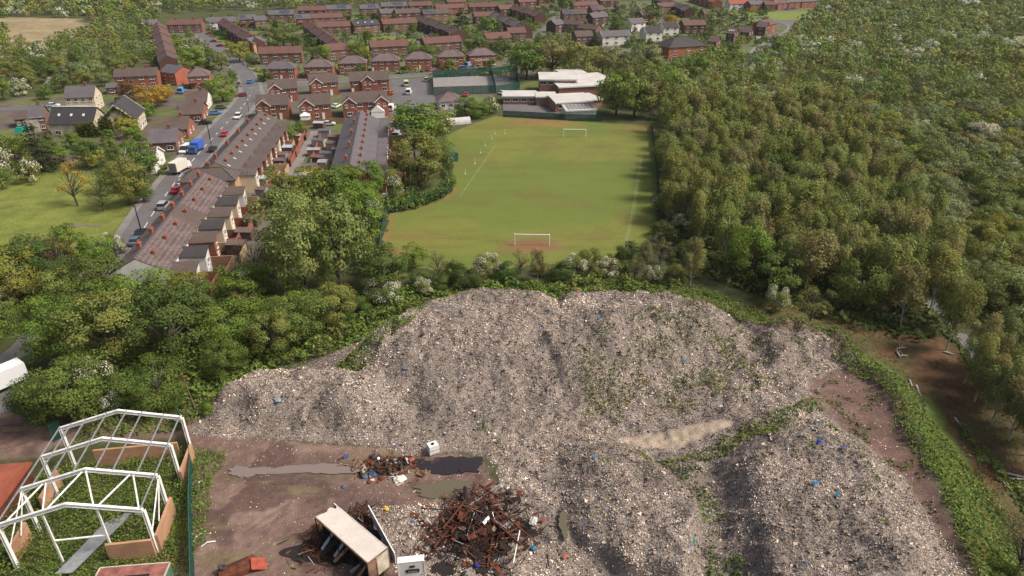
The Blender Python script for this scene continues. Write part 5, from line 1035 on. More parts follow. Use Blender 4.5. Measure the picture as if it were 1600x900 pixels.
panelwall(gp(0, 1.05), gp(1.1, 1.05), 'orange panel wall along the right side, near the frame front'); panelwall(gp(1.9, 1.05), gp(2.9, 1.05), 'orange panel wall along the right side, near the frame back')
panelwall(gp(3, -.62), gp(3, .8), 'widest orange panel wall across the back of the steel frame'); panelwall(gp(.1, -1.05), gp(.8, -1.05), 'half-buried orange panel wall at the front left column'); panelwall(gp(1.5, -1.05), gp(2.4, -1.05), 'half-buried orange panel wall on the left, behind the others')
# rusty curved-roof shed at the picture edge
t_ = thing('rusty_shed', 'rusty red curved-roof shed cut off by the picture edge', 'shed', (-60.6, 56.2, 0), .12)
b = MB(); b.box((0, 0, 1.2), (9.5, 8.4, 2.6)); b.build('wall', M['rust'], t_); b = MB(); pr = [(-4.5*math.cos(a), 2.5+1.3*math.sin(a)) for a in np.linspace(0, math.pi, 14)]
b.add([(-5, y, z) for y, z in pr]+[(5, y, z) for y, z in pr], [(i, i+1, i+15, i+14) for i in range(13)]+[tuple(range(14))[::-1], tuple(range(14, 28))]); M['rust_roof'] = bands(mat('rust_roof', (.30, .085, .05), .85, [(.6, .2, 4)]), 'X', 1.6, .12); b.build('curved_roof', M['rust_roof'], t_)
t_ = thing('shipping_container', 'rust-topped green container at the bottom edge', 'container', (*G(203, 903, 2.4)[:2], 0), .10)
b = MB(); b.box((0, 0, 1.2), (6.6, 2.8, 2.4)); [b.box((x, 0, 1.2), (.12, 2.9, 2.2)) for x in np.arange(-3.1, 3.2, .4)]; M['container_green'] = mat('container_green', (.08, .15, .10), .7, [(1, .3, 4)]); b.build('side_wall', M['container_green'], t_)
b = MB(); b.box((0, 0, 2.45), (6.5, 2.7, .1)); M['pink_rust'] = mat('pink_rust', (.26, .10, .08), .85, [(.9, .4, 5), (4, .2, 3)]); b.build('roof_plate', M['pink_rust'], t_); b = MB(); [b.bar(*p, .12, .14) for p in (((-3.3, -1.4, 2.5), (3.3, -1.4, 2.5)), ((-3.3, 1.4, 2.5), (3.3, 1.4, 2.5)), ((3.3, -1.4, 2.5), (3.3, 1.4, 2.5)), ((-3.3, -1.4, 2.5), (-3.3, 1.4, 2.5)))]; b.build('top_rail', M['stone_stained'], t_)
b = MB(); b.box((.6, -.2, 2.53), (2.4, .8, .05)); b.build('dark_hatch', M['soot'], t_)
t_ = thing('sheet_stack', 'pile of long galvanised sheets lying in the weeds', 'metal sheets', G(138, 862)); A = G(178, 822)-G(138, 862); B_ = G(98, 905)-G(138, 862)
for k in range(4): b = MB(); [b.bar(B_+Vector((k*.28-.5+j*.16, 0, .75+.05*k)), A+Vector((k*.28-.5+j*.16+.2*k, k*.3, .8+.05*k)), .10, .05+.03*(j % 2)) for j in range(6)]; b.build('sheet', M['galv'], t_)
# ------------------------------------------------------------------ burnt trailer, cab, scrap
M['rust_panel'] = mat('rust_panel', (.23, .14, .09), .9, [(1.2, .45, 4)])
t_ = thing('burnt_trailer', 'burnt-out box trailer with cream roof and open sooty sides', 'trailer', (-16.55, 50.1, .05), math.atan2(-.665, .746))
LL, WW, HH = 9.0, 2.45, 3.4; b = MB(); n_ = 18; top = []
q = random.Random(3); vs = []; 
edge = [(-LL/2+.2+q.uniform(0, .9)*(j/8), -WW/2+WW*j/8) for j in range(9)]
pts = edge+[(LL/2, WW/2), (LL/2, -WW/2)]; b.poly(pts, HH-.1, HH); b.build('roof_sheet', M['trailer_roof'], t_)
for sy in (-1, 1): b = MB(); b.bar((-LL/2, sy*WW/2, HH-.12), (LL/2, sy*WW/2, HH-.12), .10, .24); b.build('roof_rail', M['white_paint' if sy > 0 else 'rust_panel'], t_)
b = MB(); [b.bar((x, sy*WW/2, .9), (x, sy*WW/2, HH-.1), .08) for x in np.arange(-4.4, 4.5, 1.25) for sy in (-1, 1)]; b.build('side_post', M['rust_dark'], t_, )
b = MB(); b.box((LL/2+.02, -.75, 2.1), (.08, .9, 2.5)); b.build('rusty_end_panel', M['rust_panel'], t_); b = MB(); b.box((LL/2+.02, .45, 2.1), (.08, 1.4, 2.5)); b.build('white_end_panel', M['stone_stained'], t_)
b = MB(); [b.bar(p, r_, .12) for p, r_ in (((LL/2, -WW/2, .7), (LL/2, -WW/2, HH)), ((LL/2, WW/2, .7), (LL/2, WW/2, HH)), ((LL/2, -WW/2, HH-.05), (LL/2, WW/2, HH-.05)), ((LL/2, -WW/2, .8), (LL/2, WW/2, .8)), ((LL/2+.05, -.28, .8), (LL/2+.05, -.28, HH)))]; b.build('end_frame', M['rust_panel'], t_)
b = MB(); b.box((0, .25, 1.9), (LL*.95, WW*.6, 2.2)); b.build('burnt_interior', M['soot'], t_)
b = MB(); b.box((0, 0, .75), (LL, WW-.1, .3)); b.box((0, 0, .45), (LL, .9, .35)); b.build('chassis', M['rust_dark'], t_)
for k in range(9): b = MB(); x = q.uniform(-3.6, 3.4); b.bar((x, -WW/2-q.uniform(0, 1.3), q.uniform(.2, .7)), (x+q.uniform(-1.2, 1.2), q.uniform(-.4, .6), q.uniform(1.6, 2.8)), .35, .12); b.build('burnt_load', M[['soot', 'galv', 'rust_dark', 'rust_panel', 'roof_felt'][k % 5]], t_)
for sx in (-3.3, -2.2, 3.2):
    for sy in (-1, 1): b = MB(); b.ring((sx, sy*1.0, .5), (0, 1, 0), .36, .14); b.build('wheel', M['rust_dark'], t_)
# fallen white trailer side leaning along the refuse
a_ = G(576, 793, 1.6); c_ = G(617, 868, 1.2); b = MB(); b.bar((0, 0, 1.5), (c_-a_)+Vector((0, 0, 1.5)), .12, .35); b.bar((0, 0, .7), (c_-a_)+Vector((0, 0, .7)), .06, 1.4); o = b.build('trailer_side_panel', M['white_paint']); o.location = (a_.x, a_.y, .3); tag(o, 'long narrow white panel standing between the trailer and the refuse', 'panel')
t_ = thing('lorry_cab', 'battered white lorry cab panel with a dark slot beside the trailer', 'lorry cab', (-10.0, 47.4, .1), .13)
b = MB(); b.poly([(-1.3, -.9), (1.3, -.9), (1.25, -.2), (-1.25, -.2)], 0, 3.1); b.build('cab_body', M['render_white'], t_); b = MB(); b.box((.1, -.93, 1.9), (1.3, .06, .42)); b.box((.1, -.93, 2.5), (.5, .06, .22)); b.build('dark_slot', M['soot'], t_)
b = MB(); b.box((0.1, -.96, 1.85), (.9, .05, .10)); [b.box((sx*1.0, -.93, z), (.12, .06, .12)) for sx in (-1, 1) for z in (.3, .8, 1.3)]; b.build('lamp_cluster', M['roof_felt'], t_); b = MB(); b.box((0, -.55, 3.12), (2.6, .75, .1)); [b.bar((sx*1.28, -.9, 0), (sx*1.28, -.9, 3.1), .09) for sx in (-1, 1)]; b.build('cab_edge', M['white_paint'], t_)
def ash(px, rx, ry, label, seed): blob('ash_patch', px, rx, ry, .10, M['soot'], seed, label, 'ash')
ash((532, 858), 3.9, 2.6, 'black burnt ground under the trailer', 21); ash((745, 850), 4.6, 4.2, 'black burnt ground under the rusty scrap', 22)
def scrapn(n, boxc, boxs, seed, mats, name, label, rmin=.02, rmax=.06, ln=(1, 3.2)):
    q = random.Random(seed); b = MB()
    for i in range(n):
        c = Vector((boxc[0]+q.gauss(0, boxs[0]), boxc[1]+q.gauss(0, boxs[1]), 0)); hmax = boxs[2]*math.exp(-((c.x-boxc[0])/boxs[0]/1.6)**2-((c.y-boxc[1])/boxs[1]/1.6)**2); z0 = TH(c.x, c.y)
        c.z = z0+q.uniform(.05, hmax+.1); ln_ = (ln[0]*.5, ln[1]*q.uniform(.3, 1.0)); d = Vector((q.uniform(-1, 1), q.uniform(-1, 1), q.uniform(-.35, .35))).normalized()*q.uniform(*ln_)/2; k = q.random(); mi = q.choices(range(len(mats)), [3, 6, .8, .3][:len(mats)])[0]
        if k < .62: b.bar(c-d, c+d, q.uniform(rmin, rmax)*2, q.uniform(rmin, rmax), mi)
        elif k < .8: b.tube(c-d, c+d, q.uniform(rmin, rmax)*.8, n=5, mi=mi)
        elif k < .93: T_ = Matrix.Rotation(q.uniform(0, 3), 3, 'Z') @ Matrix.Rotation(q.uniform(-.8, .8), 3, 'X'); b.box(c, (q.uniform(.4, 1.3), q.uniform(.3, .9), .05), tilt=T_, mi=mi)
        else: b.ring(c, d, q.uniform(.2, .4), .05, 10, 4, mi)
    o = b.build(name, [M[m] for m in mats]); return tag(o, label, 'scrap metal', kind='stuff')
cs = G(752, 832); scrapn(900, (cs.x, cs.y), (2.5, 2.6, 2.2), 4, ['rust', 'rust_dark', 'rust_panel', 'galv'], 'scrap_metal', 'tangled heap of rusty scrap iron beside the pale refuse')
c2 = G(700, 850); scrapn(110, (c2.x, c2.y), (1.9, 1.6, .5), 5, ['rust', 'rust_dark', 'rust_panel', 'galv'], 'scrap_metal_spread', 'rusty bars spread left of the scrap heap')
c2 = G(515, 850); scrapn(170, (c2.x-.6, c2.y), (1.5, 1.6, .5), 6, ['rust_dark', 'rust', 'rust_panel', 'galv'], 'burnt_debris', 'burnt twisted debris beside the trailer'); c2 = G(562, 812); scrapn(90, (c2.x, c2.y), (1.2, 1.2, .9), 7, ['rust_dark', 'rust', 'galv'], 'burnt_debris_behind', 'burnt debris between the trailer and the white panel')
def ladder(a, c, w, n, label, lift=.3):
    A = G(*a); C_ = G(*c); t = thing('rusted_frame', label, 'rusted frame', (A.x, A.y, TH(A.x, A.y))); d = C_-A; s = Vector((-d.y, d.x, 0)).normalized()*w/2; u = Vector((0, 0, lift)); e = Vector((0, 0, lift+.5))
    for sg in (-1, 1): b = MB(); b.bar(s*sg+u, d+s*sg+e, .14, .2); b.build('side_rail', M['rust'], t)
    for k in range(n): b = MB(); p = d*(k+.5)/n+u.lerp(e, (k+.5)/n); b.bar(p-s, p+s, .09, .12); b.build('cross_bar', M['rust'], t)
ladder((668, 858), (722, 800), 1.9, 9, 'long rusted ladder frame sloping from the refuse to the scrap heap', .5); ladder((752, 892), (762, 838), 1.3, 6, 'rusted ladder frame pointing down at the scrap heap foot', .4); ladder((700, 846), (735, 806), 1.1, 5, 'short rusted frame lying on the scrap heap', 1.3)
ladder((768, 815), (822, 868), 1.4, 7, 'rusted frame slanting down the right of the scrap heap', .9); ladder((742, 772), (778, 800), 1.3, 5, 'rusted frame at the top of the scrap heap', 1.0)
for i, (a, c, r, m, lab) in enumerate([((660, 812), (712, 823), .06, 'soot', 'thin dark bar poking left from the scrap heap'), ((727, 770), (731, 835), .22, 'soot', 'thick black pipe standing across the scrap heap'), ((757, 782), (786, 770), .09, 'galv', 'pale bent pipe on the scrap heap top'), ((730, 848), (742, 820), .06, 'galv', 'pale thin pipe at the scrap heap left foot'), ((802, 895), (812, 852), .06, 'white_paint', 'white pipe at the right foot of the scrap heap')]):
    A = G(*a); C_ = G(*c); z = TH(A.x, A.y)+.8; b = MB(); b.tube((0, 0, 0), (C_-A)+Vector((0, 0, .8)), r, n=8); o = b.build('pipe', M[m]); o.location = (A.x, A.y, z); tag(o, lab, 'pipe')
# tyres, crumpled bits
def tyre(px, py, label, ax=(0, 0, 1), r=.34, z=.16, group='tyres and wheels dumped by the dark puddle'):
    p = G(px, py); t = thing('tyre', label, 'tyre', (p.x, p.y, max(0, TH(p.x, p.y))+z), 0, group); b = MB(); b.ring((0, 0, 0), ax, r, .15, 16, 8); b.build('tread', M['tyre'], t); b = MB(); a = Vector(ax).normalized(); b.tube(-a*.08, a*.08, r*.55, n=12); b.build('hub', M['rim'], t)
q = random.Random(8); TY = [(583, 716), (592, 720), (604, 731), (612, 726), (626, 733), (590, 728), (607, 741)]
c2 = G(606, 730); scrapn(240, (c2.x, c2.y), (1.9, 1.0, .5), 31, ['rust_dark', 'rust', 'stone_stained', 'galv'], 'mixed_debris', 'low scatter of mixed debris around the dumped tyres', ln=(.4, 1.6))
for i, p in enumerate(sorted(TY)): tyre(p[0], p[1], ORD[i]+' from the left in the cluster of dumped tyres behind the blue scraps', (q.uniform(-1, 1), q.uniform(-1, .3), q.uniform(.1, 1)), q.uniform(.24, .34), .4)
tyre(311, 768, 'lone tyre leaning against the green mesh fence', (1, -.4, .3), .45, .5, None)
def crumple(px, py, size, col, label, cat='sheeting', name='crumpled_sheet', zoff=.15, seed=0, flat=.6):
    q = random.Random(px*7+py+seed); p = G(px, py); n = 9; b = MB(); vs = []
    for i in range(n):
        for j in range(n):
            u, v = i/(n-1)-.5, j/(n-1)-.5; k = 1-.25*(abs(u)+abs(v)); vs.append((size*2*u*k+q.uniform(-.06, .06)*size, size*1.5*v*k+q.uniform(-.06, .06)*size, max(0, flat*size*(.55-(u*u+v*v)*1.8)+q.uniform(-.14, .14)*size)))
    b.add(vs, [(i*n+j, (i+1)*n+j, (i+1)*n+j+1, i*n+j+1) for i in range(n-1) for j in range(n-1)]); o = b.build(name, M['any']); o.location = (p.x, p.y, TH(p.x, p.y)+zoff); o.color = (*col, 1); o.rotation_euler = (0, 0, q.uniform(0, 3)); return tag(o, label, cat)
BL = (.04, .09, .17)
crumple(582, 742, .7, BL, 'largest crumpled blue sheet by the tyres'); crumple(570, 746, .45, (.08, .13, .2), 'blue sheet left of the largest blue one'); crumple(541, 714, .45, (.05, .09, .2), 'blue scrap at the left of the tyre cluster'); crumple(537, 761, .35, (.08, .13, .22), 'small blue scrap alone in the brown yard'); crumple(612, 722, .6, (.05, .06, .25), 'violet-blue scrap beside the narrow puddle')
crumple(643, 720, .5, (.35, .08, .05), 'red-brown lump beside the dark puddle'); crumple(625, 750, .9, (.62, .58, .52), 'pale plastic sheeting in front of the tyres'); crumple(604, 796, .35, (.7, .45, .02), 'yellow lump on the refuse near the trailer'); crumple(440, 655, .55, (.20, .32, .42), 'pale blue sheet on the low left refuse heap', zoff=.3)
for i, (px, py, s, c, lab) in enumerate([(824, 534, .55, (.01, .12, .10), 'dark green sheet high on the main refuse heap'), (899, 507, .4, (.45, .03, .06), 'red scrap near the top of the refuse'), (665, 593, .5, (.03, .03, .05), 'black bag on the main refuse heap'), (930, 574, .35, (.02, .22, .5), 'bright blue scrap above the weedy slope'), (656, 548, .4, (.03, .08, .2), 'blue and black scrap on the upper left heap'), (1265, 748, .6, (.05, .10, .42), 'blue sheet on the right-hand refuse heap'), (1257, 817, .5, (.02, .25, .55), 'bright blue bag low on the large right heap'), (1290, 836, .4, (.03, .28, .5), 'turquoise blue bag beside the other blue bag'),
                                  (1301, 755, .5, (.12, .12, .3), 'violet sheet right of the blue sheet'), (1081, 866, .4, (.03, .38, .30), 'turquoise scrap at the foot of the dark cut'), (1265, 702, .45, (.10, .22, .45), 'blue scrap at the top of the large right heap'), (926, 744, .4, (.05, .22, .36), 'blue scrap in the middle of the flat refuse'), (833, 865, .45, (.02, .22, .42), 'blue rag right of the scrap heap'), (745, 891, .45, (.03, .04, .3), 'dark blue rag at the foot of the scrap'), (833, 823, .9, (.65, .60, .53), 'pale torn sheet right of the scrap heap'), (849, 822, .4, (.45, .08, .05), 'red scrap beside the pale torn sheet'), (882, 878, .5, (.5, .12, .08), 'red rag near the bottom puddle'), (757, 832, .5, (.45, .04, .03), 'red lump inside the rusty scrap heap')]): crumple(px, py, s*.75, tuple(v*.8 for v in c), lab, 'scrap', zoff=.35)
p = G(677, 708); t_ = thing('plastic_tank', 'white square plastic tank beside the dark puddle', 'tank', (p.x, p.y, .25), .5); b = MB(); b.box((0, 0, .6), (1.3, 1.1, 1.2), taper=.94); b.build('tank_body', M['render_white'], t_); b = MB(); b.tube((0, 0, 1.2), (0, 0, 1.3), .2, n=12); b.build('lid', M['soot'], t_); b = MB(); [b.box((0, 0, z), (1.36, 1.16, .06)) for z in (.15, .6)]; b.build('band', M['galv'], t_)
# wrecked red car parts at the bottom edge
p = G(374, 893); t_ = thing('wrecked_car', 'flattened rusty red car wreck at the bottom of the yard', 'car wreck', (p.x, p.y, .1), .5); b = MB(); b.add([(-2, -.8, 0), (1.9, -.8, 0), (1.9, .8, 0), (-2, .8, 0), (-1.9, -.75, .75), (1.7, -.75, .55), (1.6, .75, .8), (-1.8, .75, .6), (0, 0, 1.0)], [(0, 1, 5, 4), (1, 2, 6, 5), (2, 3, 7, 6), (3, 0, 4, 7), (4, 5, 8), (5, 6, 8), (6, 7, 8), (7, 4, 8)]); b.build('crushed_body', M['rust'], t_)
b = MB(); b.box((1.9, -.5, .5), (1.6, 1.3, .06), tilt=Matrix.Rotation(.5, 3, 'Y') @ Matrix.Rotation(.3, 3, 'X')); M['red_paint'] = mat('red_paint', (.30, .055, .03), .6, [(2, .3, 3)]); b.build('bonnet', M['red_paint'], t_); b = MB(); b.ring((-1.4, .5, .85), (.3, .2, 1), .33, .13); b.build('wheel', M['tyre'], t_)
for i, (px, py, rz, L, lab) in enumerate([(325, 852, .6, 1.6, 'white bent rail beside the lower mesh fence'), (309, 843, 1.2, 2.2, 'white plastic strip at the foot of the mesh fence'), (314, 756, 1.0, .8, 'white scrap by the lone tyre')]): p = G(px, py); b = MB(); b.bar((-L/2, 0, .15), (0, .15, .3), .12, .06); b.bar((0, .15, .3), (L/2, 0, .12), .12, .06); o = b.build('bent_rail', M['white_paint']); o.location = p; o.rotation_euler = (0, 0, rz); tag(o, lab, 'scrap')
def log(a, c, r, lab, m='birch_bark', forks=2):
    A = G(*a); C_ = G(*c); q = random.Random(a[0]); t = MB(); d = C_-A; t.tube((0, 0, r+.05), d+Vector((0, 0, r+.1)), r, r*.6, 8)
    for k in range(forks): p = d*q.uniform(.3, .9); t.tube(p+Vector((0, 0, r)), p+Vector((q.uniform(-1, 1), q.uniform(-1, 1), q.uniform(.2, .8))), r*.4, r*.15, 5)
    o = t.build('fallen_log', M[m]); o.location = (A.x, A.y, TH(A.x, A.y)); tag(o, lab, 'log', 'cut logs on the cleared strip')
for a in [((1400, 546), (1414, 545), .14, 'short pale log at the left of the log pile near the bank'), ((1400, 550), (1406, 560), .14, 'pale log lying crosswise near the bank'), ((1407, 557), (1418, 557), .12, 'lowest short pale log near the bank'), ((1474, 551), (1490, 556), .15, 'long pale log near the leaning birch'), ((1421, 595), (1425, 607), .14, 'curved pale branch halfway down the cleared strip'), ((1431, 604), (1439, 624), .17, 'thick pale stump log halfway down the cleared strip'), ((1491, 655), (1505, 673), .16, 'pale log lower down the cleared strip'), ((1555, 738), (1602, 749), .17, 'longest white log at the lower right edge'), ((1575, 750), (1602, 751), .12, 'thin white log just below the longest one'), ((1562, 752), (1577, 765), .10, 'thin broken log left of the white ones')]: log(*a)

# ------------------------------------------------------------------ undergrowth, weeds, brambles (uncountable)
def veg(name, label, poly, dens, size, tints, hgt, seed, wt=None, mask=None, lump=3.0, cat='undergrowth'):
    q = np.random.default_rng(seed); P = np.array(poly); x0, y0 = P.min(0); x1, y1 = P.max(0); n = int((x1-x0)*(y1-y0)*dens); x = q.uniform(x0, x1, n); y = q.uniform(y0, y1, n)
    m = sdist(x+(fbm(x, y, 4, 3, seed)-.5)*4, y+(fbm(x, y, 4, 3, seed+3)-.5)*4, poly) > 0
    if mask is not None: m &= mask(x, y)
    for (a, b, hw) in ROADS:
        if min(a[0], b[0])-5 < x1 and max(a[0], b[0])+5 > x0 and min(a[1], b[1])-5 < y1 and max(a[1], b[1])+5 > y0: m &= segdist(x, y, a, b) > hw+.2
    x, y = x[m], y[m]; n = len(x); lu = fbm(x, y, lump, 3, seed+7); top = hgt*(0.15+1.1*ss((lu-.3)*2.2)); inb = (x > -75) & (x < 80) & (y > 39) & (y < 118); z = np.where(inb, terrain(x, y), 0)+top*q.uniform(.35, 1.0, n)
    d = np.stack([q.normal(size=n)*.8, q.normal(size=n)*.8, np.abs(q.normal(size=n))+.35], 1); d /= np.linalg.norm(d, axis=1)[:, None]; t = q.normal(size=(n, 3)); t -= (t*d).sum(1)[:, None]*d; t /= np.linalg.norm(t, axis=1)[:, None]; b = np.cross(d, t)
    s = (size*q.uniform(.5, 1.35, n))[:, None]; c = np.stack([x, y, z], 1); V = np.stack([c-t*s*1.3, c-b*s*.7, c+t*s*1.3, c+b*s*.7], 1)
    tt = np.array([TINTS[k] for k in tints]); f = fbm(x, y, 6, 3, seed+11); k = np.clip(((f-.25)/.5*len(tt)+q.normal(size=n)*.35).astype(int), 0, len(tt)-1); tn = tt[k]*q.uniform(.8, 1.2, (n, 1))
    return tag(link(name, quads_mesh(name, V, M['leaf_tint'], tn)), label, cat, kind='stuff')
veg('berm_grass', 'rank green grass along the bank beside the brown soil', GP([(1040, 462, 2.5), (1110, 486, 2.5), (1180, 520, 2.5), (1260, 545, 2.5), (1320, 566, 2.5), (1375, 612, 2.5), (1425, 700, 2.5), (1465, 790, 2.5), (1490, 880, 2.5), (1500, 960, 2.5), (1680, 960), (1620, 880), (1570, 800), (1508, 720), (1448, 640), (1400, 588), (1335, 545), (1270, 522), (1200, 500), (1120, 455), (1060, 445), (900, 436), (700, 452), (700, 470), (900, 452)]), 46, .13, ['mid green', 'fresh green', 'mid green', 'olive', 'mid green', 'pale green', 'mid green'], .75, 1, cat='grass')
veg('berm_foot_weeds', 'darker weeds at the outer foot of the grassed bank', [(57, 60), (58, 72), (60, 62), (61, 52), (60, 42), (54, 40), (56, 52)], 22, .2, ['fresh green', 'mid green', 'deep green', 'olive'], 1.2, 2)
veg('yard_weeds', 'bright green weeds filling the shed frame and its surrounds', [(-66, 40), (-32.5, 40), (-33, 52), (-34.5, 58), (-36.5, 66), (-42, 66), (-50, 63.5), (-60, 60), (-66, 58)], 60, .10, ['fresh green', 'mid green', 'fresh green', 'mid green', 'fresh green', 'olive'], 1.3, 3)
veg('yard_weeds_back', 'weeds and grass behind the steel frame', [(-56, 67), (-52, 67), (-44, 70), (-40, 73), (-41, 78), (-52, 80), (-56, 76)], 26, .15, ['fresh green', 'mid green', 'mid green', 'olive'], 1.2, 4)
veg('brambles', 'green brambles between the refuse heaps and the left trees', [(-44, 74), (-38, 80), (-32, 85), (-24, 92), (-12, 100), (2, 103.5), (18, 104), (30, 101), (30, 112), (14, 112), (-8, 112), (-26, 108), (-40, 100), (-52, 92), (-62, 84), (-62, 74)], 20, .24, ['mid green', 'fresh green', 'mid green', 'fresh green', 'mid green', 'olive'], 1.9, 5)
veg('heap_weeds', 'patches of weeds rooted on the weedy refuse slope', [(9, 73), (16, 71), (34, 76.5), (46, 84), (44, 90), (33, 92), (22, 88), (14, 83), (9, 80)], 30, .12, ['olive', 'mid green', 'brownish', 'mid green', 'olive'], .4, 6, mask=lambda x, y: (fbm(x, y, 2.0, 3, 301)+.35*fbm(x, y, 12, 2, 302)) > .645+.012*np.maximum(y-80, 0))
veg('heap_weeds_cut', 'weeds along the dark cut between two refuse heaps', [(18, 63), (22, 62), (23.5, 56), (23, 44), (20, 44), (20, 55)], 20, .15, ['mid green', 'deep green', 'fresh green', 'deep green'], .6, 7, mask=lambda x, y: fbm(x, y, 2.6, 3, 303) > .46)
veg('heap_weeds_corner', 'dense weeds on the upper left shoulder of the main heap', [(-27, 79.5), (-21, 84), (-13, 90), (-15, 84), (-20, 79.5), (-25, 76)], 34, .16, ['mid green', 'fresh green', 'mid green', 'olive'], .7, 8, mask=lambda x, y: fbm(x, y, 3, 3, 304) > .43)
veg('heap_weeds_track', 'weeds beside the sandy track on the tip', GP([(975, 702, 1.5), (1060, 697, 2), (1120, 683, 2.3), (1190, 648, 2.5), (1270, 615, 2.8), (1290, 632, 3), (1200, 682, 2.6), (1100, 714, 2.2), (1000, 714, 1.8)]), 26, .15, ['mid green', 'olive', 'fresh green'], .5, 9, mask=lambda x, y: fbm(x, y, 2.6, 3, 305) > .43)
veg('heap_weeds_sparse', 'sparse tufts scattered over the large right heap and soil', [(24, 44), (48, 44), (50, 60), (52, 80), (40, 78), (26, 67)], 14, .14, ['mid green', 'olive', 'deep green'], .35, 10, mask=lambda x, y: (fbm(x, y, 1.8, 3, 306)+.012*(x-24)) > .86)
veg('heap_weeds_main', 'few green tufts on the main and flat refuse heaps', [(-38, 70), (0, 66), (16, 50), (18, 66), (10, 92), (-8, 96), (-30, 80)], 12, .13, ['olive', 'mid green'], .3, 14, mask=lambda x, y: fbm(x, y, 1.8, 3, 307) > .735)
veg('clearing_grass', 'thin olive grass over the brown cleared strip', GP([(1180, 465), (1300, 480), (1400, 530), (1480, 545), (1540, 620), (1600, 700), (1700, 800), (1700, 900), (1600, 860), (1500, 700), (1420, 590), (1330, 535), (1220, 510)]), 9, .11, ['olive', 'brownish', 'mid green', 'olive', 'brownish'], .35, 11, mask=lambda x, y: fbm(x, y, 5, 3, 308) > .42)
veg('wood_floor', 'dim undergrowth below the birches', GP([(1033, 330), (1060, 400), (1120, 440), (1230, 478), (1380, 528), (1480, 530), (1600, 640), (1700, 700), (1700, 330)]), 3.2, .42, ['deep green', 'mid green', 'olive', 'dark'], 1.6, 12)
veg('field_hedge', 'clipped green hedge growing through the fence at the field corner', [tuple(G(*p)[:2]) for p in [(600, 338), (650, 327), (690, 315), (712, 300), (712, 285), (700, 255), (692, 262), (697, 285), (685, 300), (640, 312), (600, 325)]], 26, .24, ['mid green', 'fresh green', 'deep green'], 2.6, 13, cat='hedge')

# ------------------------------------------------------------------ trees
# left belt, hand placed big ones first
for t in [(480, 470, 20, 12.5, 'tall', 'pale green', 'among the big poplars left of the field', 'tallest pale feathery poplar left of the field corner'), (535, 458, 19, 12, 'tall', 'pale green', '', 'pale green poplar touching the field fence'), (445, 425, 16, 12, 'tall', 'pale green', '', 'pale green poplar behind the tallest one'),
          (515, 405, 19, 12.5, 'tall', 'mid green', '', 'mid green poplar behind the two tallest'), (565, 400, 16, 11, 'tall', 'fresh green', '', 'fresh green poplar against the field corner'), (400, 440, 8, 8, 'bare', 'brownish', '', 'thin brownish tree at the end of the back yards'), (445, 330, 11, 10, 'tall', 'olive', '', 'olive feathery tree beside the back alley'), (490, 330, 11, 11, 'broad', 'yellow-green', '', 'yellow-green tree in front of the slate terrace'), (540, 320, 10, 10, 'broad', 'fresh green', '', 'fresh green tree at the foot of the slate terrace'), (580, 315, 10, 8, 'tall', 'fresh green', '', 'narrow fresh green tree beside the slate terrace'),
          (120, 660, 11, 10, 'broad', 'mid green', '', 'big rounded green tree nearest the lorry lane'), (72, 655, 7, 7, 'broad', 'deep green', '', 'dark low tree beside the lorry lane'), (175, 640, 9, 6.5, 'blossom', 'mid green', '', 'large white-blossomed hawthorn above the steel frame'), (250, 640, 8.5, 9, 'broad', 'mid green', '', 'green tree behind the leaning wooden pole'), (270, 565, 13, 14, 'broad', 'deep green', '', 'huge deep green tree in the middle of the left belt'), (180, 575, 13, 13, 'broad', 'olive', '', 'huge olive tree left of the deep green one'), (110, 560, 12, 11, 'broad', 'fresh green', '', 'tall fresh green tree above the bushy lane'),
          (360, 540, 9, 10, 'broad', 'fresh green', '', 'bright green tree above the low refuse heap'), (30, 470, 11, 11, 'broad', 'yellow-green', '', 'yellow-green tree standing by the bend of the lane'), (8, 520, 7, 7, 'broad', 'fresh green', '', 'green tree at the picture edge by the lane'), (20, 465, 9, 9, 'broad', 'olive', '', 'olive tree at the left picture edge'), (225, 490, 9, 11, 'broad', 'fresh green', '', 'fresh green tree at the gable of the nearest terrace'), (170, 470, 10, 10, 'broad', 'mid green', '', 'mid green tree left of the terrace gable'), (300, 475, 6, 8, 'broad', 'yellow-green', '', 'yellow-green tree below the white rear extensions'),
          (232, 450, 6.5, 9, 'broad', 'mid green', '', 'mid green tree hiding the near gable of the tiled terrace'), (330, 648, 2.6, 3.4, 'shrub', 'fresh green', '', 'small bright bush at the tip of the low refuse heap'), (438, 600, 2.4, 4.0, 'shrub', 'golden', '', 'yellow-flowering low bush behind the low refuse heap'), (1580, 905, 7.5, 8, 'bare', 'brownish', '', 'bare-branched grey tree at the lower right corner'), (1545, 925, 4, 5, 'shrub', 'mid green', '', 'green bush at the foot of the bare-branched tree')]: tree_px(*t[:7], label=t[7])
occ = [(t[0], t[1], t[3]*.75) for t in TREES]
for p_ in ((2, 612), (10, 650), (-10, 590), (-40, 640), (25, 625)): BLOCK.append((*G(*p_)[:2], 6.0))
BELT = GP([(-80, 640), (10, 640), (40, 650), (90, 652), (200, 640), (290, 630), (325, 600), (420, 585), (480, 555), (540, 510), (620, 470), (615, 430), (588, 425), (560, 440), (470, 440), (440, 440), (400, 458), (330, 478), (250, 472), (150, 450), (60, 440), (0, 440), (-80, 450)])
def add_fill(L, zonef):
    for (x, y, h, w, k, t) in L: place_tree(x, y, h, w, k, t, zonef(x, y, k))
L = fill(BELT, 4.6, [(3, 'broad', 'mid green', 1), (3, 'broad', 'fresh green', .9), (2, 'broad', 'olive', 1), (1.2, 'broad', 'deep green', 1), (1.5, 'shrub', 'mid green', .5), (.7, 'blossom', 'mid green', .6), (1, 'tall', 'grey-green', 1), (.6, 'bare', 'brownish', .9)], (6.5, 10), '', seed=3, occ=occ)
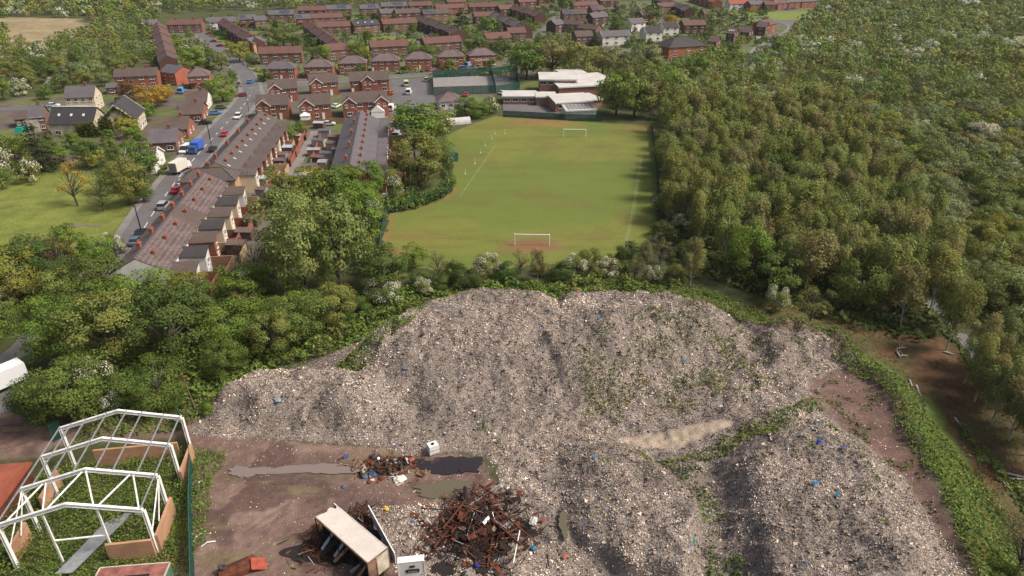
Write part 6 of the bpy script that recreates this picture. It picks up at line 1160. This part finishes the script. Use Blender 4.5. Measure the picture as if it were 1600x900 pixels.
add_fill(L, lambda x, y, k: 'in the near left belt' if y < 86 else 'in the middle left belt' if y < 104 else 'in the back left belt')
HED = GP([(600, 452), (640, 462), (740, 452), (860, 440), (960, 440), (1050, 448), (1090, 452), (1120, 430), (1060, 385), (1035, 372), (1010, 400), (900, 422), (800, 427), (700, 430), (600, 430)])
tree_px(648, 418, 5.5, 5.5, 'broad', 'fresh green', '', 'round green tree standing up at the near edge of the field'); occ = [(t[0], t[1], t[3]*.7) for t in TREES]
L = fill(HED, 3.3, [(2, 'shrub', 'mid green', .9), (2, 'shrub', 'olive', .9), (1.3, 'blossom', 'olive', 1.0), (1.6, 'bare', 'brownish', 1.3), (1.6, 'shrub', 'deep green', 1), (.8, 'birch', 'brownish', 1.9)], (3.0, 4.8), '', seed=5, occ=occ)
add_fill(L, lambda x, y, k: 'in the shrub belt, left of the near goal' if x < -3 else 'in the shrub belt below the near goal' if x < 12 else 'in the shrub belt, right of the near goal')
# the wood on the right
WOODN = GP([(1036, 185), (1034, 250), (1034, 350), (1050, 380), (1100, 420), (1170, 458), (1230, 468), (1300, 478), (1370, 515), (1430, 532), (1490, 535), (1475, 470), (1560, 520), (1660, 620), (1760, 700), (1900, 640), (1900, 185)])
W3 = GP([(1540, 610), (1570, 660), (1600, 705), (1650, 745), (1650, 690), (1590, 630), (1550, 590)])
tree_px(1165, 440, 12, 9, 'broad', 'fresh green', '', 'bright fresh green maple standing out at the front of the wood'); tree_px(1265, 515, 8, 7, 'bare', 'olive', '', 'half-bare olive tree leaning over the cleared strip'); tree_px(1210, 485, 5, 5, 'blossom', 'olive', '', 'flowering hawthorn at the head of the cleared strip'); tree_px(1400, 455, 10, 9, 'broad', 'olive', '', 'olive tree with a dark trunk deep in the wood')
tree_px(1478, 548, 12, 6, 'birch', 'olive', '', 'white-stemmed birch leaning beside the tarmac path')
for i, (px, py, h) in enumerate([(1522, 628, 10), (1533, 645, 8.5), (1548, 662, 10), (1562, 640, 9), (1576, 690, 9.5), (1588, 672, 10), (1600, 712, 9), (1615, 690, 10), (1505, 600, 8), (1625, 740, 9), (1540, 606, 9.5), (1562, 585, 10), (1592, 628, 10), (1518, 575, 9), (1600, 600, 9.5)]): tree_px(px, py, h, h*.55, 'birch', ('olive', 'brownish', 'pale green')[i % 3], 'between the path and the cleared strip')
occ = [(t[0], t[1], t[3]*.7) for t in TREES]; split = lambda x, y: x-78-(y-110)*.27
def woodok(x, y): return split(x, y) < 1
L = fill(WOODN, 4.3, [(5, 'birch', 'olive', 1.25), (2.6, 'birch', 'brownish', 1.2), (1.6, 'birch', 'pale green', 1.2), (1.4, 'broad', 'mid green', 1.0), (1.0, 'broad', 'fresh green', .9), (.35, 'blossom', 'mid green', .6)], (8.0, 10.5), '', seed=7, ok=woodok, occ=occ)
L += fill(W3, 3.8, [(4, 'birch', 'olive', 1.1), (2, 'birch', 'brownish', 1.1)], (7.5, 9.5), '', seed=8, occ=occ)
L2 = fill(WOODN, 5.0, [(3, 'broad', 'olive', .85), (1, 'shrub', 'grey-green', .9), (1.4, 'broad', 'brownish', .8), (1.6, 'broad', 'yellow-green', .8), (1.5, 'broad', 'pale green', .85), (4.2, 'broad', 'grey-green', .8), (.6, 'broad', 'silvery', .9), (.5, 'blossom', 'grey-green', .6), (1, 'broad', 'mid green', .8), (.12, 'broad', 'golden', .7)], (6.0, 9.5), '', seed=9, ok=lambda x, y: split(x, y) >= -1, occ=occ+[(a[0], a[1], 4) for a in L])  # grey-green scrub, its share raised to put distance haze into the colour
def vis(x, y): px, py = pix(x, y, 5); return -60 < px < 1700
L = [t for t in L if vis(t[0], t[1])]; L2 = [(a, b_, c*1.12, d*1.15, e, f) for (a, b_, c, d, e, f) in L2 if vis(a, b_)]
L.sort(key=lambda t: t[1]); L2.sort(key=lambda t: t[1]); NB, NS = 270, 190
FARLIST = L[NB:]+L2[NS:]
for i, (x, y, h, w, k, t) in enumerate(L[:NB]): place_tree(x, y, h, w, k, t, 'in the %s belt of the birch wood' % ORD[i//30])
for i, (x, y, h, w, k, t) in enumerate(L2[:NS]): place_tree(x, y, h, w, k, t, 'in the %s scrub belt beside the birches' % ORD[i//26])
veg('garden_greenery', 'low hedges and shrubs in the estate gardens', GP([(240, 60), (330, 30), (800, 14), (1200, 12), (1190, 90), (1100, 110), (960, 110), (800, 125), (640, 118), (400, 130), (350, 150), (300, 110)]), 1.6, .55, ['mid green', 'olive', 'fresh green', 'deep green'], 1.6, 15, mask=lambda x, y: (fbm(x, y, 7, 3, 309) > .54) & np.all([np.hypot(x-b_[0], y-b_[1]) > b_[2] for b_ in BLOCK], axis=0))
# village trees, by where their trunks stand
VT = [(348, 158, 10.5, 12, 'broad', 'fresh green', 'round green street tree at the junction'), (302, 118, 13, 13, 'broad', 'fresh green', 'large green tree at the end of the brown terrace'), (329, 112, 8, 7, 'conifer', 'dark', 'dark conifer beside the hipped house'), (347, 108, 8, 8, 'broad', 'olive', 'olive tree behind the hipped house'),
 (375, 96, 10, 13, 'broad', 'yellow-green', 'yellow-green weeping willow beside the estate road'), (212, 162, 9, 12, 'broad', 'russet', 'russet tree in front of the red semis'), (240, 168, 9.5, 12, 'broad', 'golden', 'golden tree beside the russet one'), (258, 160, 7, 8, 'broad', 'golden', 'smaller golden tree right of the other golden one'), (228, 190, 8, 8, 'broad', 'fresh green', 'green tree behind the chapel ivy'), (205, 215, 7, 8, 'broad', 'yellow-green', 'yellow-green tree beside the chapel gable'),
 (68, 268, 14, 10, 'conifer', 'dark', 'large dark cedar at the head of the meadow'), (28, 262, 10, 11, 'broad', 'fresh green', 'green tree left of the dark cedar'), (10, 280, 9, 8, 'blossom', 'grey-green', 'white-blossomed tree at the meadow corner'), (50, 285, 8, 7, 'blossom', 'olive', 'pinkish blossomed tree below the dark cedar'), (138, 262, 8, 8, 'broad', 'deep green', 'dark round tree behind the bare yellow tree'), (150, 262, 6, 6, 'broad', 'yellow-green', 'yellow flowering tree at the head of the meadow'),
 (122, 322, 11, 9, 'bare', 'golden', 'mostly bare tree with golden tufts in the meadow'), (162, 330, 7, 8, 'bare', 'olive', 'small thin olive tree standing in the meadow'), (205, 320, 12, 10, 'broad', 'olive', 'olive tree between the meadow and the street'), (228, 285, 11, 9, 'broad', 'mid green', 'green tree along the street wall beside the meadow'), (190, 300, 10, 9, 'broad', 'mid green', 'green tree behind the olive one by the street'), (225, 315, 7, 6, 'broad', 'fresh green', 'low green tree at the street wall'), (120, 425, 10, 7, 'tall', 'fresh green', 'tall slim green tree at the near edge of the meadow'), (105, 440, 9, 6, 'bare', 'russet', 'thin russet tree at the near edge of the meadow'), (160, 415, 7, 6, 'broad', 'fresh green', 'bright green tree in the near corner of the meadow'), (180, 395, 5, 5, 'blossom', 'olive', 'small flowering bush beside the bottom of the street'), (60, 425, 8, 8, 'broad', 'pale green', 'pale green tree at the near left of the meadow'),
 (270, 232, 3, 3, 'shrub', 'russet', 'russet garden bush above the box lorry'), (256, 272, 3, 3.5, 'shrub', 'fresh green', 'round green garden bush left of the box lorry'),
 (448, 222, 6, 8, 'broad', 'fresh green', 'green tree in the yards at the top of the alley'), (470, 210, 5, 6, 'shrub', 'fresh green', 'bright bush at the top of the alley'), (648, 232, 14, 17, 'broad', 'fresh green', 'large bright green tree between car park and field'), (676, 225, 13, 14, 'broad', 'olive', 'large olive tree overhanging the field edge'), (655, 292, 14, 14, 'tall', 'olive', 'big olive feathery tree behind the field hedge'), (628, 270, 9, 8, 'tall', 'brownish', 'brownish feathery tree beside the slate terrace car park'), (620, 320, 7.5, 7, 'blossom', 'mid green', 'tall white-blossomed hawthorn at the field hedge corner'), (688, 262, 9, 8, 'broad', 'mid green', 'green tree behind the storage shed'), (590, 350, 6, 6, 'blossom', 'olive', 'small pink-white hawthorn beside the field fence'), (572, 340, 9, 8, 'broad', 'fresh green', 'green tree at the left of the field hedge'), (605, 300, 8, 7, 'broad', 'olive', 'olive tree behind the white-blossomed hawthorn'),
 (728, 180, 7, 9, 'broad', 'mid green', 'dark round bush behind the polytunnel'), (765, 178, 6.5, 8, 'blossom', 'mid green', 'flowering bush left of the school fence'), (748, 184, 6, 8, 'broad', 'fresh green', 'green bush by the school corner of the field'),
 (822, 124, 16, 19, 'broad', 'fresh green', 'big green tree at the left of the school grounds'), (862, 122, 17, 19, 'broad', 'brownish', 'big brownish tree behind the school roof'), (908, 124, 16, 19, 'broad', 'olive', 'big olive tree behind the school roof'), (942, 118, 14, 14, 'broad', 'brownish', 'brownish tree right of the school trees'), (808, 108, 10, 11, 'broad', 'mid green', 'green tree above the second ball court'), (962, 180, 15, 15, 'broad', 'fresh green', 'bright green tree beside the white school canopy'), (990, 184, 17, 15, 'broad', 'olive', 'olive tree right of the bright green one at the field end'), (1015, 184, 15, 9, 'birch', 'brownish', 'brownish birch at the right corner of the field'), (968, 152, 12, 12, 'broad', 'mid green', 'green tree pressing against the school end wall'),
 (880, 100, 9, 11, 'broad', 'olive', 'olive tree between school and white houses'), (1008, 118, 14, 15, 'broad', 'grey-green', 'large grey-green tree before the white houses'), (985, 110, 10, 10, 'bare', 'olive', 'thin olive tree beside the large grey-green one'), (930, 72, 8, 8, 'conifer', 'dark', 'dark conifer left of the low white houses'), (970, 105, 6, 7, 'broad', 'dark', 'dark bush below the white houses'), (1020, 148, 12, 12, 'broad', 'mid green', 'green tree at the school side of the wood'),
 (443, 72, 13, 14, 'broad', 'mid green', 'rounded green tree above the low red-roofed block'), (432, 48, 8, 6, 'conifer', 'dark', 'small dark conifer behind the rounded tree'), (548, 46, 11, 8, 'conifer', 'dark', 'dark conifer left of the dark-roofed solar block'), (588, 38, 8, 8, 'broad', 'dark', 'dark tree above the dark-roofed solar block'), (720, 44, 13, 11, 'conifer', 'dark', 'large dark conifer right of the estate car bays'), (762, 58, 13, 14, 'broad', 'mid green', 'large round green tree between two diagonal terraces'), (788, 82, 9, 9, 'broad', 'mid green', 'green tree between red-roofed blocks'), (742, 82, 11, 12, 'broad', 'mid green', 'green tree behind the sixth hipped semi'), (775, 92, 9, 10, 'broad', 'deep green', 'deep green tree behind the last hipped semi'),
 (558, 92, 10, 9, 'broad', 'fresh green', 'green tree behind the third hipped semi'), (506, 98, 9, 9, 'broad', 'fresh green', 'green tree behind the second hipped semi'), (650, 92, 9, 9, 'broad', 'fresh green', 'green tree behind the fifth hipped semi'), (668, 92, 8, 9, 'broad', 'fresh green', 'second green tree behind the fifth hipped semi'), (575, 102, 9, 6, 'tall', 'yellow-green', 'slim yellow-green tree between the third and fourth semis'), (484, 78, 7, 7, 'broad', 'deep green', 'dark green tree beside the dark terrace'), (466, 72, 7, 8, 'broad', 'mid green', 'green tree left of the dark terrace'), (415, 65, 6, 8, 'broad', 'mid green', 'green tree left of the rounded tree'), (489, 96, 5, 3, 'conifer', 'dark', 'slim dark cypress by the second hipped semi'), (449, 98, 5, 3, 'conifer', 'dark', 'slim dark cypress before the low red-roofed block'), (572, 73, 5, 2.5, 'conifer', 'dark', 'slim dark cypress standing on the green square'), (624, 56, 4, 6, 'broad', 'mid green', 'small round tree at the top of the green square'), (612, 110, 4.5, 5, 'shrub', 'russet', 'russet bush outside the fourth hipped semi'), (705, 108, 5, 6, 'broad', 'fresh green', 'green bush outside the sixth hipped semi'),
 (855, 26, 16, 15, 'broad', 'grey-green', 'tall grey-green tree above the brown terraces'), (884, 24, 16, 14, 'broad', 'deep green', 'tall dark green tree beside the grey-green one'), (963, 22, 10, 9, 'conifer', 'dark', 'dark conifer among the top houses'), (960, 50, 9, 8, 'conifer', 'dark', 'dark tree left of the round green tree'), (972, 60, 11, 11, 'broad', 'mid green', 'round green tree left of the white gabled house'), (995, 32, 15, 14, 'broad', 'grey-green', 'pale poplar standing above the estate'), (1018, 38, 15, 14, 'broad', 'mid green', 'large green tree right of the pale poplar'), (1050, 44, 9, 10, 'broad', 'golden', 'golden-brown tree above the white gabled houses'), (1118, 58, 18, 18, 'broad', 'grey-green', 'very large grey-green tree by the bending road'), (1162, 36, 10, 7, 'tall', 'mid green', 'slim green tree below the top road'), (1155, 72, 6, 7, 'broad', 'yellow-green', 'small yellow-green willow between the gabled houses'), (1085, 132, 12, 13, 'broad', 'fresh green', 'bright green tree before the large orange building'), (1115, 118, 8, 9, 'broad', 'mid green', 'green tree right of the orange building'),
 (1205, 90, 12, 12, 'broad', 'mid green', 'green tree where the road enters the wood'), (1180, 118, 10, 11, 'broad', 'fresh green', 'green tree beside the road bend'), (1150, 112, 9, 10, 'broad', 'mid green', 'mid green tree beside the garage roof')]
for t in VT: tree_px(*t[:6], '', t[6])
for i, (px, py, h, w, k, c) in enumerate([(985, 160, 14, 12, 'broad', 'brownish'), (1002, 168, 14, 11, 'birch', 'olive'), (1024, 170, 14, 12, 'broad', 'mid green'), (1000, 145, 13, 13, 'broad', 'mid green'), (1036, 160, 14, 12, 'broad', 'fresh green'), (1045, 185, 14, 11, 'broad', 'olive'), (1016, 132, 12, 12, 'broad', 'olive'), (975, 132, 11, 11, 'broad', 'olive')]): tree_px(px, py, h, w, k, c, 'between the school end wall and the wood')
occ = [(t[0], t[1], t[3]*.8) for t in TREES]
MID = GP([(1030, 195), (1015, 150), (1060, 110), (1100, 100), (1150, 105), (1215, 95), (1240, 60), (1290, 10), (1400, 8), (1700, 60), (1700, 185), (1036, 183)])
ESTT = GP([(240, 60), (330, 30), (800, 14), (1200, 12), (1190, 90), (1100, 110), (960, 110), (800, 125), (640, 118), (400, 130), (350, 150), (300, 110)])
L = fill(ESTT, 14, [(3, 'broad', 'mid green', 1), (2, 'broad', 'fresh green', .9), (1.4, 'shrub', 'olive', .5), (1, 'broad', 'deep green', 1), (.7, 'conifer', 'dark', .9), (.5, 'blossom', 'mid green', .5), (.4, 'broad', 'golden', .7)], (3.5, 6.0), '', seed=12, occ=occ)
add_fill(L, lambda x, y, k: ('in the left estate gardens' if x < -120 else 'in gardens near the green square' if x < -20 else 'in gardens below the top road'))
occ += [(t[0], t[1], t[3]) for t in L]
WEST = GP([(-60, 160), (60, 158), (165, 135), (180, 125), (225, 112), (262, 100), (240, 50), (150, 50), (60, 90), (-60, 110)])
L = fill(WEST, 7.0, [(3, 'broad', 'olive', 1), (2.4, 'broad', 'mid green', 1), (1.2, 'broad', 'grey-green', 1), (1.2, 'broad', 'fresh green', .9), (.9, 'blossom', 'grey-green', .7), (.15, 'broad', 'golden', .8), (.3, 'broad', 'russet', .7)], (5.5, 9), '', seed=13, occ=occ)
L.sort(key=lambda t: t[1]); NW = 54; FARLIST += L[NW:]
for i, (x, y, h, w, k, t) in enumerate(L[:NW]): place_tree(x, y, h, w, k, t, 'in the %s scrub belt beyond the chapel' % ORD[i//18])
LANE = GP([(0, 250), (60, 225), (130, 232), (210, 222), (240, 235), (215, 290), (140, 250), (60, 268), (0, 300)])
add_fill(fill(LANE, 6.0, [(2, 'broad', 'mid green', 1), (2, 'broad', 'fresh green', 1), (1, 'shrub', 'olive', .5)], (4, 7), '', seed=14, occ=occ), lambda x, y, k: 'between the chapel and the meadow')
occ = [(t[0], t[1], t[3]*.7) for t in TREES]
mixF = [(4, 'broad', 'olive', 1), (2, 'broad', 'mid green', 1), (2.6, 'broad', 'grey-green', .9), (2.0, 'broad', 'pale green', .9), (1.2, 'broad', 'fresh green', .9), (1.4, 'broad', 'brownish', .9), (.7, 'shrub', 'silvery', .9), (.8, 'broad', 'yellow-green', .8)]
gap1 = GP([(0, 28), (130, 28), (160, 45), (145, 60), (100, 70), (45, 78), (20, 60), (0, 50), (-100, 40)]); gap2 = GP([(1530, 62), (1600, 55), (1700, 60), (1700, 95), (1600, 85), (1545, 78)])
okf = lambda x, y: ~inpoly(x, y, gap1) & ~inpoly(x, y, gap2)
FARLIST += fill(MID, 6.2, mixF, (7, 12), '', seed=15, occ=occ, ok=okf)
FARLIST += fill(GP([(-250, 120), (-60, 110), (60, 92), (150, 50), (232, 45), (262, 30), (200, 12), (-250, 12)]), 9.0, mixF, (6, 10), '', seed=16, occ=occ, ok=okf)
FARLIST += fill([(-620, 560), (-300, 545), (-150, 600), (0, 660), (120, 690), (240, 640), (620, 640), (760, 900), (-760, 900)], 10.5, mixF, (8, 15), '', seed=17, ok=okf)
FARLIST += fill(GP([(1290, 10), (1400, 8), (1700, 60), (1900, 60), (1900, 8), (1290, -12)]), 9.5, mixF, (8, 14), '', seed=18, ok=okf)
flush_trees()
def far_wood(name, label, L):
    Vs = []; Ts = []; 
    for (x, y, h, w, k, t) in L:
        d = math.hypot(x, y); n = 600 if d < 330 else 300 if d < 480 else 150; key = ('far', k, n, rnd.randrange(4))
        if key not in PROTO: V, _, _ = crown_V('shrub' if k in ('shrub', 'blossom') else k, n, {600: .041, 300: .057, 150: .084}[n]*{'birch': .8, 'shrub': 1.5}.get(k, 1.05), key[3]+n); PROTO[key] = V
        a = rnd.uniform(0, 6.28); c, s = math.cos(a), math.sin(a); sw = w/{'birch': .56, 'shrub': 1.5, 'blossom': 1.5}.get(k, 1.02); V = PROTO[key]; U = np.empty_like(V); U[..., 0] = (V[..., 0]*c-V[..., 1]*s)*sw+x; U[..., 1] = (V[..., 0]*s+V[..., 1]*c)*sw+y; U[..., 2] = V[..., 2]*h-.05
        Vs.append(U); Ts.append(np.tile(1.25*np.array(jit(t, .09)), (len(V), 1)))  # tints lifted: paler far crowns carry distance haze in their colour
    if Vs: tag(link(name, quads_mesh(name, np.concatenate(Vs), M['far_leaf'], np.concatenate(Ts))), label, 'wood', kind='stuff')
far_wood('far_wood', 'far scrub and woodland spreading to the right beyond the birches', [t for t in FARLIST if t[0] > 20])
far_wood('far_wood_west', 'far woodland and scrub beyond the estate and the dry grass', [t for t in FARLIST if t[0] <= 20])
# ------------------------------------------------------------------ haze
b = MB(); b.box((0, 1150, 31.5), (6600, 3900, 67))
hm = bpy.data.materials.new('haze_air'); hm.use_nodes = True; hn = hm.node_tree.nodes; hl = hm.node_tree.links
for x in list(hn):
    if x.type == 'BSDF_PRINCIPLED': hn.remove(x)
pv = hn.new('ShaderNodeVolumePrincipled'); pv.inputs['Color'].default_value = (.80, .80, .80, 1); pv.inputs['Density'].default_value = 0.00007; pv.inputs['Anisotropy'].default_value = 0.2
hl.new(pv.outputs[0], [x for x in hn if x.type == 'OUTPUT_MATERIAL'][0].inputs['Volume'])
hz = b.build('haze', hm); tag(hz, 'thin pale haze in the air towards the far woods', 'haze', kind='stuff')
